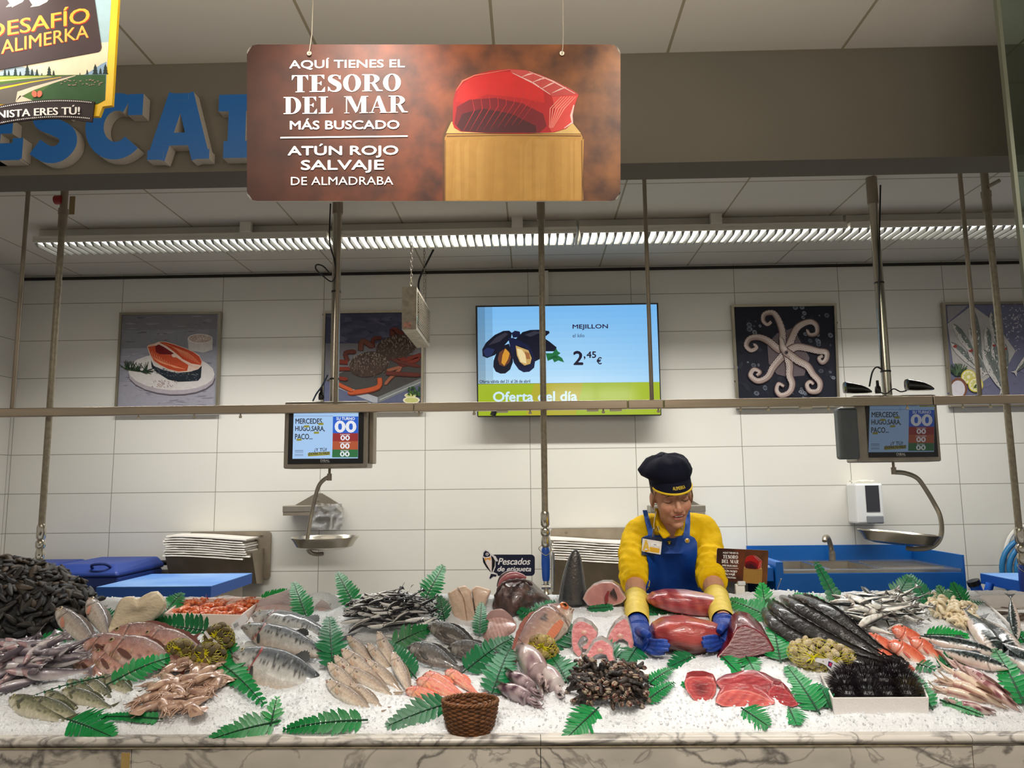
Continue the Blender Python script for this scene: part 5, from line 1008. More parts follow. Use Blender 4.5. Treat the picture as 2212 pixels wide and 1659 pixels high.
for a in (
    ((54, 1372), (64, 1294), 34, 'deep green fern frond upright in front of the mussels', 12, 0.1, None, 1, 0.85, (4, 70)),
    ((84, 1386), (200, 1366), 26, 'green fern frond lying between the mussels and the slim fishes', 11, 0.1, None, 0, 0.6, (6, 10)),
    ((238, 1476), (388, 1416), 34, 'green fern frond lying across the front of the red breams', 11, 0.16, None, 0, 0.6, (8, 14)),
    ((150, 1556), (242, 1592), 46, 'large green frond fanned out at the lower left corner', 13, 0.05, None, 0, 0.5, (6, 2)),
    ((218, 1464), (60, 1508), 9, 'thin dark green frond stem over the small olive fishes', 8, 0.12, None, 1, 0.6, (12, 12)),
    ((345, 1553), (206, 1549), 17, 'small fern frond below the heap of baby squid', 14, 0.08, None, 0, 0.6, (4, 4), 'round'),
    ((596, 1560), (447, 1601), 40, 'green frond on the ice edge below the large salmon, left one', 11, 0.12, None, 0, 0.62, (6, 2)),
    ((585, 1566), (598, 1508), 28, 'upright little frond with five long leaflets below the salmon', 5, 0.1, None, 2, 0.75, (4, 40)),
    ((470, 1430), (572, 1524), 40, 'green frond between the baby squid and the large salmon', 12, 0.12, None, 0, 0.62, (8, 6)),
    ((452, 1364), (312, 1352), 44, 'broad dark frond lying over the front rim of the shrimp tray', 13, 0.12, None, 1, 0.75, (6, 8)),
    ((352, 1330), (394, 1282), 32, 'green frond standing between the white fillet and the shrimp tray', 9, 0.1, None, 0, 0.7, (4, 26)),
    ((330, 1348), (352, 1316), 30, 'green frond under the right edge of the white fillet', 8, 0.05, None, 1, 0.6, (4, 8)),
    ((505, 1420), (480, 1375), 24, 'green frond beside the pair of clam nets', 7, 0.1, None, 0, 0.6, (6, 10)),
    ((440, 1420), (420, 1378), 16, 'small dark frond between the clam nets on the left', 6, 0.1, None, 1, 0.6, (6, 10)),
    ((664, 1338), (634, 1259), 32, 'tall green fern frond standing between the two ray wings', 12, 0.08, None, 0, 0.85, (6, 60)),
    ((768, 1312), (729, 1238), 30, 'tall fern frond standing at the left end of the anchovies', 11, 0.08, None, 0, 0.9, (6, 70)),
    ((917, 1296), (957, 1223), 32, 'tall fern frond standing behind the right end of the anchovies', 10, 0.08, None, 0, 0.9, (6, 70)),
    ((719, 1444), (711, 1334), 44, 'broad upright frond between the salmon and the whitings', 12, 0.1, None, 1, 0.75, (6, 40)),
    ((846, 1394), (928, 1356), 36, 'green frond with tall leaflets left of the dark breams', 10, 0.1, None, 0, 0.75, (8, 14)),
    ((896, 1462), (826, 1384), 36, 'broad dark frond hanging over the right side of the whitings', 12, 0.1, None, 1, 0.65, (6, 20)),
    ((556, 1304), (620, 1275), 22, 'green frond lying behind the shrimp tray and the ray wing', 10, 0.08, None, 2, 0.7, (6, 20)),
    ((786, 1556), (612, 1577), 34, 'green frond on the ice edge below the whitings', 13, 0.2, None, 0, 0.7, (6, 2)),
    ((968, 1520), (838, 1568), 46, 'large green frond left of the wicker basket', 9, 0.1, None, 1, 0.62, (8, 2)),
    ((1004, 1450), (1108, 1378), 42, 'large frond between the pink mullets and the skinned tail', 12, 0.12, None, 1, 0.68, (8, 14)),
    ((1062, 1500), (1104, 1396), 46, 'broad translucent frond left of the grey squids', 12, 0.1, None, 1, 0.62, (6, 16)),
    ((1226, 1474), (1188, 1416), 44, 'frond lying between the grey squids and the barnacles', 10, 0.05, None, 1, 0.55, (4, 6)),
    ((1176, 1400), (1260, 1352), 36, 'frond lying under the round clam net and the steaks', 9, 0.05, None, 1, 0.55, (4, 6)),
    ((1330, 1425), (1278, 1392), 40, 'dark frond under the three fish steaks', 10, 0.03, None, 1, 0.5, (2, 3)),
    ((1375, 1400), (1350, 1440), 32, 'dark frond right of the fish steaks', 8, 0.03, None, 1, 0.5, (2, 3)),
    ((1402, 1476), (1456, 1444), 20, 'upper of two small fronds right of the barnacles', 10, 0.1, None, 0, 0.65, (4, 8)),
    ((1394, 1516), (1456, 1475), 22, 'lower of two small fronds right of the barnacles', 10, 0.1, None, 0, 0.65, (4, 8)),
    ((1290, 1532), (1223, 1596), 40, 'green frond on the ice edge below the barnacles', 10, 0.05, None, 0, 0.55, (4, 2)),
    ((1390, 1322), (1540, 1328), 46, 'wide dark frond lying behind the tuna in her hands', 14, 0.02, None, 1, 0.45, (2, 3)),
    ((1500, 1418), (1448, 1440), 30, 'small dark frond below the gloved hand on the left', 8, 0.02, None, 1, 0.5, (2, 2)),
    ((1668, 1336), (1572, 1296), 40, 'green frond behind the block of dark tuna', 12, 0.06, None, 0, 0.6, (4, 8)),
    ((1686, 1428), (1668, 1344), 42, 'green frond right of the block of dark tuna', 12, 0.06, None, 0, 0.6, (4, 8)),
    ((1560, 1420), (1594, 1452), 26, 'left of two frond tips below the block of dark tuna', 7, 0.03, None, 0, 0.5, (2, 2)),
    ((1612, 1420), (1632, 1454), 26, 'right of two frond tips below the block of dark tuna', 7, 0.03, None, 0, 0.5, (2, 2)),
    ((1768, 1538), (1700, 1440), 42, 'broad frond between the front tuna pieces and the urchin box', 14, 0.08, None, 0, 0.6, (4, 8)),
    ((1795, 1530), (1770, 1480), 26, 'rounded frond leaning on the front left corner of the urchin box', 8, 0.08, None, 1, 0.7, (4, 20)),
    ((1604, 1532), (1658, 1568), 34, 'large frond tip under the front tuna pieces, left one', 12, 0.02, None, 0, 0.45, (2, 2)),
    ((1704, 1530), (1720, 1564), 32, 'frond tip under the front tuna pieces, right one', 9, 0.02, None, 0, 0.45, (2, 2)),
    ((1540, 1492), (1476, 1478), 26, 'frond tip poking out left of the front tuna pieces', 8, 0.02, None, 0, 0.45, (2, 3)),
    ((1654, 1318), (1646, 1262), 30, 'bright frond standing below the small tuna sign', 8, 0.06, None, 2, 0.85, (6, 50)),
    ((1786, 1318), (1716, 1284), 28, 'bright frond lying behind the long dark fish tails', 10, 0.08, None, 2, 0.7, (6, 20)),
    ((1812, 1306), (1763, 1216), 22, 'tall frond with rounded leaflets in front of the sink', 8, 0.08, None, 1, 0.9, (6, 80), 'round'),
    ((1930, 1304), (1962, 1246), 32, 'left of two tall fronds behind the sardines', 9, 0.06, None, 1, 0.9, (6, 60)),
    ((2010, 1306), (1966, 1242), 24, 'right of two tall fronds behind the sardines', 10, 0.06, None, 1, 0.9, (6, 60)),
    ((2050, 1304), (2027, 1267), 22, 'small upright frond behind the peeled prawns, left one', 9, 0.05, None, 0, 0.9, (6, 40)),
    ((2084, 1308), (2058, 1260), 26, 'small upright frond behind the peeled prawns, right one', 9, 0.05, None, 0, 0.9, (6, 50)),
    ((2046, 1312), (2124, 1302), 18, 'frond lying along the back rim right of the peeled prawns', 10, 0.05, None, 0, 0.7, (4, 8)),
    ((2000, 1372), (2088, 1374), 26, 'flat bright frond below the peeled prawns', 10, 0.03, None, 2, 0.5, (2, 3)),
    ((2012, 1530), (1957, 1444), 28, 'frond between the urchin box and the long squids', 12, 0.06, None, 0, 0.6, (4, 10)),
    ((2034, 1514), (2124, 1546), 18, 'frond lying below the long squids', 10, 0.05, None, 0, 0.6, (4, 4)),
    ((1984, 1436), (2020, 1448), 24, 'short frond with three leaflets in front of the orange gurnards', 4, 0.1, None, 1, 0.7, (10, 8)),
    ((2030, 1442), (2112, 1426), 30, 'dark frond lying between the mackerel and the long squids', 9, 0.04, None, 1, 0.55, (3, 4)),
    ((2214, 1524), (2148, 1402), 36, 'large green frond at the right edge over the mackerel', 12, 0.12, None, 0, 0.75, (8, 30)),
    ((2215, 1390), (2186, 1354), 20, 'green frond at the right edge in front of the white tray', 8, 0.08, None, 0, 0.7, (8, 16)),
    ((1160, 1346), (1120, 1316), 26, 'dark frond in front of the monkfish', 7, 0.05, None, 1, 0.7, (6, 14)),
    ((1150, 1330), (1198, 1300), 26, 'frond lying right of the monkfish', 9, 0.05, None, 1, 0.65, (4, 8)),
    ((1036, 1372), (1040, 1302), 24, 'upright frond between the white fillets and the monkfish', 12, 0.08, None, 1, 0.85, (6, 50)),
    ((960, 1340), (950, 1290), 26, 'dark frond behind the left edge of the white fillets', 9, 0.06, None, 1, 0.8, (6, 40)),
    ((1270, 1316), (1320, 1312), 26, 'flat frond under the pale half fish', 9, 0.02, None, 1, 0.5, (2, 3)),
    ((240, 1338), (212, 1318), 26, 'dark frond behind the upright fish heads', 7, 0.06, None, 1, 0.7, (6, 10)),
    ((86, 1246), (130, 1222), 9, 'single green blade standing behind the mussels', 3, 0.02, None, 1, 0.9, (60, 60)),
    ((20, 1384), (2, 1400), 20, 'dark frond at the left edge under the mussels', 6, 0.02, None, 1, 0.6, (2, 3)),
):
    frond(*a)
# ================================================================ trays and basket
poly_m = mat('white_polystyrene', (236, 232, 228), 0.7, 0, 0.02, 60, 0.15, 200)
def tray(name, label, c, hgt, thick, m, sink=0.01):
    """open box: c = four rim corners (front left, front right, back right, back left) in the room"""
    ce = sum(c)/4; zb = [p-np.array([0, 0, hgt]) for p in c]; inn = [lerp(p, ce, thick) for p in c]; inn = [np.array([i[0], i[1], p[2]]) for i, p in zip(inn, c)]
    ib = [lerp(p, ce, thick*1.25) for p in c]; ib = [np.array([i[0], i[1], p[2]-hgt+0.015]) for i, p in zip(ib, c)]; sm = [lerp(p, ce, 0.03)-np.array([0, 0, hgt]) for p in c]
    b = MB(); V = sm+list(c)+inn+ib
    f = [(3, 2, 1, 0), (12, 13, 14, 15)]
    for o in (0, 4, 8): f += [(o+j, o+(j+1) % 4, o+4+(j+1) % 4, o+4+j) for j in range(4)]
    b.add(V, f); o = b.build(name, m, smooth=0, bevel=0.006, org=tuple(sum(sm)/4)); tag(o, label, 'tray'); return o
tray('shrimp_tray', 'white polystyrene tray of orange shrimps at the back left', sc, 0.07, 0.05, mat('pinkish_polystyrene', (232, 214, 204), 0.7, 0, 0.03, 50))
tray('urchin_tray', 'white polystyrene tray of black sea urchins at the front right', ut, 0.052, 0.04, poly_m)
tray('fish_tray', 'white polystyrene tray of brown fish at the right edge', rt, 0.06, 0.04, poly_m)
# wicker basket
bc = ground(1014, 1590); bc = np.array([bc[0], 2.105, zc1-0.002]); bw = 59*2.1/FPX
bt = thing('wicker_basket', 'small brown wicker basket on the front edge of the counter', 'basket', tuple(bc)); wk = mat('brown_wicker', (112, 70, 36), 0.6, 0, 0.45, 60, 0.3, 120)
h = 0.078; R_ = lambda v: bw*(0.70+0.27*math.sin(v*1.35)**0.8)
b = MB(); rows = 15
for k in range(rows):
    v = (k+0.5)/rows; pts = []; n = 96
    for i in range(n+1):
        q = 2*math.pi*i/n; r_ = R_(v)+0.0022*math.sin(q*14+math.pi*(k % 2)); pts.append((r_*math.cos(q), r_*0.8*math.sin(q), v*h))
    b.tube(pts, 0.0029, 6, cap=False)
b.build('woven_side', wk, bt)
b = MB()
for i in range(28): q = 2*math.pi*i/28; b.tube([(R_(v)*math.cos(q), R_(v)*0.8*math.sin(q), v*h) for v in (0, 0.3, 0.6, 0.8, 1)], 0.0022, 5)
b.build('stake_frame', wk, bt)
b = MB(); n = 120
for s_ in (0, 1): b.tube([((R_(1)+0.002*math.cos(q*20+s_*3.14))*math.cos(q), (R_(1)*0.8+0.002*math.cos(q*20+s_*3.14))*math.sin(q), h+0.003*math.sin(q*20+s_*3.14)) for q in [2*math.pi*i/n for i in range(n+1)]], 0.0034, 6, cap=False)
b.build('rim', wk, bt); MB().lathe([(0.001, 0.001), (bw*0.7, 0.001), (bw*0.7, 0.005), (0.001, 0.005)], 24, sy=0.8).build('bottom', wk, bt)
# ================================================================ fish
def skin(name, rough=0.26, bump=0.25, bscale=140, stretch=(1, 1, 1), vary=0.16, vscale=30, coat=0.6):
    return mat(name, attr=True, rough=rough, bump=bump, bscale=bscale, vary=vary, vscale=vscale, coat=coat, stretch=stretch)
scaly = skin('scaly_wet_skin', 0.26, 0.35, 110); slick = skin('slick_wet_skin', 0.2, 0.12, 40, vary=0.12, vscale=12); flesh_m = skin('wet_flesh', 0.3, 0.25, 45, vary=0.12, vscale=20)
fin_m = mat('fin_membrane', attr=True, rough=0.4, vary=0.2, vscale=60, stretch=(1, 1, 0.2)); eye_m = mat('fish_eye', attr=True, rough=0.08, coat=0.6)
SH = {  # nose..tail stations: top, bottom and half width, as shares of the length
 'bream': ([0, .04, .1, .18, .28, .4, .55, .7, .82, .9, .94], [.0, .075, .125, .165, .19, .195, .165, .11, .06, .042, .045], [-.01, -.05, -.085, -.12, -.145, -.15, -.13, -.09, -.05, -.035, -.04], [.01, .035, .055, .07, .078, .078, .065, .045, .022, .012, .008]),
 'salmon': ([0, .03, .08, .16, .26, .4, .55, .7, .82, .9, .94], [.0, .03, .055, .08, .1, .115, .108, .08, .05, .036, .038], [-.02, -.045, -.065, -.09, -.115, -.13, -.12, -.085, -.05, -.034, -.038], [.012, .03, .045, .06, .07, .074, .066, .048, .026, .014, .008]),
 'slim': ([0, .03, .08, .16, .26, .4, .55, .7, .82, .9, .94], [.004, .026, .046, .066, .08, .085, .078, .058, .036, .026, .028], [-.008, -.028, -.05, -.072, -.088, -.09, -.076, -.054, -.032, -.024, -.028], [.008, .024, .038, .048, .054, .054, .048, .034, .018, .01, .006]),
 'boxy': ([0, .03, .08, .16, .26, .4, .55, .7, .82, .9, .94], [.01, .05, .085, .115, .125, .115, .095, .065, .04, .028, .03], [-.03, -.06, -.085, -.105, -.115, -.1, -.08, -.055, -.034, -.026, -.028], [.02, .045, .065, .08, .085, .07, .056, .038, .02, .011, .007]),
 'torpedo': ([0, .03, .08, .16, .26, .4, .55, .7, .84, .92, .95], [.0, .02, .042, .068, .088, .096, .09, .066, .028, .014, .014], [-.004, -.022, -.046, -.072, -.09, -.096, -.088, -.062, -.026, -.012, -.012], [.006, .02, .038, .056, .066, .068, .06, .042, .018, .009, .006])}
def fish_mesh(shape, colf, m, ns=44, nr=20, bend=0.0, sag=0.0, tail='fork', tailc=(90, 90, 90), tl=0.12, merge_tail=False, open_mouth=0.0, hf=1.0, wf=1.0):
    xs, tp, bt, wd = SH[shape]; rings = []; cols = []
    cen = lambda x: np.array([0, bend*(x-0.35)**2*(1 if x > 0.35 else -0.4), sag*(x-0.4)**2])
    for i in range(ns):
        x = 0.955*(i/(ns-1))**1.15; t_ = np.interp(x, xs, tp)*hf; b_ = np.interp(x, xs, bt)*hf; w_ = np.interp(x, xs, wd)*wf; z0 = (t_+b_)/2; hh = (t_-b_)/2; c = cen(x); R = []; gill = 1+0.06*math.exp(-((x-0.2)/0.012)**2)-0.09*math.exp(-((x-0.225)/0.01)**2)
        for j in range(nr):
            q = 2*math.pi*j/nr; cy, cz = math.cos(q), math.sin(q); yy = w_*np.sign(cy)*abs(cy)**0.85*gill
            R.append((x, c[1]+yy, c[2]+z0+hh*cz)); cc = colf(x, cz, cy); ga = abs(x-0.185-0.035*(1-cz*cz))
            if ns > 40: cc = mixc(cc, tuple(v*0.35 for v in cc), max(0, 1-ga/0.011)*0.7*(cz < 0.7)); cc = mixc(cc, tuple(v*0.3 for v in cc), 0.8*(x < 0.075 and abs(cz+0.2+x*2.5) < 0.09)); cc = mixc(cc, (236, 232, 226), 0.25*(0.08 < x < 0.18 and cz < -0.1)); cc = mixc(cc, (240, 236, 232), max(0, nz(x*60, cz*14, cy*3)-0.25)*0.9)
            cols.append(cc)
        rings.append(R)
    b = MB(); b.ring(rings, 0, cols)
    tb = b if merge_tail else MB()
    x0 = 0.93; h0 = np.interp(x0, xs, tp)*hf; c = cen(x0); c1 = cen(1.0)
    V = []; 
    for s_ in (-1, 1):
        y_ = 0.004*s_; V += [(x0-0.01, c[1]+y_, c[2]+h0*0.9), (1.0+tl*0.25, c1[1]+y_*0.3, c1[2]+tl*(1.05 if tail == 'fork' else 0.75)), (1.0+tl*(0.0 if tail == 'fork' else 0.32), c1[1]+y_*0.3, c1[2]), (1.0+tl*0.25, c1[1]+y_*0.3, c1[2]-tl*(1.05 if tail == 'fork' else 0.75)), (x0-0.01, c[1]+y_, c[2]-h0*0.9)]
    tb.add(V, [(0, 4, 2), (0, 2, 1), (4, 3, 2), (5, 7, 9), (5, 6, 7), (9, 7, 8), (0, 1, 6, 5), (1, 2, 7, 6), (2, 3, 8, 7), (3, 4, 9, 8)], 0, tailc)
    return b, (None if merge_tail else tb), cen
def fins(shape, cen, dors, hf=1.0, anal=True):
    xs, tp, bt, wd = SH[shape]; b = MB(); col, x0, x1, h = dors; n = 12; V = []
    for i in range(n):
        u = i/(n-1); x = lerp(x0, x1, u); z = np.interp(x, xs, tp)*hf*0.96; c = cen(x); hh = h*(math.sin(math.pi*(0.12+0.8*u))**0.7)*(1.0 if i % 2 else 0.82)
        for s_ in (-1, 1): V += [(x, c[1]+0.003*s_, c[2]+z), (x+h*0.5, c[1]+0.001*s_, c[2]+z+hh)]
    f = []
    for i in range(n-1):
        o = 4*i; f += [(o, o+4, o+5, o+1), (o+2, o+3, o+7, o+6), (o+1, o+5, o+7, o+3)]
    b.add(V, f, 0, col); return b
def pect(x, z, wy, ln, col, ang=-20, side=1):
    b = MB(); n = 7; V = []; a = math.radians(ang); 
    for i in range(n+1):
        u = i/n; w = ln*0.13*(0.35+0.65*math.sin(math.pi*min(1, u*0.75+0.1))); px = x+ln*u*math.cos(a); pz = z+ln*u*math.sin(a); py = side*(wy*1.05+0.002+0.006*math.sin(u*3))
        for e in (-1, 1): V += [(px-e*w*math.sin(a), py, pz+e*w*math.cos(a)), (px-e*w*math.sin(a), py-side*0.003, pz+e*w*math.cos(a))]
    f = []
    for i in range(n): o = 4*i; f += [(o, o+2, o+6, o+4), (o+1, o+5, o+7, o+3), (o, o+4, o+5, o+1), (o+2, o+3, o+7, o+6)]
    f.append((4*n, 4*n+2, 4*n+3, 4*n+1)); b.add(V, f, 0, col); return b
def eye_mesh(x, z, wy, r, side, iris=(190, 186, 170)):
    b = MB()
    b.ell((0, 0, 0), (r, r*0.5, r), 14, 10, 0, (20, 20, 22))
    for i, p in enumerate(b.v):
        q = math.hypot(p[0], p[2])/r
        if side*p[1] > 0: b.c[i] = lin((10, 10, 12)) if q < 0.6 else lin(iris)
    b.v = [(p[0]+x, p[1]+side*wy, p[2]+z) for p in b.v]; return b
def eye_y(shape, x, z, hf, wf):
    xs, tp, bt, wd = SH[shape]; t_, b_ = np.interp(x, xs, tp)*hf, np.interp(x, xs, bt)*hf; cz = min(0.98, abs((z-(t_+b_)/2)/((t_-b_)/2))); return np.interp(x, xs, wd)*wf*(1-cz*cz)**0.42
def make_fish(name, label, cat, group, shape, colf, m=None, bend=0.0, sag=0.0, tail='fork', tailc=(90, 90, 90), tl=0.12, dors=None, pec=None, eye=None, hf=1.0, wf=1.0, ns=72, mouth=None):
    m = m or scaly; t = thing(name, label, cat, (0, 0, 0), group); b, tb, cen = fish_mesh(shape, colf, m, ns, 32, bend, sag, tail, tailc, tl, False, 0, hf, wf)
    b.build('body', m, t, smooth=180); tb.build('tail_fin', fin_m, t, smooth=30)
    xs, tp, bt, wd = SH[shape]
    if dors: fins(shape, cen, dors, hf).build('dorsal_fin', fin_m, t, smooth=30)
    if pec:
        for sd in (-1, 1): x, z = pec[1], pec[2]; pect(x, z, np.interp(x, xs, wd)*wf*0.92+sd*cen(x)[1], pec[3], pec[0], pec[4], sd).build('pectoral_fin', fin_m, t, smooth=40)
    if eye:
        x, z, r, iris = eye
        for sd in (-1, 1): eye_mesh(x, z, eye_y(shape, x, z, hf, wf), r, sd, iris).build('eye', eye_m, t, smooth=60)
    if mouth:
        mb = MB(); w = np.interp(0.03, xs, wd)*wf; mz = mouth[0]
        pts = [(mouth[1], s_*np.interp(mouth[1], xs, wd)*wf*0.96, mz-0.012) for s_ in (1,)]
        P = [(mouth[1], w*1.5, mz-0.014), (mouth[1]*0.5, w*1.15, mz-0.006), (0.006, w*0.55, mz), (-0.004, 0, mz+0.001), (0.006, -w*0.55, mz), (mouth[1]*0.5, -w*1.15, mz-0.006), (mouth[1], -w*1.5, mz-0.014)]
        mb.tube(smoothpath(P, 4), 0.006, 6, 0, mouth[2]); mb.build('mouth', slick, t)
    return t
def orient(P0, P1, n, up_hint):
    """frame with X from head to tail, Y the side, Z the back"""
    d = unit(P1-P0); n = unit(n-d*(n@d)); z = np.cross(d, n)
    if z@up_hint < 0: n = -n; z = -z
    return d, n, z
def place(t, head, tail_, hd=10, td=6, dors=1, k=0.55, scale=1.0, sc_h=1.0, lift=0.0):
    g = ground(head[0], head[1]+hd); P0 = atY(head[0], head[1], float(g[1])); g2 = ground(tail_[0], tail_[1]+td); P1 = atY(tail_[0], tail_[1], float(g2[1]))
    mid = (P0+P1)/2; n = ice_n(mid[0], mid[1])*(1-k)+unit(CAM-mid)*k
    im_up = np.array([0, 0, 1.0]) if abs(P1[0]-P0[0]) > 0.3*abs(P1[2]-P0[2]) else np.array([1.0, 0, 0])
    d, y, z = orient(P0, P1, n, im_up*dors); L_ = np.linalg.norm(P1-P0)*scale
    P0 = P0+n*lift
    t.matrix_world = Matrix([[d[i]*L_, y[i]*L_, z[i]*L_*sc_h, P0[i]] for i in range(3)]+[[0, 0, 0, 1]])
    return t
def placed_copies(proto, specs, used=[None]):
    """first spec moves the thing itself, the others move copies of it and its parts"""
    out = []
    for i, (lab, *a) in enumerate(specs):
        o = proto if i == 0 else copy_tree(proto); o['label'] = lab; kw = a[-1] if isinstance(a[-1], dict) else {}; pos = [q for q in a if not isinstance(q, dict)]
        place(o, *pos, **kw); out.append(o)
    return out
R_ = random.Random(21)
def speck(x, y, s): return nz(x*s, y*s, 3.3)
# --- red breams
def c_red(x, cz, cy):
    c = mixc((192, 140, 126), (112, 78, 74), (cz+0.1)*1.1); c = mixc(c, (220, 192, 180), max(0, -cz-0.35)*1.5); c = mixc(c, (170, 136, 84), max(0, speck(x*2, cz*0.6+cy*0.1, 5))*0.9)
    if x < 0.2: c = mixc(c, (182, 112, 100), 0.35)
    if 0.215 < x < 0.235: c = mixc(c, (60, 34, 32), 0.6)
    return mixc(c, (90, 54, 50), max(0, speck(x, cz, 22))*0.8)
rb = make_fish('red_bream', 'x', 'fish', 'red breams heaped beside the clam nets', 'bream', c_red, dors=((110, 66, 60), .3, .85, .05), pec=((96, 60, 52), .25, -.03, .2, -18), eye=(.105, .05, .03, (150, 128, 90)), tailc=(120, 70, 64), mouth=(-.02, .075, (90, 44, 40)))
placed_copies(rb, [('red bream at the back of the left heap, half hidden', (233, 1372), (420, 1386), 20, 14), ('red bream with a purple sheen at the right of the heap', (301, 1376), (452, 1410), 18, 14),
    ('red bream poking its snout out at the left of the heap', (176, 1388), (330, 1418), 18, 14), ('golden brown red bream lying on top of the heap', (219, 1394), (404, 1440), 22, 16),
    ('pale bellied red bream at the lower left of the heap', (154, 1417), (268, 1486), 14, -24), ('pinkish red bream at the front of the heap behind the fern', (195, 1410), (318, 1478), 20, -20)])
# --- upright bream heads
def c_sil(x, cz, cy):
    c = mixc((168, 156, 142), (78, 70, 68), (cz-0.1)*1.4); c = mixc(c, (214, 204, 190), max(0, -cz-0.2)); c = mixc(c, (150, 110, 100), 0.35*max(0, speck(x, cz, 9)))
    if 0.215 < x < 0.235: c = mixc(c, (80, 62, 58), 0.6)
    return c
hb = make_fish('silver_bream', 'x', 'fish', 'silver breams stuck upright in the ice', 'slim', c_sil, dors=((120, 110, 104), .3, .8, .04), pec=((176, 120, 100), .25, -.03, .16, -24), eye=(.085, .022, .026, (200, 180, 150)), hf=1.25, wf=1.2, mouth=(-.01, .07, (110, 70, 60)))
placed_copies(hb, [('silver fish with its head raised, right of the mussels', (124, 1314), (214, 1406), 66, -10, 1, .9), ('silver fish head standing behind, beside the white fillet', (194, 1292), (236, 1384), 62, -10, 1, .9)])
# --- small olive fishes
def c_olv(x, cz, cy):
    c = mixc((150, 148, 116), (62, 66, 42), (cz+0.1)*1.2); c = mixc(c, (206, 200, 178), max(0, -cz-0.1)*1.3); c = mixc(c, (50, 54, 34), max(0, speck(x*1.2, cz*0.5, 16))*1.0*(cz > -0.3))
    if 0.2 < x < 0.27 and abs(cz+0.05) < 0.3: c = mixc(c, (54, 56, 46), 0.75)
    return c
ov = make_fish('small_olive_fish', 'x', 'fish', 'small olive fishes in a row at the lower left', 'slim', c_olv, dors=((70, 74, 50), .4, .75, .03), pec=((90, 90, 66), .22, -.03, .1, -20), eye=(.06, .02, .018, (190, 180, 140)), tailc=(80, 82, 60), hf=1.15, wf=1.1)
placed_copies(ov, [('olive fish nearest the left end of the row', (21, 1506), (146, 1562), 10, -2, 1, .6, {'sc_h': 1.3}), ('second olive fish of the row, brown backed', (62, 1510), (180, 1556), 12, -2, 1, .6, {'sc_h': 1.3}), ('third olive fish, small and tucked behind', (98, 1494), (176, 1540), 12, -2, 1, .6, {'sc_h': 1.3}),
    ('plump olive fish in the middle of the row', (134, 1490), (244, 1532), 12, -3, 1, .6, {'sc_h': 1.3}), ('olive fish behind the plump one', (146, 1470), (216, 1510), 12, -2, 1, .6, {'sc_h': 1.3}), ('mottled olive fish second from the right end', (183, 1464), (248, 1522), 12, -3, 1, .6, {'sc_h': 1.3}), ('grey sided olive fish at the right end of the row', (216, 1460), (296, 1502), 12, -3, 1, .6, {'sc_h': 1.3})])
# --- salmon
def c_sal(x, cz, cy):
    c = mixc((178, 178, 174), (52, 60, 66), (cz-0.0)*1.9); c = mixc(c, (226, 206, 190), max(0, -cz-0.3)*1.4)
    if cz > -0.1 and speck(x*2.2, cz*0.22, 26) > 0.3: c = mixc(c, (20, 22, 24), 0.8)
    if x < 0.2: c = mixc(c, (150, 152, 150), 0.4)
    if abs(x-0.2-0.04*(1-cz*cz)) < 0.008: c = (150, 40, 36)
    return c
sm = make_fish('salmon', 'x', 'fish', 'whole salmon on the ice', 'salmon', c_sal, dors=((54, 58, 60), .48, .6, .06), pec=((44, 44, 46), .245, -.05, .1, -50), eye=(.065, .022, .014, (200, 190, 150)), tailc=(50, 54, 58), ns=72, mouth=(-.024, .1, (120, 110, 104)))
placed_copies(sm, [('large salmon at the front with a plump silver belly', (507, 1409), (730, 1500), 34, -30, 1, .66, {'sc_h': 1.45}), ('salmon in the middle with a red gill cut', (526, 1352), (726, 1424), 26, 10, 1, .6), ('dark backed salmon at the back, half covered', (550, 1328), (740, 1392), 18, 8, 1, .55)])
# --- whitings
def c_whi(x, cz, cy):
    c = mixc((200, 180, 158), (128, 112, 98), (cz+0.0)*1.3); c = mixc(c, (228, 220, 206), max(0, -cz-0.15)*1.2); c = mixc(c, (150, 120, 104), max(0, speck(x, cz, 10))*0.7)
    if x < 0.2 and speck(x*3, cz, 8) > 0.2: c = mixc(c, (190, 120, 104), 0.4)
    if math.hypot((x-0.27)*3.2, cz-0.12) < 0.1: c = (34, 28, 28)
    return c
wh = make_fish('whiting', 'x', 'fish', 'whitings leaning in a loose fan', 'slim', c_whi, dors=((140, 122, 104), .32, .75, .03), pec=((180, 150, 124), .25, -.03, .1, -22), eye=(.075, .026, .022, (220, 210, 190)), hf=1.12, wf=1.1, tailc=(150, 130, 112), mouth=(-.008, .07, (150, 90, 80)))
placed_copies(wh, [('whiting at the back, below the anchovies', (750, 1374), (814, 1444), 30, -6, 1, .72), ('whiting with its head highest, beside the hanging fern', (816, 1364), (864, 1470), 40, -6, 1, .72), ('whiting behind the middle pair', (794, 1390), (858, 1466), 26, -6, 1, .72),
    ('large whiting with a bright eye in the middle of the fan', (738, 1402), (852, 1508), 24, -6, 1, .72), ('whiting only whose snout shows at the left', (722, 1416), (790, 1492), 20, -6, 1, .72), ('grey whiting right of the middle', (790, 1424), (876, 1504), 20, -6, 1, .72),
    ('pale whiting at the left edge of the fan', (708, 1432), (790, 1512), 18, -6, 1, .72), ('whiting with a red spot, in front of the large one', (741, 1438), (856, 1510), 16, -6, 1, .72), ('small whiting near the front of the fan', (757, 1476), (832, 1536), 10, -6, 1, .72),
    ('whiting at the very front of the fan, whitish belly', (705, 1470), (816, 1548), 12, -6, 1, .72), ('whiting at the right edge, under the fern', (848, 1408), (890, 1508), 24, -6, 1, .72)])
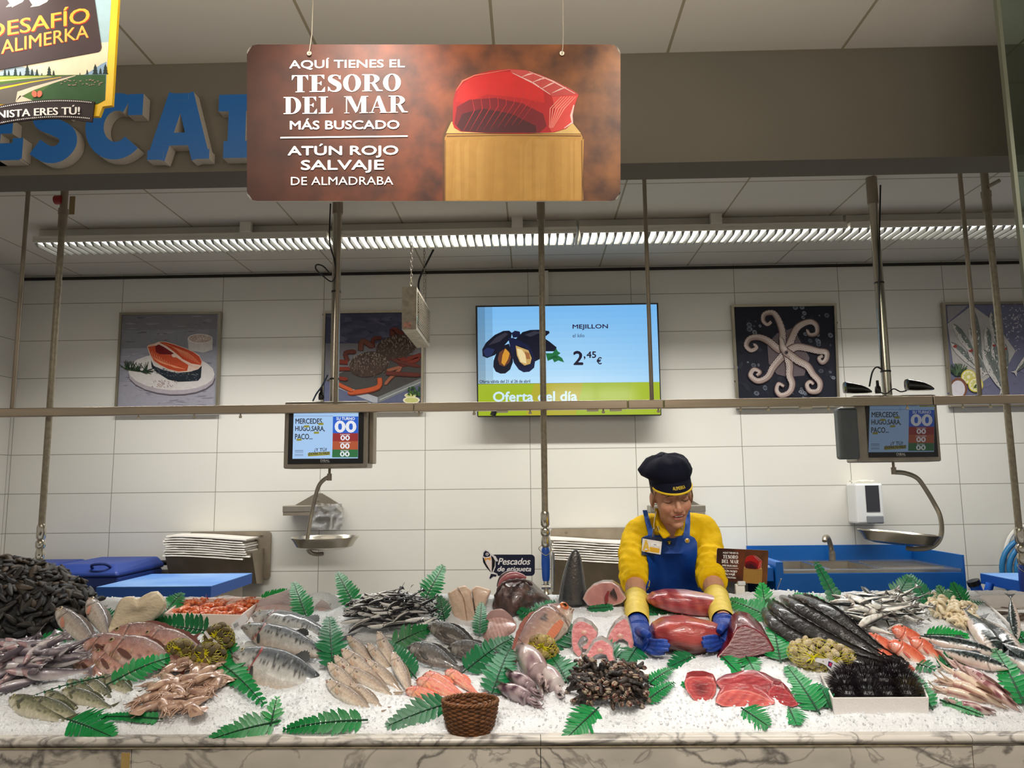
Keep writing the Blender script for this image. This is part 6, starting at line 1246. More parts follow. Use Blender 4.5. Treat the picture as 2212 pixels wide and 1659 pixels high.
# --- pink mullets
def c_mul(x, cz, cy):
    c = mixc((226, 138, 110), (206, 92, 72), cz*0.9); c = mixc(c, (236, 190, 164), max(0, -cz-0.15)*1.3); c = mixc(c, (216, 60, 66), max(0, speck(x*0.8, cz, 6))*1.4); return mixc(c, (230, 176, 110), max(0, speck(x, cz*0.4, 14))*0.7)
mu = make_fish('red_mullet', 'x', 'fish', 'pink mullets side by side', 'boxy', c_mul, dors=((220, 120, 90), .3, .6, .05), pec=((226, 150, 110), .24, -.03, .14, -20), eye=(.09, .06, .024, (214, 150, 110)), tailc=(214, 110, 90), mouth=(-.03, .07, (180, 80, 66)))
placed_copies(mu, [('pink mullet at the front left of the four', (878, 1490), (978, 1520), 10, 6), ('pink mullet lying second from the left', (902, 1468), (1012, 1520), 12, 6), ('pink mullet third from the left, orange backed', (918, 1456), (1006, 1504), 14, 8), ('pink mullet at the right of the four, beside the fern', (964, 1449), (1038, 1504), 14, 8)])
# --- dark breams
def c_drk(x, cz, cy):
    c = mixc((104, 98, 92), (40, 40, 42), (cz+0.2)*1.0); c = mixc(c, (140, 128, 118), max(0, -cz-0.3)); c = mixc(c, (24, 22, 24), max(0, speck(x, cz, 10))*1.0); return mixc(c, (150, 140, 130), max(0, speck(x, cz, 30))*0.5)
db = make_fish('dark_bream', 'x', 'fish', 'dark breams on the ice', 'bream', c_drk, dors=((50, 48, 48), .3, .85, .05), pec=((60, 56, 54), .25, -.03, .2, -18), eye=(.11, .05, .026, (110, 104, 96)), tailc=(50, 48, 48), mouth=(-.02, .07, (30, 26, 26)))
placed_copies(db, [('dark bream at the back, below the white fillets', (924, 1352), (1040, 1402), 26, 12, 1, .6), ('dark bream at the front left with a pale cheek', (881, 1396), (1000, 1448), 26, 8, 1, .6), ('dark bream at the right, behind the green frond', (968, 1398), (1096, 1424), 20, 12, 1, .6)])
# --- big eyed bream
def c_big(x, cz, cy):
    c = mixc((186, 146, 124), (112, 74, 64), (cz-0.1)*1.3); c = mixc(c, (216, 200, 184), max(0, -cz-0.1)*1.5); s_ = math.sin(cz*36); c = mixc(c, (120, 80, 66), 0.25*max(0, s_)*(x > 0.28))
    if math.hypot((x-0.4)*3, (cz-0.35)*0.9) < 0.16: c = mixc(c, (40, 30, 28), 0.8)
    if abs(x-0.235) < 0.01: c = mixc(c, (90, 60, 52), 0.6)
    return c
gb = make_fish('big_eyed_bream', 'big eyed bream leaning upright with an orange eye and fin', 'fish', None, 'bream', c_big, dors=((150, 90, 76), .35, .85, .04), pec=((206, 122, 88), .28, -.05, .3, -8), eye=(.1, .045, .045, (206, 110, 60)), tailc=(180, 110, 90), ns=60, hf=1.0, mouth=(-.03, .08, (140, 90, 80)))
place(gb, (1234, 1313), (1096, 1432), 48, 4, 1, .8)
# --- orange gurnards
def c_gur(x, cz, cy):
    c = mixc((232, 128, 96), (214, 84, 58), cz); c = mixc(c, (242, 214, 196), max(0, -cz-0.1)*1.6*(x > 0.22)); 
    if x < 0.26: c = mixc(c, (222, 118, 94), 0.5); c = mixc(c, (200, 96, 86), max(0, math.sin((x*1.5+cz*0.12)*60))*0.25)
    return c
gu = make_fish('gurnard', 'x', 'fish', 'orange gurnards in a cluster', 'boxy', c_gur, slick, dors=((220, 110, 80), .3, .8, .04), pec=((206, 90, 80), .28, -.05, .16, -15), eye=(.15, .11, .024, (110, 90, 50)), tailc=(206, 96, 76), hf=1.4, wf=1.15, mouth=(-.012, .11, (150, 50, 44)))
placed_copies(gu, [('orange gurnard at the left of the cluster', (1864, 1372), (1975, 1434), 24, -16, 1, .6), ('orange gurnard at the back, below the sardines', (1927, 1356), (2030, 1412), 24, -14, 1, .6), ('orange gurnard at the front, above the urchins', (1879, 1408), (1998, 1464), 20, -16, 1, .6), ('orange gurnard in the middle of the cluster', (1919, 1386), (2030, 1456), 26, -16, 1, .6), ('orange gurnard at the right, beside the mackerel', (1966, 1379), (2060, 1444), 26, -14, 1, .6)])
# --- mackerel (tails to the left)
def c_mac(x, cz, cy):
    c = mixc((196, 186, 178), (44, 58, 58), (cz+0.4)*3.0)
    if cz > -0.4 and math.sin(x*90+2.2*math.sin(cz*6+x*30)) > 0.15: c = mixc(c, (14, 18, 20), 0.85)
    return mixc(c, (232, 206, 192), max(0, -cz-0.4)*1.5)
mk = make_fish('mackerel', 'x', 'fish', 'mackerel at the right end', 'torpedo', c_mac, slick, dors=((60, 66, 70), .35, .48, .05), pec=((60, 64, 66), .25, -.0, .1, -10), eye=(.07, .015, .016, (200, 200, 180)), tailc=(70, 72, 76), tl=0.1, ns=72, hf=1.1)
placed_copies(mk, [('striped mackerel, upper of the two lying sideways', (2156, 1412), (1968, 1371), 22, 10, 1, .5), ('striped mackerel, lower of the two lying sideways', (2180, 1446), (2004, 1396), 22, 10, 1, .5), ('mackerel pointing its tail up beside the peeled prawns', (2166, 1420), (2078, 1312), 18, 24, 1, .5),
    ('pale bellied mackerel right of the tail up one', (2206, 1420), (2118, 1330), 22, 14, -1, .5), ('mackerel at the right edge with a grey tail', (2296, 1456), (2150, 1384), 24, 18, -1, .5), ('mackerel at the right edge above the squids', (2300, 1484), (2168, 1412), 24, 16, 1, .5), ('pink white fish with its tail standing against the right tray', (2198, 1382), (2182, 1284), 12, 78, -1, .85, {'sc_h': .75})])
# --- heaps of small fish
def heap(proto, n, cx, cy, rx, ry, lab, grp, ln, hh, ang, seed, shape='ellipse', layers=3, spread=180, lay=0.012):
    r = random.Random(seed); protos = proto if isinstance(proto, list) else [proto]; cnt = 0
    for i in range(n):
        q = r.uniform(0, 6.283); ra = math.sqrt(r.random()); lv = i/n; ra *= 1-0.45*lv; px, py = cx+rx*ra*math.cos(q), cy+ry*ra*math.sin(q); g = ground(px, py+4)
        k = i % len(protos); o = protos[k] if i < len(protos) else copy_tree(protos[k]); o['label'] = lab; o['group'] = grp
        a = math.radians(ang+r.uniform(-spread, spread)); nn = ice_n(g[0], g[1]); dv = np.array([math.cos(a), math.sin(a)*0.8, 0]); dv = unit(dv-nn*(dv@nn)+nn*r.uniform(-0.2, 0.15)); L_ = ln*r.uniform(0.82, 1.12)
        side = unit(nn*0.6+unit(CAM-g)*0.4+np.array([r.gauss(0, 0.5), r.gauss(0, 0.3), 0])); side = unit(side-dv*(side@dv)); z = np.cross(dv, side)
        if r.random() < 0.5: side, z = -side, -z
        P = g+nn*(hh*(1-ra)**0.7*1.0+lay*(0.4+lv*layers*0.6))-dv*L_*0.5
        o.matrix_world = Matrix([[dv[j]*L_, side[j]*L_, z[j]*L_, P[j]] for j in range(3)]+[[0, 0, 0, 1]])
def small_fish(name, colf, shape, bends, tailc, hf, tl=0.1, m=None, eye=True, wf=1.0):
    out = []
    for bd in bends:
        b, tb, cen = fish_mesh(shape, colf, slick, 26, 12, bd, bd*0.5, 'fork', tailc, tl, True, 0, hf, wf); xs, tp, bt, wd = SH[shape]
        if eye:
            for sd in (-1, 1): e = eye_mesh(.065, .016*hf, eye_y(shape, .065, .016*hf, hf, wf), .019, sd, (206, 200, 190)); b.v += e.v and []; o = len(b.v); b.v += e.v; b.f += [tuple(i+o for i in q) for q in e.f]; b.m += e.m; b.c += e.c
        out.append(tag(b.build(name, m or slick, smooth=180), 'x', 'fish'))
    return out
def c_blu(x, cz, cy): return mixc(mixc((150, 140, 146), (84, 74, 84), (cz+0.1)*1.4), (214, 206, 204), max(0, -cz-0.25)*1.4) if x > 0.17 else mixc((176, 142, 144), (84, 74, 80), (cz+0.2)*1.2)
heap(small_fish('small_whiting', c_blu, 'slim', (0.0, 0.5, -0.6, 0.9), (120, 110, 114), 1.2, 0.09, wf=1.25), 58, 66, 1443, 94, 44, 'slim grey lilac fish in the glossy heap at the far left', 'slim grey fishes heaped at the far left', 0.155, 0.035, 35, 5, spread=60, lay=0.02)
def c_anc(x, cz, cy): return (236, 234, 230) if cz < -0.05 else mixc((90, 90, 94), (10, 12, 18), (cz+0.05)*9)
heap(small_fish('anchovy', c_anc, 'torpedo', (0.0, 0.5, -0.6, 1.0), (30, 32, 38), 0.8, 0.08), 150, 846, 1336, 100, 44, 'slender black backed anchovy in the heap behind the whitings', 'anchovies heaped behind the whitings', 0.118, 0.03, 12, 8, spread=48, lay=0.02)
def c_sar(x, cz, cy): return mixc((230, 228, 220), (26, 34, 36), (cz-0.0)*6) if x > 0.2 else mixc((206, 196, 186), (70, 70, 66), (cz-0.1)*2)
heap(small_fish('sardine', c_sar, 'torpedo', (0.0, 0.8, -1.1, 0.4), (110, 106, 100), 1.0, 0.1), 64, 1902, 1334, 92, 38, 'silver sardine in the heap in front of the blue sink', 'sardines heaped in front of the blue sink', 0.145, 0.03, -25, 9, spread=70, lay=0.02)
# ================================================================ shellfish
shell_m = mat('black_mussel_shell', attr=True, rough=0.35, vary=0.5, vscale=25, bump=0.3, bscale=70, spec=0.4)
def mussel(seed, col):
    r = random.Random(seed); b = MB(); rings = []; cols = []
    for i in range(13):
        u = i/12; w = 0.24*math.sin(math.pi*(0.04+0.92*u))**0.6*(0.62+0.5*u); h = 0.15*math.sin(math.pi*(0.05+0.9*u))**0.6; R = []
        for j in range(12):
            q = 2*math.pi*j/12; R.append((u-0.5, w*math.cos(q)+0.06*math.sin(u*3), h*np.sign(math.sin(q))*abs(math.sin(q))**1.3)); cols.append(mixc(col, (104, 88, 66), max(0, nz(u*5, q, seed)-0.12)*1.0) if j not in (0, 6) else (60, 52, 44))
        rings.append(R)
    b.ring(rings, 0, cols); o = b.build('mussel', shell_m, smooth=180); return tag(o, 'x', 'mussel')
ms = [mussel(i, c) for i, c in enumerate(((20, 20, 22), (28, 25, 22), (38, 32, 26), (14, 15, 18), (66, 54, 40)))]
def scatter(protos, n, inside, lab, grp, size, seed, lift=0.5, flat=0.7, squash=(1, 1, 1), heap_h=None, bias=None):
    """countable small things laid over the ice inside a picture outline, in layers"""
    r = random.Random(seed); i = 0; tries = 0
    while i < n and tries < n*40:
        tries += 1; px, py = inside(r); 
        if px is None: continue
        g = ground(px, py); k = r.randrange(len(protos)); o = protos[i] if i < len(protos) else copy_tree(protos[k]); o['label'] = lab; o['group'] = grp; s_ = size*r.uniform(0.8, 1.2); nn = ice_n(g[0], g[1]); 
        ax = unit(np.array([r.gauss(0, 1), r.gauss(0, 1), r.gauss(0, 0.35)])); up = unit(nn+np.array([r.gauss(0, flat), r.gauss(0, flat), 0])*0.7); ax = unit(ax-up*(ax@up)); ay = np.cross(up, ax)
        P = g+nn*s_*lift*r.uniform(0.1, 1.0)+nn*(heap_h(px, py)*r.random() if heap_h else 0)
        o.matrix_world = Matrix([[ax[j]*s_*squash[0], ay[j]*s_*squash[1], up[j]*s_*squash[2], P[j]] for j in range(3)]+[[0, 0, 0, 1]]); i += 1
def in_poly(poly):
    xs = [p[0] for p in poly]; ys = [p[1] for p in poly]
    def f(r):
        x, y = r.uniform(min(xs), max(xs)), r.uniform(min(ys), max(ys)); c = False; j = len(poly)-1
        for i in range(len(poly)):
            if (poly[i][1] > y) != (poly[j][1] > y) and x < (poly[j][0]-poly[i][0])*(y-poly[i][1])/(poly[j][1]-poly[i][1])+poly[i][0]: c = not c
            j = i
        return (x, y) if c else (None, None)
    return f
# the mussels are heaped over a dark sack that fills the left corner
sack_c = ground(20, 1375); sb = MB(); SC = (float(atY(-40, 1300, 2.78)[0]), 2.78)
def sack_h(x, y):
    q = ((x-SC[0])/0.41)**2+((y-SC[1])/0.25)**2
    return ice_base(x, y)+0.205*max(0, 1-q)**0.6 if q < 1 else -1
def fsack(u, v):
    q = 2*math.pi*u; r_ = v; x = SC[0]+0.41*r_*math.cos(q); y = SC[1]+0.25*r_*math.sin(q); return (x, y, ice_base(x, y)-0.02+0.225*max(0, 1-r_*r_)**0.6)
sb.grid(fsack, 48, 16, closeu=True); tag(sb.build('mussel_sack', mat('black_net_sack', (16, 16, 16), 0.8, 0, 0.4, 60, 0.6, 60), org=(SC[0], SC[1], ice_base(*SC))), 'dark net sack under the heaped mussels in the left corner', 'sack')
def mussel_heap(n, seed):
    r = random.Random(seed)
    for i in range(n):
        while True:
            q = r.uniform(0, 6.283); ra = math.sqrt(r.random())*0.985 if i % 2 else r.random()**0.22*0.99; x = SC[0]+0.41*ra*math.cos(q); y = SC[1]+0.25*ra*math.sin(q)
            if x > -1.98 and y < SC[1]+0.08: break
        e = 0.01; z = sack_h(x, y); gx = (sack_h(min(x+e, SC[0]+0.41), y)-sack_h(x-e, y))/(2*e); gy = (sack_h(x, y+e)-sack_h(x, y-e))/(2*e); gx = max(-2.5, min(2.5, gx)); gy = max(-2.5, min(2.5, gy)); nn = unit((-gx, -gy, 1))
        o = ms[i] if i < len(ms) else copy_tree(ms[r.randrange(len(ms))]); o['label'] = 'wet black mussel in the dark heap at the left corner'; o['group'] = 'mussels heaped in the left corner'
        ax = unit(np.array([r.gauss(0, 1), r.gauss(0, 1), r.gauss(0, 1)])); up = unit(nn+np.array([r.gauss(0, .4) for _ in range(3)])); ax = unit(ax-up*(ax@up)); ay = np.cross(up, ax); s_ = r.uniform(0.046, 0.066); P = np.array([x, y, z])+nn*r.uniform(-0.004, 0.01)
        o.matrix_world = Matrix([[ax[j]*s_, ay[j]*s_, up[j]*s_, P[j]] for j in range(3)]+[[0, 0, 0, 1]])
mussel_heap(300, 4)
# --- clams in nets
clam_m = mat('clam_shell', attr=True, rough=0.35, vary=0.3, vscale=3, stretch=(1, 1, 14), bump=0.5, bscale=9)
net_y = mat('yellow_net', (206, 196, 20), 0.4, 0, 0.1, 30)
def clam_mesh(col, seed):
    b = MB(); V = []; C = []; n, m = 14, 9
    for i in range(m+1):
        t_ = math.pi*i/m
        for j in range(n):
            q = 2*math.pi*j/n; x = math.sin(t_)*math.cos(q); y = math.sin(t_)*math.sin(q); z = math.cos(t_); V.append((0.5*x, 0.44*y*(1-0.15*x), 0.3*z)); C.append(mixc(col, mixc(col, (84, 70, 46), 0.8), max(0, math.sin(math.hypot(x+0.5, y)*22))*0.5))
    b.add(V, [(i*n+j, (i+1)*n+j, (i+1)*n+(j+1) % n, i*n+(j+1) % n) for i in range(m) for j in range(n)], 0, C); return b
def clam_net(px, py, rx, ry, label, cols, n, seed, depth=0.75, size=0.026, ang=0.0, tagp=None, tagc=None, knot=None, netc=None, up=0.5):
    g = ground(px, py+ry*0.7); Y = float(g[1]); c = atY(px, py, Y); s_ = Y/FPX; a, h = rx*s_, ry*s_; t = thing('clam_net', label, 'clam net', tuple(c-np.array([0, 0, h])), 'netted bags of clams'); r = random.Random(seed)
    ca, sa = math.cos(ang), math.sin(ang); k = 0; protos = []
    for i in range(n):
        th = math.acos(1-2*(i+0.5)/n); ph = 2.39996*i; d = np.array([math.sin(th)*math.cos(ph), math.sin(th)*math.sin(ph), math.cos(th)]); rr = r.uniform(0.8, 0.97)
        q = np.array([a*d[0]*rr, min(a, h)*depth*d[1]*rr, h*d[2]*rr]); q = np.array([q[0]*ca-q[2]*sa, q[1], q[0]*sa+q[2]*ca]); sc = size*r.uniform(0.85, 1.2)
        if i < 3: o = clam_mesh(cols[i % len(cols)], i).build('clam', clam_m, t, smooth=180); protos.append(o)
        else: o = protos[i % 3].copy(); COL.objects.link(o); o.parent = t
        up_ = unit(d+np.array([r.gauss(0, .35) for _ in range(3)])); ax = unit(np.cross(up_, np.array([r.gauss(0, 1), r.gauss(0, 1), r.gauss(0, 1)]))); ay = np.cross(up_, ax); p = q+np.array([0, 0, h])
        o.matrix_local = Matrix([[ax[j]*sc, ay[j]*sc, up_[j]*sc, p[j]] for j in range(3)]+[[0, 0, 0, 1]])
    b = MB(); kn = knot or (0.0, -0.7, 0.4); kp = np.array([kn[0]*a, kn[1]*min(a, h)*depth, kn[2]*h]); nl = 26
    for L_ in range(nl):
        for dr in (1, -1):
            P_ = []
            for i in range(15):
                th = math.pi*i/14; ph = 2*math.pi*L_/nl+dr*th*0.5; d = np.array([math.sin(th)*math.cos(ph), -math.cos(th), math.sin(th)*math.sin(ph)]); q = np.array([a*d[0]*1.04, min(a, h)*depth*d[1]*1.06, h*d[2]*1.04]); w = max(0, 1-np.linalg.norm(q-kp)/(0.8*h)); q = lerp(q, kp*1.12, w*0.6); P_.append(np.array([q[0]*ca-q[2]*sa, q[1], q[0]*sa+q[2]*ca+h]))
            b.tube(P_, 0.0006, 3, cap=False)
    b.build('net', netc or net_y, t, smooth=0)
    b = MB(); kq = np.array([kp[0]*ca-kp[2]*sa, kp[1]*1.15-0.004, kp[0]*sa+kp[2]*ca+h])
    for i in range(10): b.tube([kq, kq+np.array([r.gauss(0, .012), -abs(r.gauss(0, .006)), r.gauss(0, .01)])], [0.003, 0.001], 5)
    b.build('net_knot', net_y, t)
    if tagp:
        inv = np.array(t.location); P_ = [atY(x, y, Y-min(a, h)*depth*1.1)-inv for x, y, w in tagp]; W_ = [w*s_*0.5 for x, y, w in tagp]; b = MB(); V = []; m_ = len(P_)
        for i in range(m_):
            t_ = P_[min(i+1, m_-1)]-P_[max(i-1, 0)]; nrm = unit((-t_[2], 0, t_[0])); V += [P_[i]+nrm*W_[i], P_[i]-nrm*W_[i], P_[i]+nrm*W_[i]+np.array([0, 0.0012, 0]), P_[i]-nrm*W_[i]+np.array([0, 0.0012, 0])]
        f = []
        for i in range(m_-1): o = 4*i; f += [(o, o+4, o+5, o+1), (o+2, o+3, o+7, o+6), (o, o+2, o+6, o+4), (o+1, o+5, o+7, o+3)]
        b.add(V, f); b.build('paper_tag', mat('white_tag', (232, 230, 232), 0.5), t, smooth=0)
        if tagc:
            A = Art(lambda x, y: atY(x, y, Y-min(a, h)*depth*1.1-0.0004)-inv, step=0.0001)
            for pts, col in tagc: A.poly(pts, col)
            A.build('tag_print', print_m, t)
dk = ((112, 96, 54), (92, 80, 50), (134, 118, 74)); lt = ((214, 196, 152), (184, 164, 118), (226, 212, 174))
clam_net(388, 1408, 33, 27, 'small round net of dark clams beside the red breams', dk, 40, 1, up=.3)
clam_net(472, 1386, 33, 36, 'net of dark clams touching the shrimp tray', dk, 46, 2, tagp=[(442, 1364, 5), (452, 1378, 6), (464, 1390, 12), (460, 1398, 13), (450, 1410, 8)])
clam_net(450, 1422, 38, 32, 'net of dark clams in front of its neighbour with a white tag', dk, 48, 3)
clam_net(1171, 1405, 31, 31, 'small round yellow net of clams behind the grey squids', ((176, 150, 84), (150, 124, 74), (190, 166, 100)), 40, 4, size=0.028)
clam_net(1780, 1420, 74, 34, 'large net of pale clams with a printed white tag', lt, 92, 5, depth=0.8, size=0.027, ang=-0.18, knot=(-0.45, -0.9, 0.0), tagp=[(1746, 1422, 5), (1758, 1424, 8), (1776, 1428, 9), (1788, 1430, 16), (1800, 1440, 20), (1826, 1454, 20)],
         tagc=[([(1790, 1428), (1799, 1432), (1795, 1443), (1788, 1438)], (52, 46, 110)), ([(1792, 1431), (1797, 1433), (1795, 1440), (1790, 1437)], (206, 60, 90)), ([(1802, 1434), (1814, 1442), (1813, 1443), (1801, 1436)], (120, 116, 130)), ([(1801, 1440), (1818, 1450), (1817, 1451), (1800, 1442)], (120, 116, 130))])
# --- barnacles
bar_m = mat('barnacle_skin', attr=True, rough=0.4, vary=0.4, vscale=3, bump=0.4, bscale=14)
def barnacle(seed):
    r = random.Random(seed); b = MB(); bd = r.uniform(-0.4, 0.4); P_ = [(0.5-0.1*i, bd*(0.1*i)**2, 0.04*math.sin(i)) for i in range(8)]
    b.tube(P_, [0.06, 0.1, 0.12, 0.13, 0.13, 0.12, 0.12, 0.13], 10, 0, r.choice([(46, 34, 28), (66, 50, 36), (34, 28, 26)]))
    for k in range(4):
        a = math.pi/2*k+0.4; b.ell((-0.3, 0.07*math.cos(a)+bd*0.5, 0.07*math.sin(a)), (0.17, 0.08, 0.06), 8, 6, 0, r.choice([(150, 130, 110), (120, 98, 82), (84, 60, 52), (176, 160, 140)]), None)
    b.add([(-0.46, bd*0.5-0.05, -0.02), (-0.46, bd*0.5+0.05, 0.02), (-0.3, bd*0.5+0.04, 0.12), (-0.3, bd*0.5-0.04, 0.12), (-0.52, bd*0.5, 0.05)], [(0, 1, 4), (1, 2, 4), (2, 3, 4), (3, 0, 4)], 0, (110, 30, 28))
    return tag(b.build('goose_barnacle', bar_m, smooth=60), 'x', 'barnacle')
bp = [barnacle(i) for i in range(5)]
MOUNDS.append((*map(float, ground(1318, 1492)[:2]), 0.14, 0.085, 0.035))
scatter(bp, 190, in_poly([(1232, 1446), (1262, 1440), (1300, 1446), (1346, 1438), (1376, 1456), (1404, 1476), (1402, 1500), (1386, 1516), (1372, 1532), (1346, 1526), (1310, 1522), (1270, 1524), (1226, 1506), (1240, 1488)]), 'dark goose barnacle in the heap in front of the fish steaks', 'goose barnacles in a heap', 0.05, 12, 0.45, 1.2, heap_h=lambda x, y: 0.028*max(0, 1-((x-1318)/90)**2-((y-1488)/52)**2))
# --- urchins
uc = [(1812, 1478), (1850, 1470), (1892, 1466), (1934, 1462), (1962, 1478), (1826, 1506), (1866, 1502), (1908, 1500), (1950, 1502), (1840, 1456), (1900, 1448), (1945, 1448)]
ur_m = mat('urchin_black', attr=True, rough=0.35, vary=0.2, vscale=10)
def urchin(seed, tint):
    r = random.Random(seed); b = MB(); b.ell((0, 0, 0), (0.5, 0.5, 0.36), 16, 10, 0, (14, 10, 14))
    for i in range(420):
        th = math.acos(1-1.75*(i+0.5)/420); ph = 2.39996*i; d = np.array([math.sin(th)*math.cos(ph), math.sin(th)*math.sin(ph), math.cos(th)]); d = unit(d+np.array([r.gauss(0, .12) for _ in range(3)])); p = d*np.array([0.45, 0.45, 0.33]); e = p+d*r.uniform(0.28, 0.46); u = unit(np.cross(d, (0.3, 0.5, 0.8)))*0.016; w = np.cross(d, u)
        b.add([p+u, p-0.5*u+0.87*w, p-0.5*u-0.87*w, e], [(0, 1, 3), (1, 2, 3), (2, 0, 3)], 0, mixc((22, 14, 20), tint, r.random()*0.7))
    return tag(b.build('sea_urchin', ur_m, smooth=0), 'x', 'sea urchin', 'sea urchins in the white tray')
up_ = [urchin(1, (44, 26, 38)), urchin(2, (40, 34, 40))]; up_.append(urchin(3, (104, 90, 30)))
ub = sum(ut)/4
ut_z = 0
labs = ['front left', 'second in the front row', 'third in the front row', 'front right', 'left end of the middle row', 'second in the middle row', 'third in the middle row', 'right end of the middle row', 'left of the back row', 'middle of the back row', 'right of the back row']
spots = [(0.2, 0.33, 0), (0.4, 0.31, 0), (0.6, 0.31, 0), (0.8, 0.33, 0), (0.2, 0.6, .012), (0.41, 0.58, .018), (0.6, 0.57, .018), (0.8, 0.58, .014), (0.28, 0.83, .02), (0.5, 0.84, .022), (0.74, 0.83, .026)]
for i, (u, v, dz) in enumerate(spots):
    kd = 2 if i == 3 else i % 2; o = up_[2] if i == 3 else (up_[i] if i < 2 else copy_tree(up_[kd])); p = lerp(lerp(ut[0], ut[1], u), lerp(ut[3], ut[2], u), v)-np.array([0, 0, 0.012-dz]); s_ = R_.uniform(0.066, 0.074)
    o['label'] = ('olive tipped' if i == 3 else 'black')+' spiny sea urchin in the white tray, '+labs[i]; a = R_.uniform(0, 6); o.matrix_world = Matrix.Translation(Vector(p)) @ Matrix.Rotation(a, 4, 'Z') @ Matrix.Scale(s_, 4)
# --- shrimps
shr_m = mat('cooked_shrimp', attr=True, rough=0.3, vary=0.2, vscale=6, coat=0.3)
def shrimp(seed):
    r = random.Random(seed); b = MB(); P_ = []; rr = []; cc = []
    for i in range(18):
        u = i/17; a = lerp(-0.4, 2.4, max(0, u-0.25)/0.75); x = -0.45+0.45*u/0.35 if u < 0.35 else 0.0+0.3*math.sin((u-0.35)*3.2); z = 0.0 if u < 0.35 else -0.26*(1-math.cos((u-0.35)*3.2)); P_.append((x, 0.02*math.sin(seed+u*3), z)); rr.append((0.03+0.11*math.sin(math.pi*min(1, u*1.1+0.06))**0.7)*(1+0.07*(i % 2))*(1-0.55*max(0, u-0.6)))
    b.tube(P_, rr, 10, 0, (222, 112, 60)); o = 0
    for i in range(18):
        for j in range(10): b.c[i*10+j] = lin((236, 164, 120) if i % 3 == 0 else r.choice([(222, 108, 56), (212, 92, 44)]))
    b.tube([(-0.43, 0, 0.03), (-0.7, 0, 0.1)], [0.02, 0.004], 5, 0, (206, 80, 40))
    for k in range(7): b.tube([(-0.35+0.08*k, 0.03*(-1)**k, -0.08), (-0.4+0.08*k, 0.08*(-1)**k, -0.2), (-0.3+0.1*k, 0.06*(-1)**k, -0.3)], 0.009, 4, 0, (230, 130, 80))
    for s_ in (-1, 1): b.tube([(-0.44, 0.03*s_, 0.02), (-0.8, 0.1*s_, 0.1+0.1*s_), (-0.9, 0.3*s_, -0.1)], 0.005, 4, 0, (216, 100, 60)); b.ell((-0.42, 0.06*s_, 0.03), (0.03, 0.03, 0.03), 8, 6, 0, (16, 12, 12))
    e = P_[-1]; b.add([(e[0], -0.02, e[2]), (e[0]-0.14, -0.09, e[2]-0.03), (e[0]-0.16, 0.0, e[2]-0.05), (e[0]-0.14, 0.09, e[2]-0.03), (e[0], 0.02, e[2])], [(0, 1, 2), (0, 2, 4), (4, 2, 3)], 0, (206, 84, 44))
    return tag(b.build('shrimp', shr_m, smooth=60), 'x', 'shrimp')
sp = [shrimp(i) for i in range(4)]
ic = MB(); ic.grid(lambda u, v: lerp(lerp(sc[0], sc[1], .04+.92*u), lerp(sc[3], sc[2], .04+.92*u), .04+.92*v)+np.array([0, 0, -0.05+0.012*nz(u*9, v*9, 4)+0.012*math.sin(3.1*u)*math.sin(3.1*v)]), 40, 26)
tag(ic.build('ice_bed', MATS['crushed_ice'], org=tuple(sum(sc)/4)), 'crushed ice in the bottom of the shrimp tray', 'ice', kind='stuff')
r = random.Random(31)
for i in range(95):
    u, v = r.uniform(0.1, 0.9), r.uniform(0.12, 0.88)
    if 0.55 < u < 0.72 and v > 0.35 and r.random() < 0.75: u = r.uniform(0.75, 0.94)
    o = sp[i] if i < 4 else copy_tree(sp[r.randrange(4)]); o['label'] = 'orange cooked shrimp in the white tray at the back left'; o['group'] = 'cooked shrimps in the tray'; p = lerp(lerp(sc[0], sc[1], u), lerp(sc[3], sc[2], u), v)+np.array([0, 0, -0.026+r.uniform(0, 0.03)]); s_ = r.uniform(0.058, 0.074)
    o.matrix_world = Matrix.Translation(Vector(p)) @ Matrix.Rotation(r.uniform(0, 6.28), 4, 'Z') @ Matrix.Rotation(r.choice([1.4, -1.4, 0.3])+r.uniform(-.4, .4), 4, 'X') @ Matrix.Scale(s_, 4)
# --- peeled prawns
def peeled(seed):
    b = MB(); r = random.Random(seed); n = 14; P_ = [(0.36*math.cos(lerp(0, 3.9, i/n)), 0.05*math.sin(i), 0.32*math.sin(lerp(0, 3.9, i/n))) for i in range(n+1)]
    b.tube(P_, [0.08+0.1*math.sin(math.pi*min(1, (0.12+0.88*i/n)))*(1+0.08*(i % 2)) for i in range(n+1)], 10, 0, r.choice([(240, 226, 194), (234, 214, 176), (244, 234, 212)])); return tag(b.build('peeled_prawn', flesh_m, smooth=180), 'x', 'prawn')
pp = [peeled(i) for i in range(4)]
scatter(pp, 130, in_poly([(1998, 1298), (2012, 1292), (2036, 1304), (2074, 1314), (2104, 1326), (2114, 1350), (2110, 1362), (2072, 1362), (2044, 1352), (2014, 1334), (1998, 1318)]), 'pale peeled prawn in the creamy heap at the back right', 'peeled prawns in a heap', 0.033, 14, 0.5, 1.0, heap_h=lambda x, y: 0.022*max(0, 1-((x-2058)/62)**2))
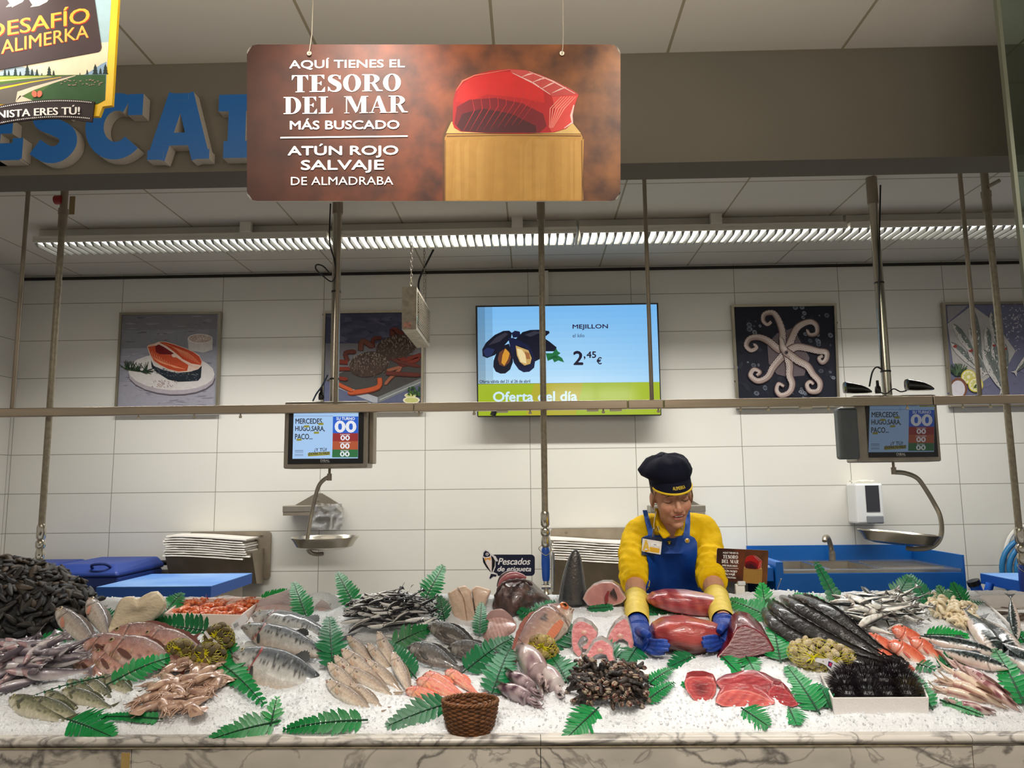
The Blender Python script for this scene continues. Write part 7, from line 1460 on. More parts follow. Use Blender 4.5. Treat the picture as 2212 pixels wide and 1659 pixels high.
# --- squid
sq_m = skin('squid_skin', 0.18, 0.1, 30, vary=0.1, vscale=14, coat=0.5)
def squid(name, label, group, base_, blot, bs, seed, tent=8, fin=True, flat=0.75, long_=1.0):
    """x from the arms (0) to the tip of the mantle (1)"""
    t = thing(name, label, 'squid', (0, 0, 0), group); r = random.Random(seed); b = MB(); rings = []; C = []; n = 16
    for i in range(24):
        u = i/23; x = lerp(0.36, 1.0, u); w = 0.125*(1-u**2.6)**0.75*(0.85+0.15*math.sin(math.pi*u))*long_+0.004; R = []
        for j in range(n):
            q = 2*math.pi*j/n; R.append((x, w*math.cos(q)*(1+0.03*nz(u*6, q, seed)), w*flat*math.sin(q)+0.012*math.sin(u*5))); k = nz(u*bs, math.cos(q)*2, seed*3.1+math.sin(q)); C.append(mixc(base_, blot, max(0, min(1, k*2.4+0.12))))
        rings.append(R)
    b.ring(rings, 0, C); b.build('mantle', sq_m, t, smooth=180)
    if fin:
        b = MB()
        for s_ in (-1, 1): b.grid(lambda u, v: (lerp(0.66, 1.02, u), s_*(0.02+0.19*v*math.sin(math.pi*(0.04+0.92*u))**0.8), 0.03-0.03*v+0.012*math.sin(u*9)*v), 12, 5, 0, mixc(base_, blot, 0.3))
        b.build('fin', sq_m, t, smooth=180)
    b = MB(); b.ell((0.31, 0, 0), (0.085, 0.07, 0.055), 14, 10, 0, mixc(base_, blot, 0.25)); b.build('head', sq_m, t, smooth=180)
    for s_ in (-1, 1): b = MB(); b.ell((0.3, 0.06*s_, 0.025), (0.012, 0.008, 0.012), 10, 8, 0, (50, 46, 52)); b.build('eye', eye_m, t)
    for k in range(tent):
        a = 2*math.pi*k/tent; y0, z0 = 0.04*math.cos(a), 0.03*math.sin(a); ln = r.uniform(0.2, 0.3); cv = r.uniform(-0.14, 0.14); b = MB()
        b.tube(smoothpath([(0.27, y0, z0), (0.27-ln*0.4, y0*1.8+cv*0.2, z0*1.4-0.01), (0.27-ln*0.8, y0*2.2+cv, -0.02), (0.27-ln, y0*1.8+cv*1.6, -0.015)], 4), [lerp(0.022, 0.006, i/12) for i in range(13)], 7, 0, mixc(base_, blot, r.random()*0.4)); b.build('arm', sq_m, t, smooth=180)
    return t
pk, pu = (206, 188, 180), (118, 74, 84)
s1 = squid('squid', 'x', 'grey squids in the middle', (188, 170, 166), (120, 92, 100), 3, 1, long_=1.6)
placed_copies(s1, [('large grey squid leaning tail up beside the round clam net', (1192, 1506), (1122, 1392), 6, 40, 1, .7)])
s2 = squid('squid', 'x', 'grey squids in the middle', (170, 152, 154), (70, 44, 58), 4, 2, long_=1.45)
placed_copies(s2, [('dark blotched squid at the front left of the grey squids', (1178, 1528), (1074, 1480), 4, 14, 1, .6), ('mottled squid lying between the other grey squids', (1180, 1512), (1092, 1452), 4, 18, 1, .6)])
s3 = squid('squid', 'x', 'grey squids in the middle', (206, 196, 192), (150, 126, 130), 3, 3, long_=1.4)
placed_copies(s3, [('pale squid at the right of the grey squids', (1226, 1520), (1168, 1434), 4, 20, 1, .6)])
b1 = squid('long_squid', 'x', 'long squids at the lower right', (224, 206, 184), (176, 120, 118), 2.5, 5, flat=.8); b2 = squid('long_squid', 'x', 'long squids at the lower right', (222, 200, 190), (128, 72, 82), 3.5, 6, flat=.8)
placed_copies(b1, [('long cream squid at the top of the squid row', (2026, 1436), (2152, 1510), 12, 6, 1, .55), ('long cream squid lying second from the front', (2000, 1482), (2130, 1516), 12, 6, 1, .55), ('slender white squid through the middle of the row', (2022, 1458), (2176, 1530), 16, 6, 1, .6, {'sc_h': .8}), ('cream squid near the urchin box side of the row', (2010, 1464), (2146, 1504), 14, 6, 1, .55)])
placed_copies(b2, [('squid with dark red blotches at the front of the row', (2036, 1512), (2150, 1542), 10, 4, 1, .55), ('reddish squid at the right of the row', (2084, 1448), (2204, 1536), 14, 4, 1, .6), ('purple squid at the upper right of the row', (2066, 1436), (2190, 1512), 14, 6, 1, .6), ('blotched squid at the back of the row', (2046, 1430), (2166, 1496), 12, 6, 1, .55)])
bq = [squid('baby_squid', 'x', 'baby squid in a heap', (192, 160, 138), (140, 106, 92), 3, 10+i, tent=6, fin=(i == 0)) for i in range(3)]
r = random.Random(44); pf = in_poly([(340, 1452), (372, 1446), (420, 1446), (470, 1442), (486, 1460), (478, 1490), (460, 1506), (428, 1528), (410, 1544), (364, 1556), (342, 1552), (330, 1530), (314, 1520), (336, 1490)])
i = 0
while i < 40:
    px, py = pf(r)
    if px is None: continue
    o = bq[i] if i < 3 else copy_tree(bq[r.randrange(3)]); o['label'] = 'glossy beige baby squid in the heap left of the salmon'; o['group'] = 'baby squid in a heap'; g = ground(px, py); nn = ice_n(g[0], g[1]); a = r.uniform(0, 6.28); dv = unit(np.array([math.cos(a), math.sin(a), 0.2])); dv = unit(dv-nn*(dv@nn)*0.8); sd = unit(np.cross(nn, dv)); zz = np.cross(dv, sd); L_ = r.uniform(0.1, 0.135); P = g+nn*(0.008+r.random()*0.03*max(0, 1-((px-408)/90)**2))-dv*L_*0.5
    o.matrix_world = Matrix([[dv[j]*L_, sd[j]*L_, zz[j]*L_, P[j]] for j in range(3)]+[[0, 0, 0, 1]]); i += 1
# ================================================================ cut fish, fillets, monkfish, tuna
def resample(poly, n):
    P = [np.array(p, float) for p in poly]+[np.array(poly[0], float)]; d = [0]
    for i in range(len(P)-1): d.append(d[-1]+np.linalg.norm(P[i+1]-P[i]))
    out = []
    for k in range(n):
        t_ = d[-1]*k/n; i = max(j for j in range(len(P)-1) if d[j] <= t_); out.append(P[i]+(P[i+1]-P[i])*((t_-d[i])/max(1e-9, d[i+1]-d[i])))
    return out
def chunk(name, label, cat, F, Bk, Yf, Yb, facef, sidef, m, tilt=0.0, n=44, group=None, parent=None, rings=9, bulge=0.0, sm=1):
    """a cut piece: F its front face and Bk its back outline in picture points, at depths Yf and Yb; facef(s, a) colours the face from centre to rim"""
    f_ = resample(F, n); k_ = resample(Bk, n); cf = sum(f_)/n; cb = sum(k_)/n; ymax = max(p[1] for p in f_); R = []; C = []
    def YF(p): return Yf+(ymax-p[1])*tilt
    for i in range(rings):
        s_ = max(0.02, (i/(rings-1)))*0.965; ring_ = []
        for j in range(n): p = cf+(f_[j]-cf)*s_; v = atY(p[0], p[1], YF(p)-bulge*(1-s_**2)); ring_.append(v); C.append(facef(s_, 2*math.pi*j/n, p))
        R.append(ring_)
    for s_, t_ in ((1.0, 0.04), (1.0, 0.5), (0.99, 0.93), (0.9, 1.0), (0.5, 1.02), (0.05, 1.03)):
        ring_ = []
        for j in range(n): p = (f_[j]+(k_[j]-f_[j])*t_); c_ = cf+(cb-cf)*t_; p = c_+(p-c_)*s_; ring_.append(atY(p[0], p[1], lerp(YF(f_[j]), Yb, t_))); C.append(sidef(t_, 2*math.pi*j/n))
        R.append(ring_)
    b = MB(); b.ring([r_[::-1] for r_ in R], 0, [c for i in range(len(R)) for c in C[i*n:(i+1)*n][::-1]]); o = b.build(name, m, parent, smooth=70, org=tuple(atY(cf[0], ymax, Yf)))
    if parent is not None: o.matrix_parent_inverse = Matrix.Translation(-Vector(parent.location))
    if label: tag(o, label, cat, group)
    return o
def gy(px, py): return float(ground(px, py)[1])
def xloft(name, label, cat, secs, colf, m, n=20, pw=0.8, group=None, nz_=0.0, ns=30):
    """a rounded body lying across the picture: sections (px, top row, bottom row, depth, half depth)"""
    S_ = np.array(secs, float); R = []; C = []; us = np.linspace(0, 1, len(secs))
    for i in range(ns):
        u = i/(ns-1); x, yt_, yb_, Y, dh = [float(np.interp(u, us, S_[:, k])) for k in range(5)]; top, bot = atY(x, yt_, Y), atY(x, yb_, Y); e = 1.0
        if i == 0 or i == ns-1: e = 0.25
        elif i == 1 or i == ns-2: e = 0.75
        c = (top+bot)/2; h = (top[2]-bot[2])/2*e; ring_ = []
        for j in range(n):
            q = 2*math.pi*j/n; cy, cz = math.cos(q), math.sin(q); k = 1+nz_*nz(u*5, cy*1.3, cz*1.3+len(name)); ring_.append((c[0], c[1]+dh*e*np.sign(cy)*abs(cy)**pw*k, c[2]+h*np.sign(cz)*abs(cz)**pw*k)); C.append(colf(u, cz, cy))
        R.append(ring_)
    b = MB(); b.ring(R, 0, C); o = b.build(name, m, smooth=180, org=tuple(R[ns//2][0])); 
    if label: tag(o, label, cat, group)
    return o
def kid(o, p): o.parent = p; o.matrix_parent_inverse = Matrix.Translation(-Vector(p.location)); return o
tuna_m = mat('raw_tuna', attr=True, rough=0.28, bump=0.3, bscale=50, vary=0.2, vscale=24, coat=0.4, stretch=(1, 1, 3))
# dark block of tuna
y_ = gy(1612, 1426)
def f_blk(s, a, p): k = 0.5+0.5*math.sin(s*44); return mixc(mixc((104, 20, 28), (74, 10, 16), k*0.6), (128, 30, 34), max(0, s-0.8)*3)
chunk('tuna_block', 'large dark red tuna block with ringed cut face, right of the gloved hand', 'tuna', [(1573, 1392), (1591, 1358), (1606, 1350), (1634, 1359), (1659, 1377), (1676, 1407), (1612, 1421), (1556, 1430), (1548, 1419)],
      [(1572, 1345), (1582, 1322), (1598, 1316), (1618, 1322), (1644, 1346), (1668, 1392), (1612, 1404), (1566, 1404), (1562, 1376)], y_, y_+0.14, f_blk, lambda t, a: mixc((112, 26, 32), (84, 18, 24), 0.5+0.5*math.sin(a*9)), tuna_m, tilt=0.0006, rings=16)
# tuna held in the hands
y_ = gy(1480, 1412); HELD = y_+0.06
def f_held(u, cz, cy):
    c = mixc((172, 70, 64), (124, 30, 38), max(0, nz(u*5, cy*2, 4))*1.6+0.1); c = mixc(c, (214, 120, 104), max(0, math.sin(cy*9+u*6))*0.25)
    if u < 0.12: c = mixc(c, (84, 24, 34), 0.8)
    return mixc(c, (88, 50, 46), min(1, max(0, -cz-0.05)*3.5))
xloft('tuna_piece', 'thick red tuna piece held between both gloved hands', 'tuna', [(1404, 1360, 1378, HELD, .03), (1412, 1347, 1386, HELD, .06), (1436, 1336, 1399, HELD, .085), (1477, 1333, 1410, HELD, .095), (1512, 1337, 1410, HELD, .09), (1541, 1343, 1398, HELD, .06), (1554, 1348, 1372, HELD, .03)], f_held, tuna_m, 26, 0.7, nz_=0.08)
# tuna at the back
def f_bk(u, cz, cy): c = mixc((168, 78, 76), (138, 46, 52), 0.5+0.5*math.sin(u*44+cz*3)); return mixc(c, (206, 176, 180), 0.85 if (cz > 0.55 and u > 0.5) else 0)
LY = gy(1480, 1332)+0.06
xloft('tuna_loin', 'long tuna loin with silvery skin lying behind her hands', 'tuna', [(1396, 1290, 1300, LY, .03), (1412, 1279, 1310, LY, .06), (1440, 1273, 1319, LY, .08), (1485, 1275, 1328, LY, .08), (1525, 1282, 1332, LY, .07), (1560, 1290, 1330, LY, .05)], f_bk, tuna_m, 24, 0.75, nz_=0.05)
# front pieces
y_ = gy(1515, 1518)
def f_ring(c1, c2, rim, k=26): return lambda s, a, p: mixc(mixc(c1, c2, 0.5+0.5*math.sin(s*k)), rim, max(0, s-0.86)*6)
def f_str(c1, c2, rim, dx=0.5, dy=0.5, k=0.55): return lambda s, a, p: mixc(mixc(c1, c2, 0.5+0.5*math.sin((p[0]*dx+p[1]*dy)*k)), rim, max(0, s-0.85)*6)
chunk('tuna_steak', 'round tuna piece with a dark centre at the left of the front group', 'tuna', [(1482, 1466), (1495, 1459), (1520, 1459), (1540, 1466), (1548, 1480), (1546, 1499), (1537, 1513), (1520, 1520), (1498, 1513), (1482, 1491), (1478, 1476)], [(1484, 1452), (1496, 1448), (1520, 1448), (1541, 1455), (1547, 1468), (1546, 1484), (1538, 1496), (1520, 1500), (1500, 1497), (1484, 1480), (1480, 1464)], y_, y_+0.07, lambda s, a, p: mixc((104, 34, 40), f_ring((186, 80, 78), (168, 62, 64), (214, 130, 120))(s, a, p), min(1, s*1.5)), lambda t, a: (150, 54, 58), tuna_m, tilt=0.0012, group='raw tuna pieces at the front', rings=12)
chunk('tuna_steak', 'pink striped tuna slab lying in front of the others', 'tuna', [(1545, 1518), (1551, 1504), (1565, 1493), (1587, 1489), (1617, 1492), (1645, 1502), (1676, 1520), (1650, 1527), (1606, 1527), (1559, 1526)], [(1548, 1500), (1556, 1486), (1570, 1477), (1592, 1474), (1622, 1477), (1650, 1487), (1674, 1502), (1650, 1506), (1606, 1506), (1562, 1505)], gy(1610, 1527), gy(1610, 1527)+0.06, f_str((206, 98, 90), (188, 74, 74), (226, 160, 146)), lambda t, a: (176, 70, 72), tuna_m, tilt=0.0012, group='raw tuna pieces at the front', rings=12)
chunk('tuna_steak', 'veined tuna piece at the back of the front group', 'tuna', [(1546, 1474), (1560, 1464), (1585, 1462), (1594, 1456), (1620, 1454), (1650, 1462), (1672, 1474), (1694, 1476), (1680, 1486), (1650, 1496), (1600, 1498), (1560, 1494)], [(1550, 1464), (1565, 1456), (1590, 1452), (1604, 1447), (1628, 1446), (1652, 1452), (1674, 1464), (1690, 1468), (1678, 1476), (1650, 1484), (1604, 1486), (1564, 1482)], gy(1620, 1496), gy(1620, 1496)+0.07, f_str((178, 72, 76), (150, 46, 54), (206, 140, 136), .3, 1.0, .5), lambda t, a: (146, 50, 58), tuna_m, tilt=0.0012, group='raw tuna pieces at the front', bulge=0.006)
chunk('tuna_steak', 'tuna piece tapering to the right end of the front group', 'tuna', [(1659, 1493), (1670, 1480), (1690, 1482), (1706, 1498), (1726, 1523), (1712, 1528), (1690, 1523), (1660, 1510)], [(1662, 1482), (1672, 1470), (1690, 1472), (1704, 1486), (1718, 1508), (1708, 1512), (1690, 1506), (1664, 1498)], gy(1690, 1526), gy(1690, 1526)+0.06, f_str((172, 58, 64), (150, 42, 50), (200, 110, 108), 1, .3, .5), lambda t, a: (132, 40, 48), tuna_m, tilt=0.0012, group='raw tuna pieces at the front')
# pale half fish
o = chunk('fish_half', 'pale pink half fish showing its cut face beside the standing tail', 'fish', [(1258, 1294), (1266, 1276), (1280, 1263), (1300, 1256), (1322, 1256), (1338, 1266), (1345, 1280), (1354, 1292), (1344, 1303), (1318, 1311), (1290, 1314), (1270, 1309)], [(1262, 1288), (1270, 1271), (1284, 1259), (1303, 1252), (1324, 1252), (1340, 1262), (1347, 1276), (1354, 1288), (1344, 1297), (1318, 1304), (1290, 1306), (1272, 1302)], gy(1300, 1316), gy(1300, 1316)+0.08, lambda s, a, p: mixc((184, 128, 118), (160, 98, 94), 0.4+0.6*nz(p[0]*.08, p[1]*.08, 2)) if s < 0.86 else (190, 160, 150), lambda t, a: (112, 96, 92), flesh_m, tilt=0.0003)
kid(chunk('belly_cavity', None, None, [(1318, 1280), (1326, 1270), (1332, 1284), (1334, 1294), (1326, 1290)], [(1318, 1280), (1326, 1270), (1332, 1284), (1334, 1294), (1326, 1290)], gy(1300, 1316)-0.006, gy(1300, 1316)+0.015, lambda s, a, p: (48, 24, 26), lambda t, a: (48, 24, 26), flesh_m, n=14, rings=3), o)
kid(chunk('blood_streak', None, None, [(1306, 1290), (1312, 1276), (1318, 1272), (1314, 1288), (1314, 1300), (1308, 1306)], [(1306, 1290), (1312, 1276), (1318, 1272), (1314, 1288), (1314, 1300), (1308, 1306)], gy(1300, 1316)-0.006, gy(1300, 1316)+0.015, lambda s, a, p: (124, 30, 34), lambda t, a: (110, 24, 28), flesh_m, n=14, rings=3), o)
# standing tail
b = MB(); R = []; C = []; TY_ = gy(1237, 1306)
rows = [(1187, 1240, 1246), (1193, 1234, 1251), (1206, 1227, 1256), (1224, 1221, 1259), (1246, 1215, 1263), (1270, 1210, 1266), (1292, 1207, 1268), (1304, 1206, 1268)]
for yy, xl, xr in rows:
    a, c = atY(xl, yy, TY_), atY(xr, yy, TY_); ce = (a+c)/2; w = (c[0]-a[0])/2; ring_ = []
    for j in range(24): q = 2*math.pi*j/24; ring_.append((ce[0]+w*math.cos(q), TY_+w*0.62*math.sin(q)*(1+0.06*math.cos(4*q)), ce[2])); k = abs(math.cos(q)); C.append(mixc((66, 58, 50), (40, 42, 44), min(1, k*1.6+0.5*nz(yy*.05, q, 1))) if k < 0.75 else (96, 98, 98))
    R.append(ring_)
b.ring(R, 0, C); tag(b.build('fish_tail', scaly, smooth=180, org=tuple(atY(1237, 1304, TY_))), 'dark grey fish tail piece standing upright on its cut end', 'fish')
# steaks
def plate(poly, sh, Y, Yb, tilt, name, label, cat, group, m0, m1):
    """a flat slice with a true outline: cut face in front, skin round the edge"""
    P_ = resample(poly, 70); ym = max(p[1] for p in P_); n = len(P_); c = sum(P_)/n; F = [atY(p[0], p[1], Y+(ym-p[1])*tilt) for p in P_]
    Q = [atY(p[0]+sh[0], p[1]+sh[1], Yb+(ym-p[1])*tilt) for p in P_]; I = []
    for j in range(n):
        t_ = unit(P_[(j+1) % n]-P_[j-1]); nn = np.array([-t_[1], t_[0]]); q = P_[j]+nn*1.6; I.append(atY(q[0], q[1], Y-0.003+(ym-q[1])*tilt))
    b = MB(); b.add(I, [tuple(range(n))], 0); b.add(F+I, [(j, (j+1) % n, n+(j+1) % n, n+j) for j in range(n)], 1); b.add(F+Q, [(j, n+j, n+(j+1) % n, (j+1) % n) for j in range(n)], 1); b.add(Q, [tuple(range(n-1, -1, -1))], 0)
    o = b.build(name, [m0, m1], smooth=0, org=tuple(atY(c[0], ym, Y))); return tag(o, label, cat, group)
steak_f = mat('pink_steak_face', (222, 150, 148), 0.32, 0, 0.9, 60, 0.4, 90, coat=0.3, dark=(190, 96, 100)); steak_s = mat('silver_steak_skin', (190, 178, 170), 0.3, 0, 0.9, 60, dark=(110, 106, 104))
def steak(poly, label, bone, Y, sh=(0, -8)):
    if sum(poly[i-1][0]*poly[i][1]-poly[i][0]*poly[i-1][1] for i in range(len(poly))) < 0: poly = poly[::-1]
    o = plate(poly, sh, Y, Y+0.03, 0.0016, 'fish_steak', label, 'fish', 'pink fish steaks on dark ferns', steak_f, steak_s)
    b = MB(); c = atY(bone[0], bone[1], Y+(max(p[1] for p in poly)-bone[1])*0.0016); b.ell((c[0], c[1]-0.003, c[2]), (0.011, 0.006, 0.01), 14, 8, 0, (226, 176, 160)); kid(b.build('backbone', flesh_m, smooth=180), o)
Z3 = lambda P: [(960+x/3.325, 1160+y/3.325) for x, y in P]
y_ = gy(1264, 1421)
steak(Z3([(912, 690), (925, 630), (960, 602), (1000, 602), (1060, 632), (1106, 690), (1085, 740), (1050, 775), (1030, 812), (992, 805), (985, 785), (1022, 765), (1028, 735), (1003, 708), (978, 728), (958, 768), (992, 832), (965, 868), (922, 820), (912, 750)]), 'left steak of the three pink fish steaks', Z3([(1003, 690)])[0], y_)
steak(Z3([(1165, 745), (1185, 690), (1225, 625), (1290, 580), (1320, 600), (1345, 680), (1362, 760), (1352, 830), (1330, 862), (1290, 852), (1322, 800), (1318, 760), (1285, 735), (1262, 732), (1240, 752), (1200, 768), (1170, 768)]), 'right steak of the three pink fish steaks, under her glove', Z3([(1262, 715)])[0], y_+0.03)
steak(Z3([(985, 905), (1000, 870), (1040, 810), (1075, 755), (1130, 732), (1180, 760), (1215, 800), (1215, 860), (1245, 935), (1220, 950), (1180, 900), (1160, 850), (1120, 840), (1085, 850), (1040, 890), (1000, 930), (960, 948), (930, 920), (945, 895)]), 'front steak of the three pink fish steaks, arched', Z3([(1118, 820)])[0], gy(1297, 1446))
# white fillets
wf = mat('pale_fillet', attr=True, rough=0.35, bump=0.3, bscale=70, vary=0.1, vscale=20, coat=0.3, stretch=(1, 1, 2))
fc = lambda c1, c2, q: (lambda s, a, p: mixc(c1, c2, max(0, nz(p[0]*.05*q, p[1]*.03, 1))*1.3+max(0, s-0.9)*3))
chunk('white_fillet', 'broad pale fillet lying open behind the red breams', 'fillet', [(340, 1280), (352, 1292), (362, 1308), (352, 1324), (334, 1340), (310, 1356), (268, 1362), (232, 1368), (236, 1350), (243, 1333), (250, 1312), (260, 1295), (276, 1291), (288, 1290), (297, 1295), (312, 1287), (326, 1281)], [(342, 1276), (354, 1288), (362, 1302), (352, 1317), (334, 1332), (310, 1347), (268, 1353), (236, 1358), (240, 1342), (246, 1327), (253, 1307), (262, 1291), (277, 1287), (290, 1288), (297, 1295), (313, 1284), (328, 1277)], gy(250, 1370), gy(250, 1370)+0.02, fc((240, 230, 208), (226, 212, 184), 1), lambda t, a: (214, 198, 168), wf, tilt=0.0042, bulge=0.003, rings=10)
for P_, lab in (([(967, 1284), (985, 1273), (1000, 1290), (1006, 1330), (1012, 1374), (995, 1360), (980, 1336), (972, 1310)], 'white fillet standing at the left of three'), ([(988, 1271), (1003, 1267), (1016, 1277), (1023, 1320), (1032, 1366), (1014, 1374), (1006, 1330), (999, 1290)], 'white fillet standing in the middle of three'), ([(1018, 1277), (1027, 1268), (1042, 1272), (1061, 1278), (1047, 1310), (1036, 1364), (1029, 1340), (1024, 1310)], 'white fillet standing at the right of three')):
    chunk('fish_fillet', lab, 'fillet', P_, [(p[0]+1, p[1]-4) for p in P_], 2.72, 2.76, fc((230, 206, 178), (210, 176, 150), 2), lambda t, a: (214, 184, 160), wf, tilt=0.0022, bulge=0.012, group='three white fillets standing side by side')
# rays
for P_, lab in (([(549, 1322), (556, 1302), (576, 1292), (600, 1285), (629, 1274), (632, 1300), (648, 1318), (640, 1330), (600, 1329)], 'pink ray wing behind the salmon, left of the upright frond'), ([(674, 1326), (680, 1310), (692, 1299), (706, 1308), (718, 1328), (698, 1336)], 'small pink ray wing right of the upright frond')):
    chunk('ray_wing', lab, 'ray', P_, [(p[0]+3, p[1]-5) for p in P_], gy(620, 1332), gy(620, 1332)+0.05, fc((214, 190, 186), (200, 158, 160), 1.5), lambda t, a: (186, 170, 168), wf, tilt=0.003, bulge=0.02, group='pink ray wings')
# skinned monkfish tail
o = chunk('skinned_tail', 'skinned pinkish fish tail in front of the monkfish', 'fish', [(840+x/5.53, 1240+y/5.53) for x, y in ((1122, 700), (1135, 600), (1160, 530), (1205, 482), (1280, 462), (1340, 458), (1400, 488), (1470, 550), (1530, 620), (1505, 690), (1435, 735), (1375, 830), (1300, 885), (1220, 845), (1125, 770))], [(840+x/5.53, 1232+y/5.53) for x, y in ((1140, 680), (1150, 590), (1180, 520), (1225, 472), (1290, 455), (1345, 452), (1400, 480), (1465, 540), (1515, 610), (1490, 670), (1425, 710), (1365, 800), (1300, 850), (1230, 815), (1140, 745))], gy(1072, 1402), gy(1072, 1402)+0.09, lambda s, a, p: mixc((206, 172, 162), (168, 124, 122), 0.35+0.35*math.sin((p[0]*.8-p[1]*.3)*.9)+max(0, s-0.8)), lambda t, a: (176, 140, 136), flesh_m, tilt=0.0016, bulge=0.03, rings=10)
# monkfish
mk_m = skin('monkfish_skin', 0.36, 0.7, 40, vary=0.35, vscale=26, coat=0.35)
o = xloft('monkfish', 'brown monkfish with its wide mouth gaping up at the back', 'fish', [(1063, 1302, 1336, 2.84, .03), (1072, 1276, 1338, 2.84, .07), (1088, 1256, 1342, 2.84, .1), (1108, 1249, 1342, 2.84, .115), (1130, 1250, 1338, 2.85, .115), (1150, 1259, 1326, 2.87, .1), (1172, 1276, 1316, 2.9, .07), (1192, 1294, 1308, 2.93, .04)], lambda u, cz, cy: mixc((96, 72, 66), (46, 32, 32), 0.5+nz(u*9, cz*3, cy*3)+0.6*nz(u*30, cz*9, cy*9)), mk_m, 40, 0.85, nz_=0.22, ns=60)
b = MB(); P_ = [atY(x, y, 2.83) for x, y in ((1078, 1270), (1088, 1254), (1104, 1245), (1122, 1245), (1136, 1250))]; b.tube(smoothpath(P_, 5), [0.007+0.009*math.sin(math.pi*i/20) for i in range(21)], 10, 0, (150, 84, 88)); kid(b.build('mouth_lining', flesh_m, smooth=180), o)
b = MB(); P_ = [atY(x, y, 2.88) for x, y in ((1076, 1268), (1084, 1250), (1098, 1241), (1112, 1240), (1124, 1246))]; b.tube(smoothpath(P_, 5), [0.006+0.009*math.sin(math.pi*i/20) for i in range(21)], 10, 0, (70, 48, 48)); kid(b.build('upper_jaw', mk_m, smooth=180), o)
b = MB(); P_ = [atY(x, y, 2.765+abs(x-1105)*0.001) for x, y in ((1070, 1290), (1078, 1270), (1092, 1258), (1112, 1253), (1134, 1254), (1150, 1264))]; b.tube(smoothpath(P_, 5), [0.005+0.002*math.sin(i*1.7) for i in range(26)], 8, 0, (66, 46, 46)); kid(b.build('lower_lip', mk_m, smooth=180), o)
b = MB(); c = atY(1120, 1297, 2.742); b.ell(tuple(c), (0.006, 0.005, 0.01), 12, 8, 0, (104, 92, 80)); b.ell((c[0], c[1]-0.003, c[2]), (0.003, 0.003, 0.005), 8, 6, 0, (16, 14, 14)); kid(b.build('eye', eye_m, smooth=180), o)
# long dark fishes
dk_m = skin('glossy_dark_skin', 0.24, 0.8, 55, stretch=(1, 1, 1), vary=0.4, vscale=30, coat=0.4)
def dark_long(pts, rr, label):
    P_ = []
    for px, py, lift in pts: g = ground(px, py+lift); P_.append(atY(px, py, float(g[1])))
    Q = smoothpath(P_, 8); n = len(Q); rad = [float(np.interp(i/(n-1), np.linspace(0, 1, len(rr)), rr)) for i in range(n)]; b = MB(); b.tube(Q, rad, 18, 0, (40, 38, 38), True, 0.75)
    for i in range(n):
        for j in range(18): q = 2*math.pi*j/18; b.c[i*18+j] = lin(mixc((44, 42, 42), (84, 78, 74), max(0, -math.cos(q)-0.3)*0.9+0.4*max(0, nz(i*.2, q, len(label)))))
    t = tag(b.build('long_dark_fish', dk_m, smooth=180, org=tuple(P_[0])), label, 'fish', 'long dark skinned fishes on the right')
    fb = MB(); V = []
    for i in range(4, n-2):
        d = unit(Q[min(i+1, n-1)]-Q[i-1]); nn = unit(np.array([0, -0.4, 1.0])-d*(d@np.array([0, -0.4, 1.0]))); V += [Q[i]+nn*rad[i]*0.72, Q[i]+nn*(rad[i]*0.72+0.006+0.003*(i % 2)), Q[i]+nn*rad[i]*0.72+np.array([0.002, 0, 0])]
    k = len(V)//3; fb.add(V, [q for i in range(k-1) for q in ((3*i, 3*i+3, 3*i+4, 3*i+1), (3*i+1, 3*i+4, 3*i+5, 3*i+2))], 0, (30, 28, 28)); kid(fb.build('back_fin', dk_m, smooth=50), t)
dark_long([(1652, 1312, 16), (1672, 1346, 16), (1724, 1384, 16), (1796, 1416, 14), (1880, 1438, 12), (1936, 1450, 8)], [.012, .03, .036, .034, .026, .014], 'long dark fish nearest the green frond, lowest of the four')
dark_long([(1658, 1298, 18), (1686, 1322, 18), (1746, 1362, 18), (1820, 1402, 16), (1894, 1432, 12), (1950, 1446, 8)], [.014, .034, .038, .036, .026, .014], 'long dark fish second from the bottom of the four')
dark_long([(1690, 1290, 18), (1722, 1312, 18), (1780, 1346, 18), (1842, 1386, 16), (1900, 1422, 12), (1954, 1442, 8)], [.012, .032, .036, .034, .024, .013], 'long dark fish third from the bottom of the four')
dark_long([(1718, 1288, 16), (1760, 1306, 16), (1812, 1336, 16), (1858, 1376, 14), (1908, 1414, 12), (1962, 1438, 8)], [.012, .032, .036, .034, .024, .012], 'long dark fish uppermost of the four, by the sardines')
# brown fish in the right tray
bf = make_fish('brown_fish', 'x', 'fish', 'brown fishes in the right hand tray', 'boxy', lambda x, cz, cy: mixc((150, 120, 96), (90, 68, 54), 0.5+cz*0.5+nz(x*9, cz*2, 2)), slick, dors=((96, 74, 60), .3, .7, .04), eye=(.1, .07, .024, (150, 130, 100)), tailc=(100, 80, 66))
for i, (lab, px, py, a) in enumerate((('brown fish at the left in the right hand tray', 2160, 1326, 20), ('brown fish in the middle of the right hand tray', 2190, 1320, -30), ('brown fish in the right hand tray at the picture edge', 2212, 1330, 40))):
    o = bf if i == 0 else copy_tree(bf); o['label'] = lab; p = atZ(px, py, float(rt[0][2])-0.012); o.matrix_world = Matrix.Translation(Vector(p)) @ Matrix.Rotation(math.radians(a), 4, 'Z') @ Matrix.Rotation(math.radians(80), 4, 'X') @ Matrix.Translation((-0.08, 0, 0)) @ Matrix.Scale(0.17, 4)
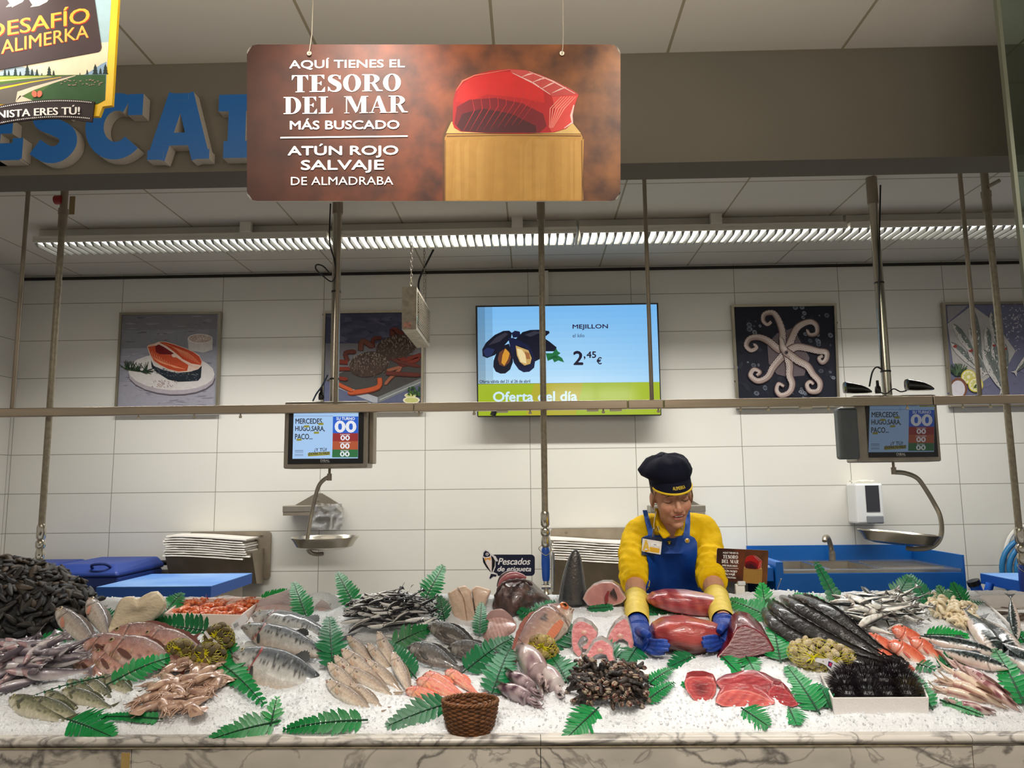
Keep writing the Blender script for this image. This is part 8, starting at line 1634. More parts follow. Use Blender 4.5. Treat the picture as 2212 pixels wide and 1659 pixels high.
# ================================================================ small signs on the counter
TL, TR, BR, BL = (1549, 1184), (1660, 1189), (1657, 1263), (1546, 1254); SY2 = 3.035
def Psm(dy):
    def f(x, y):
        u, v = (x-35)/2125, (y-95)/890; px = lerp(lerp(TL[0], TR[0], u), lerp(BL[0], BR[0], u), v); py = lerp(lerp(TL[1], TR[1], u), lerp(BL[1], BR[1], u), v); return atY(px, py, SY2)+np.array([0, dy, 0])
    return f
t = thing('counter_sign', 'small brown tuna sign in a white clip beside the worker', 'sign', tuple(atY(1598, 1302, SY2)))
sign_panel(Psm(0), Psm(0.004), t); tuna_print(Psm(-0.0004), (0, -1, 0), t, False)
a, c = atY(1590, 1300, SY2), atY(1608, 1262, SY2); MB().box(a[0], SY2-0.006, a[2], c[0], SY2+0.012, c[2]).build('clip_stand', white_paint, t, smooth=0, bevel=0.002)
a, c = atY(1593, 1264, SY2), atY(1609, 1255, SY2); MB().box(a[0], SY2-0.01, a[2], c[0], SY2+0.014, c[2]).build('clip_jaw', mat('pale_grey_clip', (206, 206, 204), 0.4), t, smooth=0, bevel=0.002); home(t)
t = thing('fish_sign', 'navy sign with a fish in a bow tie standing behind the monkfish', 'sign', tuple(atY(1100, 1262, 3.0))); navy = (32, 36, 58)
Z5 = lambda dy: (lambda x, y: atY(1000+x/5.267, 1080+y/5.267, 3.0)+np.array([0, dy, 0]))
def plaque(poly, y0, y1, col, name, edge=(214, 214, 216)):
    P0, P1 = Z5(y0), Z5(y1); n = len(poly); b = MB(); b.add([P0(*p) for p in poly], [tuple(range(n-1, -1, -1))], 0, col); b.add([P1(*p) for p in poly], [tuple(range(n))], 0, edge); b.add([P0(*p) for p in poly]+[P1(*p) for p in poly], [(j, (j+1) % n, n+(j+1) % n, n+j) for j in range(n)], 0, edge); return b.build(name, print_m, t, smooth=0)
plaque(rrect(320, 622, 818, 864, 44), 0, 0.004, navy, 'panel', navy)
plaque([(250, 565), (290, 580), (330, 620), (372, 640), (400, 690), (388, 702), (370, 690), (372, 760), (348, 820), (392, 840), (400, 870), (345, 882), (312, 912), (294, 890), (318, 830), (262, 770), (226, 700), (214, 640), (230, 590)], -0.004, -0.0005, (226, 226, 228), 'fish_emblem')
A = Art(Z5(-0.0044), step=0.00004)
A.poly([(256, 576), (290, 592), (312, 622), (300, 650), (262, 652), (232, 640), (236, 600)], navy); A.ell(276, 616, 17, 17, (226, 226, 228)); A.ell(276, 616, 11, 11, navy); A.ell(278, 614, 5, 5, (240, 240, 240))
A.poly([(224, 650), (240, 660), (262, 720), (310, 800), (320, 825), (270, 770), (232, 710)], (24, 22, 26)); A.poly([(320, 630), (346, 650), (366, 690), (362, 750), (338, 810), (328, 824), (330, 760), (330, 690)], (24, 22, 26)); A.poly([(246, 652), (318, 640), (328, 700), (326, 800), (316, 808), (276, 730)], (236, 224, 220))
A.poly([(248, 656), (284, 668), (252, 694)], (236, 164, 60)); A.poly([(318, 646), (284, 668), (314, 690)], (236, 164, 60)); A.ell(284, 668, 9, 9, (206, 132, 40)); A.poly([(318, 838), (350, 842), (384, 850), (376, 872), (346, 868), (310, 898), (302, 884), (312, 858)], navy)
A.build('emblem_print', print_m, t)
A = Art(Z5(-0.0004), step=0.00003)
for d in (-1.5, 0, 1.5): A.text('Pescados', 400+d, 662, 766+d, 736, (240, 240, 240), 0.012, 0.28); A.text('de etiqueta', 394+d, 756, 774+d, 830, (240, 240, 240), 0.01, 0.28)
A.build('lettering', print_m, t); a, c = Z5(0.001)(466, 1000), Z5(0.001)(520, 860); MB().box(a[0], 3.001, a[2], c[0], 3.004, c[2]).build('foot', black_pl, t, smooth=0); home(t)
t = MB(); P_ = atY(1670, 1298, 3.0); t.tube([P_, atY(1687, 1252, 3.01)], 0.0012, 6); t.ell(tuple(atY(1687, 1251, 3.01)), (0.003, 0.003, 0.003), 8, 6); tag(t.build('wire_pick', steel, org=tuple(P_)), 'thin bent wire pick sticking up right of the small tuna sign', 'pick')

P_ = [atY(x, y, 2.66) for x, y in ((532, 1330), (524, 1338), (512, 1346), (502, 1356))]; b = MB(); V = []
for p in P_: V += [p+np.array([-0.006, 0, 0.01]), p+np.array([0.008, 0, -0.012]), p+np.array([-0.006, 0.001, 0.01]), p+np.array([0.008, 0.001, -0.012])]
b.add(V, [q for i in range(3) for q in ((4*i, 4*i+4, 4*i+5, 4*i+1), (4*i+2, 4*i+3, 4*i+7, 4*i+6))]); t = tag(b.build('price_strip', mat('white_tag', (232, 230, 232), 0.5), smooth=0, org=tuple(P_[0])), 'white barcode strip between the clam net and the salmon', 'label')
A = Art(lambda x, y: atY(x, y, 2.6585), step=0.00002)
for i in range(7): A.line([(503.5+i*1.6, 1349-i*0.9), (506.5+i*1.6, 1357-i*0.9)], 0.4+0.4*(i % 2), (40, 40, 44))
kid(A.build('barcode', print_m, None), t)
# ================================================================ the worker
from mathutils.bvhtree import BVHTree
skin_p = mat('skin', attr=True, rough=0.5, vary=0.05, vscale=60, spec=0.35, sub=0.06)
yellow_c = mat('yellow_jersey', (226, 184, 10), 0.85, 0, 0.06, 30, 0.25, 240, spec=0.2); navy_c = mat('navy_cloth', (16, 18, 36), 0.85, 0, 0.12, 40, 0.3, 300, spec=0.2)
blue_c = mat('blue_apron_cloth', (12, 66, 148), 0.55, 0, 0.08, 10, 0.2, 30, spec=0.35); strap_c = mat('blue_strap', (40, 92, 186), 0.6, 0, 0.06, 30)
glove_y = mat('yellow_rubber', (222, 196, 76), 0.5, 0, 0.1, 30, 0.3, 40); glove_b = mat('blue_rubber', (22, 62, 150), 0.48, 0, 0.12, 40, 0.3, 90)
def A_(px, py, Y): return atY(px, py, Y)
def limb(mb, pts, radii, n=14, flat=1.0, wr=0.0, seed=0, k=6):
    P_ = smoothpath(pts, k); m = len(P_); rr = [float(np.interp(i/(m-1), np.linspace(0, 1, len(radii)), radii)) for i in range(m)]
    o = len(mb.v); mb.tube(P_, rr, n, 0, None, True, flat)
    if wr:
        for i in range(m):
            c = P_[i]
            for j in range(n):
                v = np.array(mb.v[o+i*n+j]); d = v-c; s_ = 1+wr*(math.sin(i*1.25+2.2*math.sin(j*0.9+seed))*0.6+nz(i*.5, j*.6, seed)); mb.v[o+i*n+j] = tuple(c+d*s_)
def remesh(mb, name, m, parent, voxel, smooth_it=3, fac=0.5):
    """grow the overlapping forms into ONE closed skin"""
    o = mb.build(name, m, None, smooth=180); rm = o.modifiers.new('join', 'REMESH'); rm.mode = 'VOXEL'; rm.voxel_size = voxel
    sm_ = o.modifiers.new('smooth', 'SMOOTH'); sm_.iterations = smooth_it; sm_.factor = fac
    dg = bpy.context.evaluated_depsgraph_get(); me = bpy.data.meshes.new_from_object(o.evaluated_get(dg)); o.modifiers.clear(); old = o.data; o.data = me; bpy.data.meshes.remove(old)
    me.materials.clear(); me.materials.append(m); me.polygons.foreach_set('use_smooth', [True]*len(me.polygons)); o.parent = parent; return o
def coords(me): a = np.empty(len(me.vertices)*3, np.float32); me.vertices.foreach_get('co', a); return a.reshape(-1, 3).astype(float)
def set_coords(me, a): me.vertices.foreach_set('co', a.astype(np.float32).ravel()); me.update()
def set_cols(me, c):
    ca = me.color_attributes.get('Col') or me.color_attributes.new('Col', 'FLOAT_COLOR', 'POINT'); a = np.ones((len(me.vertices), 4), np.float32); a[:, :3] = c; ca.data.foreach_set('color', a.ravel())
def bvh(o): me = o.data; return BVHTree.FromPolygons([v.co.copy() for v in me.vertices], [tuple(p.vertices) for p in me.polygons])
HIP = A_(1436, 1330, 3.42)
person = tag(thing('person', 'x', 'person', (float(HIP[0]), float(HIP[1]), 0)), 'person in navy cap, yellow jersey and blue apron bending over the counter holding tuna', 'person')
# ---- head frame
HC = A_(1450, 1071, 3.06)
HR = np.array((Matrix.Rotation(math.radians(4), 3, 'Z') @ Matrix.Rotation(math.radians(-6.5), 3, 'Y') @ Matrix.Rotation(math.radians(14), 3, 'X')))
def hp(x, y, z): return HC+HR@np.array([x, y, z])
body = MB()
def hell(c, r): body.ell(hp(*c), r, 20, 14, 0, None, HR)
hell((0, 0.012, 0.03), (0.074, 0.094, 0.088)); hell((0, -0.018, -0.03), (0.061, 0.07, 0.072)); hell((0, -0.032, -0.07), (0.043, 0.05, 0.038)); hell((0, -0.062, -0.096), (0.022, 0.02, 0.017))
for s_ in (-1, 1):
    hell((s_*0.034, -0.056, -0.026), (0.026, 0.027, 0.028)); hell((s_*0.074, 0.016, -0.012), (0.009, 0.02, 0.031)); hell((s_*0.032, -0.066, 0.002), (0.017, 0.016, 0.013)); hell((s_*0.03, -0.07, 0.026), (0.03, 0.016, 0.009)); hell((s_*0.012, -0.094, -0.032), (0.0085, 0.01, 0.008))
limb(body, [hp(0, -0.076, 0.012), hp(0, -0.09, -0.008), hp(0, -0.103, -0.028)], [0.009, 0.0095, 0.0125], 12); hell((0, -0.1, -0.03), (0.0125, 0.012, 0.0105))
hell((0, -0.078, -0.052), (0.03, 0.016, 0.016)); hell((0, -0.083, -0.053), (0.02, 0.01, 0.006)); hell((0, -0.081, -0.068), (0.019, 0.011, 0.007))
# ---- neck, trunk, limbs (skin)
NB = A_(1450, 1150, 3.2); limb(body, [hp(0, 0.02, -0.05), hp(0, 0.03, -0.1), NB, NB+np.array([0, 0.05, -0.05])], [0.047, 0.046, 0.056, 0.08], 18)
SL, SR = A_(1384, 1144, 3.23), A_(1519, 1141, 3.23); CH = (SL+SR)/2+np.array([0, 0.04, -0.07]); WA = A_(1446, 1262, 3.38)
def trunk(mb, g):
    R = []
    for c, a, d in ((SL*0.5+SR*0.5+np.array([0, 0.0, 0.035]), 0.085, 0.05), (SL*0.5+SR*0.5+np.array([0, 0.0, -0.005]), 0.15, 0.08), (CH, 0.168, 0.11), ((CH+WA)/2, 0.15, 0.105), (WA, 0.138, 0.1), (HIP+np.array([0, 0, 0.04]), 0.165, 0.115), (HIP+np.array([0, 0.02, -0.1]), 0.18, 0.125)):
        R.append([(c[0]+(a+g)*np.sign(math.cos(q))*abs(math.cos(q))**0.85, c[1]+(d+g)*math.sin(q), c[2]+0.35*(d+g)*math.sin(q)*0.6) for q in [2*math.pi*j/28 for j in range(28)]])
    mb.ring(R)
trunk(body, -0.012)
HANDL, HANDR = A_(1379, 1352, 2.66), A_(1563, 1338, 2.66)
ARM_L = [SL, A_(1369, 1190, 3.17), A_(1371, 1243, 3.07), A_(1374, 1285, 2.94), A_(1377, 1322, 2.78), HANDL]; ARM_R = [SR, A_(1531, 1190, 3.17), A_(1537, 1240, 3.07), A_(1545, 1283, 2.94), A_(1554, 1316, 2.78), HANDR]
for a in (ARM_L, ARM_R): limb(body, a, [0.05, 0.047, 0.04, 0.038, 0.031, 0.027], 14)
for s_ in (-1, 1):
    x = HIP[0]+s_*0.09; limb(body, [(x, HIP[1]+0.02, HIP[2]-0.08), (x, HIP[1]+0.03, 0.5), (x, HIP[1]+0.05, 0.12)], [0.085, 0.058, 0.04], 14); body.ell((x, HIP[1]-0.01, 0.045), (0.045, 0.12, 0.04), 14, 8)
bo = remesh(body, 'body', skin_p, None, 0.0032, 3, 0.4); me = bo.data; V = coords(me); L_ = (V-HC)@HR
# face: shape and colour by place on the head
near = (np.abs(L_[:, 0]) < 0.09) & (np.abs(L_[:, 2]) < 0.13) & (L_[:, 1] < 0.06)
base_c = np.array(lin((196, 146, 118))); C = np.tile(base_c, (len(V), 1))
def blob(cx, cz, rx, rz): return np.exp(-(((L_[:, 0]-cx)/rx)**2+((L_[:, 2]-cz)/rz)**2))*near*(L_[:, 1] < 0)
def tint(w, col): global C; w = np.clip(w, 0, 1)[:, None]; C = C*(1-w)+np.array(lin(col))*w
for s_ in (-1, 1): tint(0.35*blob(s_*0.042, -0.03, 0.018, 0.016), (206, 120, 96)); tint(0.3*blob(s_*0.031, 0.006, 0.02, 0.012), (150, 104, 86))
lipc = -0.0585+3.2*L_[:, 0]**2; dz = L_[:, 2]-lipc; inlip = near & (L_[:, 1] < -0.05) & (np.abs(L_[:, 0]) < 0.0255); tap = np.clip(1-(L_[:, 0]/0.027)**2, 0, 1)
tint(np.where(inlip & (np.abs(dz) < 0.0105*tap+0.001), 0.8, 0), (176, 92, 84)); tint(np.where(inlip & (np.abs(dz) < 0.0045*tap), 1.0, 0), (70, 30, 30))
push = np.where(inlip, np.exp(-(dz/(0.004))**2)*0.004*tap, 0); V = V+push[:, None]*(HR@np.array([0, 1.0, 0]))
for s_ in (-1, 1): tint(0.8*blob(s_*0.0075, -0.0405, 0.0035, 0.0025), (90, 50, 42)); tint(0.25*blob(s_*0.03, -0.05, 0.006, 0.016), (150, 100, 84))
tint(0.4*blob(0, -0.031, 0.014, 0.012), (206, 130, 106))
set_coords(me, V); set_cols(me, C); bo.parent = person; T0 = Matrix.Translation(-Vector(person.location)); bo.matrix_parent_inverse = T0
face = bvh(bo)
def kidp(o, p=person): o.parent = p; o.matrix_parent_inverse = T0; return o
def on_face(x, z, off=0.0008):
    o = Vector(hp(x, -0.2, z)); d = Vector(HR@np.array([0, 1.0, 0])); h = face.ray_cast(o, d, 0.3); return (np.array(h[0]) if h[0] is not None else hp(x, -0.09, z))-HR@np.array([0, off, 0])
brow_m = mat('brown_hair', (74, 52, 38), 0.7, 0, 0.2, 90, 0.3, 200, stretch=(1, 1, 0.2)); lash_m = mat('dark_lashes', (34, 24, 20), 0.7)
for s_ in (-1, 1):
    b = MB(); b.tube([on_face(s_*(0.013+0.0065*i), 0.0225+0.0035*math.sin(i*0.75), 0.0) for i in range(6)], [0.0012, 0.002, 0.0022, 0.002, 0.0016, 0.0008], 6); kidp(b.build('eyebrow', brow_m))
    b = MB(); b.tube([on_face(s_*(0.0175+0.0048*i), 0.0005-0.0042*math.sin(math.pi*i/6), 0.0) for i in range(7)], [0.0006, 0.0013, 0.0016, 0.0017, 0.0016, 0.0014, 0.0007], 6); kidp(b.build('eyelashes', lash_m))
b = MB(); tt = [on_face(-0.016+0.0032*i, -0.0572+3.2*(-0.016+0.0032*i)**2+0.0006, -0.0014) for i in range(11)]; b.tube(tt, [0.0012]+[0.0026]*9+[0.0012], 6); kidp(b.build('teeth', mat('teeth', (226, 216, 200), 0.3)))
# ---- hair and cap
b = MB(); b.grid(lambda u, v: hp(0.0785*math.sin(lerp(-1.8, 1.8, u))*(1-0.1*v), 0.014+0.098*math.cos(lerp(-1.8, 1.8, u))*(1-0.12*v), lerp(0.075, -0.055, v*(0.55+0.45*math.cos(lerp(-1.5, 1.5, u))))), 40, 12); kidp(b.build('hair', brow_m, smooth=180))
for s_ in (-1, 1): b = MB(); b.tube(smoothpath([hp(s_*0.07, -0.035, 0.03), hp(s_*0.078, -0.02, 0.0), hp(s_*0.079, -0.004, -0.03), hp(s_*0.072, 0.0, -0.05)], 4), [0.0035]*6+[0.003]*4+[0.001]*3, 8); kidp(b.build('hair_strand', mat('fair_strand', (150, 118, 88), 0.6, 0, 0.2, 100)))
cap = thing('cap', 'x', 'cap', tuple(person.location)); del cap['label']; del cap['category']; cap.parent = person; cap.matrix_parent_inverse = T0
b = MB(); R = []
for zz, rx, ry, sx, sy in ((0.05, 0.077, 0.1, 0, 0.01), (0.066, 0.078, 0.101, 0, 0.01), (0.076, 0.082, 0.104, -0.001, 0.01), (0.09, 0.089, 0.109, -0.003, 0.008), (0.11, 0.093, 0.112, -0.004, 0.008), (0.13, 0.088, 0.106, -0.005, 0.01), (0.147, 0.075, 0.09, -0.006, 0.012), (0.158, 0.05, 0.06, -0.006, 0.014), (0.162, 0.013, 0.018, -0.006, 0.014)):
    ring_ = []
    for j in range(48):
        q = 2*math.pi*j/48; k = 1+(0.022*math.sin(q*13)+0.03*nz(math.cos(q)*2, math.sin(q)*2, zz*9))*(zz > 0.08)
        if zz > 0.08 and math.cos(q-math.pi*0.93) > 0.6: k += 0.22*(math.cos(q-math.pi*0.93)-0.6)/0.4*math.exp(-((zz-0.104)/0.022)**2)
        ring_.append(hp(sx+rx*math.cos(q)*k, sy+ry*math.sin(q)*k, zz+0.004*math.sin(q*5)*(zz > 0.1)))
    R.append(ring_)
b.ring(R); kidp(b.build('crown', navy_c, smooth=180), cap)
def visor(u, v, off=0): a = lerp(-2.78, -0.36, u); k = math.sin(math.pi*u)**0.55; return hp((0.08+0.006*v*k)*math.cos(a), 0.008+(0.1+0.024*v*k)*math.sin(a)-off, 0.076-0.027*v-0.012*v*k)
b = MB(); b.grid(lambda u, v: visor(u, v), 40, 8); b.grid(lambda u, v: visor(1-u, v)+HR@np.array([0, 0.004, -0.002]), 40, 8); vz = kidp(b.build('visor', navy_c, smooth=180), cap)
b = MB(); b.tube([visor(i/40, 1.02) for i in range(41)], 0.0042, 8); kidp(b.build('yellow_trim', mat('yellow_trim', (232, 196, 30), 0.6)), cap)
b = MB(); v_, f_ = text2d('ALIMERKA'); 
for dx in (-0.0003, 0.0003): b.add([visor(0.5+0.03+0.25*(p[0]-0.5), 0.66-0.3*p[1], 0.0012)+HR@np.array([dx, -0.0008, 0.001]) for p in v_], f_)
kidp(b.build('cap_lettering', mat('gold_thread', (206, 176, 40), 0.6), smooth=0), cap)
# ---- jersey
sh = MB(); trunk(sh, 0.004); limb(sh, [NB+np.array([-0.004, 0.02, 0.045]), NB+np.array([0, 0.02, 0.0]), NB+np.array([0, 0.035, -0.06])], [0.06, 0.072, 0.108], 18)
for q in (SL, SR): limb(sh, [NB+np.array([0, 0.04, 0.03]), lerp(NB+np.array([0, 0.04, 0.02]), q, 0.55), q], [0.055, 0.05, 0.05], 14)
for a, sd in ((ARM_L, 1), (ARM_R, 2)):
    e = lerp(a[2], a[3], 0.5); sgn = -1 if sd == 1 else 1; limb(sh, [a[0]+np.array([-sgn*0.07, 0.01, 0.022]), a[0]+np.array([sgn*0.004, 0, -0.006]), a[1], a[2]], [0.045, 0.058, 0.06, 0.057], 16, 1.0, 0.03, sd); limb(sh, [a[1], lerp(a[1], a[2], 0.5), a[2], e], [0.06, 0.06, 0.058, 0.051], 18, 1.0, 0.12, sd+4, 8)
so = remesh(sh, 'jersey', yellow_c, None, 0.0055, 4, 0.5); V = coords(so.data)
nrm = np.empty(len(V)*3, np.float32); so.data.vertices.foreach_get('normal', nrm); nrm = nrm.reshape(-1, 3)
disp = np.array([0.0045*mnoise.noise(Vector((p[0]*16+p[2]*9, p[1]*14, p[2]*26)))+0.002*mnoise.noise(Vector((p[0]*40, p[1]*30, p[2]*50+p[0]*30))) for p in V]); V = V+nrm*disp[:, None]; set_coords(so.data, V)
def px_of(P): c = (P-CAM)@MC.T if False else (MC@(P-CAM).T).T; return W/2+FPX*c[:, 0]/c[:, 2], H/2+FPX*c[:, 1]/c[:, 2]
px, py = px_of(V)
def inside(poly, x, y):
    c = np.zeros(len(x), bool); j = len(poly)-1
    for i in range(len(poly)):
        (xi, yi), (xj, yj) = poly[i], poly[j]; c ^= ((yi > y) != (yj > y)) & (x < (xj-xi)*(y-yi)/((yj-yi) or 1e-9)+xi); j = i
    return c
cut = inside([(1420, 1090), (1478, 1090), (1470, 1138), (1457, 1152), (1446, 1156), (1434, 1140)], px, py) & (V[:, 1] < 3.3)
import bmesh
bm = bmesh.new(); bm.from_mesh(so.data); bm.verts.ensure_lookup_table(); bmesh.ops.delete(bm, geom=[bm.verts[i] for i in np.nonzero(cut)[0]], context='VERTS'); bm.to_mesh(so.data); bm.free(); kidp(so)
cloth = bvh(so)
def onto(px_, py_, off, tree=None, Yf=3.2):
    d = Vector(unit(ray(px_, py_))); h = (tree or cloth).ray_cast(Vector(CAM), d, 6.0)
    p = np.array(h[0]) if h[0] is not None and h[0][1] < (Yf+0.06 if Yf < 3.18 else 3.6) else atY(px_, py_, Yf)
    return p-np.array(d)*off
def patch(rows, nu, off, name, m, Yf=3.2, thick=0.003, par=person, sm_=2):
    """cloth laid over the jersey: rows of (left px, right px, py)"""
    nv = max(8, int(abs(rows[-1][2]-rows[0][2])/3)); us = [r_[2] for r_ in rows]; G = np.zeros((nv, nu, 3))
    for j in range(nv):
        yy = lerp(us[0], us[-1], j/(nv-1)); a, c = np.interp(yy, us, [r_[0] for r_ in rows]), np.interp(yy, us, [r_[1] for r_ in rows])
        for i in range(nu): G[j, i] = onto(lerp(a, c, i/(nu-1)), yy, off, None, Yf)
    D = np.linalg.norm(G-CAM, axis=2)
    for _ in range(sm_*4):
        E = D.copy(); E[1:-1] = (D[:-2]+2*D[1:-1]+D[2:])/4; E[:, 1:-1] = (E[:, :-2]+2*E[:, 1:-1]+E[:, 2:])/4; D = np.minimum(E, D+0.0)
    for j in range(nv):
        for i in range(nu): d = (G[j, i]-CAM); G[j, i] = CAM+d/np.linalg.norm(d)*D[j, i]
    b = MB(); vs = [G[j, i] for j in range(nv) for i in range(nu)]; bk = [p+unit(p-CAM)*thick for p in vs]; n = nv*nu; f = []
    for j in range(nv-1):
        for i in range(nu-1): q = j*nu+i; f += [(q, q+nu, q+nu+1, q+1), (n+q, n+q+1, n+q+nu+1, n+q+nu)]
    rim = [i for i in range(nu)]+[j*nu+nu-1 for j in range(1, nv)]+[(nv-1)*nu+i for i in range(nu-2, -1, -1)]+[j*nu for j in range(nv-2, 0, -1)]
    f += [(rim[k], rim[(k+1) % len(rim)], n+rim[(k+1) % len(rim)], n+rim[k]) for k in range(len(rim))]
    b.add(vs+bk, f); return kidp(b.build(name, m, smooth=50), par)
apron = thing('apron', 'x', 'apron', tuple(person.location)); del apron['label']; del apron['category']; apron.parent = person; apron.matrix_parent_inverse = T0
bib_ = patch([(1399, 1488, 1156), (1386, 1500, 1161), (1386, 1506, 1172), (1396, 1506, 1196), (1402, 1501, 1225), (1401, 1502, 1250), (1392, 1510, 1275), (1380, 1520, 1300), (1370, 1530, 1330)], 30, 0.009, 'bib', blue_c, 3.27, par=apron, sm_=14)
b = MB(); R = []
for c, a, d in ((WA+np.array([0, 0.01, 0.03]), 0.152, 0.114), (WA+np.array([0, 0.02, -0.03]), 0.168, 0.122), (HIP, 0.205, 0.14), (HIP+np.array([0, 0.02, -0.2]), 0.225, 0.16), (np.array([HIP[0], HIP[1]+0.04, 0.5]), 0.23, 0.17)):
    R.append([(c[0]+a*math.cos(q)*(1+0.02*math.sin(q*9)), c[1]+d*math.sin(q), c[2]) for q in [math.pi*1.0-0.5+(math.pi+1.0)*j/40 for j in range(41)]])
b.add([p for r_ in R for p in r_], [(i*41+j, i*41+j+1, (i+1)*41+j+1, (i+1)*41+j) for i in range(4) for j in range(40)]); o = kidp(b.build('skirt', blue_c, smooth=180), apron); md = o.modifiers.new('thickness', 'SOLIDIFY'); md.thickness = 0.004
for rows in ([(1388, 1398, 1102), (1391, 1401, 1115), (1396, 1407, 1135), (1400, 1412, 1150), (1398, 1416, 1164)], [(1483, 1490, 1098), (1481, 1491, 1115), (1480, 1491, 1135), (1477, 1490, 1150), (1474, 1490, 1164)]): patch(rows, 6, 0.012, 'strap', strap_c, 3.22, par=apron, sm_=1)
# collar and stripes
collar = thing('collar', 'x', 'collar', tuple(person.location)); del collar['label']; del collar['category']; collar.parent = person; collar.matrix_parent_inverse = T0
bibt = bvh(bib_)
def near_y(x, y, Y, k=0.007):
    for tr in (cloth, bibt):
        h = tr.ray_cast(Vector(CAM), Vector(unit(ray(x, y))), 6.0)
        if h[0] is not None: Y = min(Y, h[0][1]-k)
    return Y
def flap(rows):
    b = MB(); nu = 5; G = []
    R2 = smoothpath(rows, 4)
    for xl, xr, y, Y in R2: G.append([atY(lerp(xl, xr, i/nu), y, near_y(lerp(xl, xr, i/nu), y, Y)-0.006*math.sin(math.pi*i/nu)) for i in range(nu+1)])
    m = len(G); b.add([p for r_ in G for p in r_], [(k*(nu+1)+i, (k+1)*(nu+1)+i, (k+1)*(nu+1)+i+1, k*(nu+1)+i+1) for k in range(m-1) for i in range(nu)]); o = kidp(b.build('collar_flap', yellow_c, smooth=180), collar); md = o.modifiers.new('thickness', 'SOLIDIFY'); md.thickness = 0.003
flap([(1415, 1423, 1098, 3.16), (1415, 1426, 1116, 3.12), (1417, 1434, 1134, 3.09), (1422, 1443, 1148, 3.07), (1427, 1448, 1156, 3.06), (1432, 1439, 1163, 3.06)]); flap([(1474, 1481, 1104, 3.16), (1472, 1481, 1122, 3.12), (1466, 1479, 1137, 3.09), (1459, 1477, 1149, 3.07), (1456, 1472, 1157, 3.06)])
def cord_on(pts, off, r_, name, m, tree=None, par=person): b = MB(); b.tube([atY(x, y, near_y(x, y, 3.08, 0.007)-off) for x, y in pts], r_, 6); return kidp(b.build(name, m), par)
blk = mat('black_piping', (20, 18, 22), 0.7); wht = mat('white_piping', (226, 220, 206), 0.7)
for dx, m_ in ((0, blk), (2.2, wht), (4.4, blk)): cord_on([(1418+dx, 1136), (1423+dx, 1150), (1428+dx, 1160)], 0.009, 0.0009, 'collar_stripe', m_, None, collar); cord_on([(1476-dx*.8, 1132), (1475-dx*.8, 1146), (1471-dx*.8, 1155)], 0.009, 0.0009, 'collar_stripe', m_, None, collar)
cord_on([(1418, 1104), (1414, 1120), (1412, 1134), (1413, 1142)], 0.006, 0.0013, 'lanyard', wht)
# badge, clip, pins
badge = patch([(1388, 1431, 1160), (1387.5, 1430.5, 1170), (1386, 1428, 1199)], 8, 0.018, 'name_badge', mat('navy_badge_case', (46, 60, 90), 0.25), 3.2, 0.003, sm_=4)
cs = [onto(x, y, 0.0, None) for x, y in ((1386, 1164), (1430, 1169), (1428, 1198), (1385, 1192))]; bt_ = bvh(bib_); dd = min(min(np.linalg.norm(onto(x, y, 0.012)-CAM), np.linalg.norm(onto(x, y, 0.008, bt_)-CAM)) for x, y in ((1390, 1168), (1428, 1170), (1408, 1180), (1390, 1192), (1426, 1196))); YB = float((CAM+unit(ray(1408, 1180))*dd)[1])-0.004
A = Art(lambda x, y: atY(x, y, YB), step=0.0002); A.poly([(1388, 1163), (1430, 1170), (1427, 1198), (1386, 1191)], (228, 226, 222)); A.poly([(1403, 1181), (1425, 1185), (1424, 1195), (1404, 1192)], (222, 172, 50)); A.text('A', 1388.5, 1166, 1403, 1189, (226, 186, 70), 0.03, 0, 2); A.poly([(1406, 1172), (1427, 1175.5), (1426, 1182), (1405, 1179)], (238, 238, 236)); A.ell(1396, 1190, 4, 2.2, (222, 172, 50)); A.line([(1412, 1176.2), (1418, 1177.2)], 1.2, (90, 90, 100)); kidp(A.build('badge_card', print_m, None))
b = MB(); b.tube([onto(1412, 1141, 0.02), onto(1411, 1150, 0.022), onto(1410, 1160, 0.024)], [0.0035, 0.0028, 0.0035], 8); kidp(b.build('badge_clip', chrome))
b = MB(); c = onto(1484.5, 1168, 0.003, bibt); R3 = np.array(Matrix.Rotation(math.radians(90), 3, 'X')); b.ell(tuple(c), (0.0105, 0.003, 0.0105), 18, 8, 0, (190, 186, 176)); b.ell((c[0], c[1]-0.002, c[2]), (0.0072, 0.0025, 0.0072), 16, 8, 0, (206, 160, 50)); kidp(b.build('round_pin', mat('pin_enamel', attr=True, rough=0.25, metal=0.4)))
b = MB(); c = onto(1445.5, 1172, 0.003, bibt); b.box(c[0]-0.0085, c[1]-0.002, c[2]-0.008, c[0]+0.0085, c[1]+0.001, c[2]+0.008, 0, (18, 18, 20)); b.box(c[0]-0.0028, c[1]-0.0024, c[2]-0.006, c[0]+0.0028, c[1]-0.0019, c[2]+0.006, 0, (226, 190, 40)); b.box(c[0]-0.006, c[1]-0.0024, c[2]+0.002, c[0]+0.006, c[1]-0.0019, c[2]+0.005, 0, (226, 190, 40)); kidp(b.build('square_pin', MATS['pin_enamel'], smooth=0))
# ---- trousers and shoes (behind the counter)
b = MB()
for s_ in (-1, 1): x = HIP[0]+s_*0.09; limb(b, [(x, HIP[1]+0.02, HIP[2]-0.02), (x, HIP[1]+0.03, 0.5), (x, HIP[1]+0.05, 0.08)], [0.1, 0.075, 0.06], 16)
kidp(b.build('trousers', navy_c, smooth=180))
for s_ in (-1, 1): b = MB(); b.ell((HIP[0]+s_*0.09, HIP[1]-0.01, 0.048), (0.052, 0.135, 0.046), 16, 10); kidp(b.build('shoe', mat('white_clog', (220, 220, 216), 0.5), smooth=180))
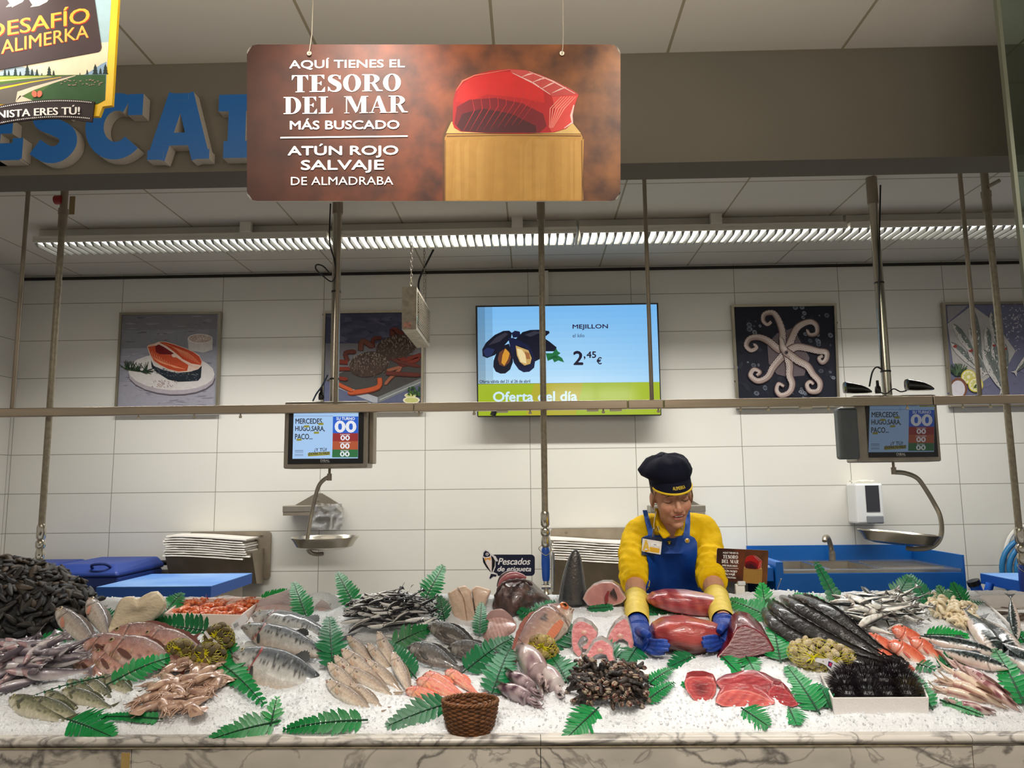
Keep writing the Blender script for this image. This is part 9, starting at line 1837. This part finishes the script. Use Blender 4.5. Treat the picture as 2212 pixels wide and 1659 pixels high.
# ---- gloves
def glove(wr, palm, fingers, thumb, cuff, name):
    g = MB(); limb(g, wr, [0.031, 0.034, 0.036], 16, 0.8)
    P_ = smoothpath(palm, 5); limb(g, palm, [0.034, 0.041, 0.04, 0.034], 16, 0.62)
    for f, r_ in fingers: limb(g, f, [r_*0.84, r_*0.8, r_*0.76, r_*0.55], 12)
    limb(g, thumb, [0.017, 0.0145, 0.0125, 0.0105], 12)
    o = remesh(g, 'glove', glove_b, None, 0.002, 2, 0.3); kidp(o)
    c = MB(); Q = smoothpath(cuff, 6); n = len(Q); R = []; u0 = None
    for i in range(n):
        d = unit(Q[min(i+1, n-1)]-Q[max(i-1, 0)]); a = unit(np.array([1.0, 0, 0])-d*d[0]); e = np.cross(d, a); k = i/(n-1); r_ = lerp(0.046, 0.039, k)+0.0012*math.sin(i*2.1); R.append([Q[i]+(a*math.cos(q)+e*math.sin(q))*r_*(1+0.035*nz(math.cos(q)*2, math.sin(q)*2, i*.3)) for q in [2*math.pi*j/26 for j in range(26)]])
    c.ring(R, caps=False); cu = c.build('cuff', glove_y, smooth=180); md = cu.modifiers.new('thickness', 'SOLIDIFY'); md.thickness = 0.0015; cu.parent = o
YH = HELD
glove([A_(1376, 1322, 2.78), A_(1377, 1342, 2.69), A_(1381, 1356, 2.64)], [A_(1379, 1350, 2.655), A_(1384, 1372, 2.6), A_(1395, 1389, 2.55), A_(1406, 1396, 2.52)],
      [([A_(1400, 1383, 2.545), A_(1416, 1386, YH-.075), A_(1430, 1385, YH-.105), A_(1443, 1386, YH-.112)], .0102), ([A_(1400, 1390, 2.54), A_(1416, 1394, YH-.085), A_(1432, 1394, YH-.112), A_(1448, 1394, YH-.12)], .0106), ([A_(1398, 1397, 2.535), A_(1413, 1402, YH-.085), A_(1428, 1403, YH-.112), A_(1445, 1403, YH-.12)], .0102), ([A_(1392, 1402, 2.535), A_(1406, 1409, YH-.08), A_(1421, 1411, YH-.1), A_(1436, 1411, YH-.11)], .0092)],
      [A_(1378, 1362, 2.63), A_(1389, 1366, YH-.05), A_(1396, 1369, YH-.07), A_(1402, 1374, YH-.082)], [A_(1373, 1293, 2.915), A_(1375, 1312, 2.84), A_(1376, 1330, 2.755), A_(1377, 1345, 2.685)], 'left')
glove([A_(1555, 1318, 2.775), A_(1560, 1334, 2.69), A_(1565, 1346, 2.645)], [A_(1562, 1342, 2.655), A_(1566, 1362, 2.6), A_(1560, 1380, 2.55), A_(1550, 1388, 2.52)],
      [([A_(1556, 1374, 2.545), A_(1543, 1376, YH-.07), A_(1530, 1377, YH-.1), A_(1518, 1379, YH-.112)], .0102), ([A_(1556, 1381, 2.54), A_(1542, 1385, YH-.08), A_(1529, 1387, YH-.11), A_(1516, 1388, YH-.12)], .0106), ([A_(1558, 1388, 2.535), A_(1545, 1394, YH-.08), A_(1532, 1396, YH-.108), A_(1519, 1396, YH-.118)], .0102), ([A_(1561, 1393, 2.535), A_(1549, 1401, YH-.075), A_(1537, 1404, YH-.095), A_(1526, 1404, YH-.105)], .0092)],
      [A_(1566, 1352, 2.63), A_(1560, 1354, YH-.04), A_(1557, 1358, YH-.06), A_(1554, 1365, YH-.07)], [A_(1546, 1288, 2.915), A_(1551, 1304, 2.845), A_(1555, 1320, 2.765), A_(1562, 1341, 2.665)], 'right')
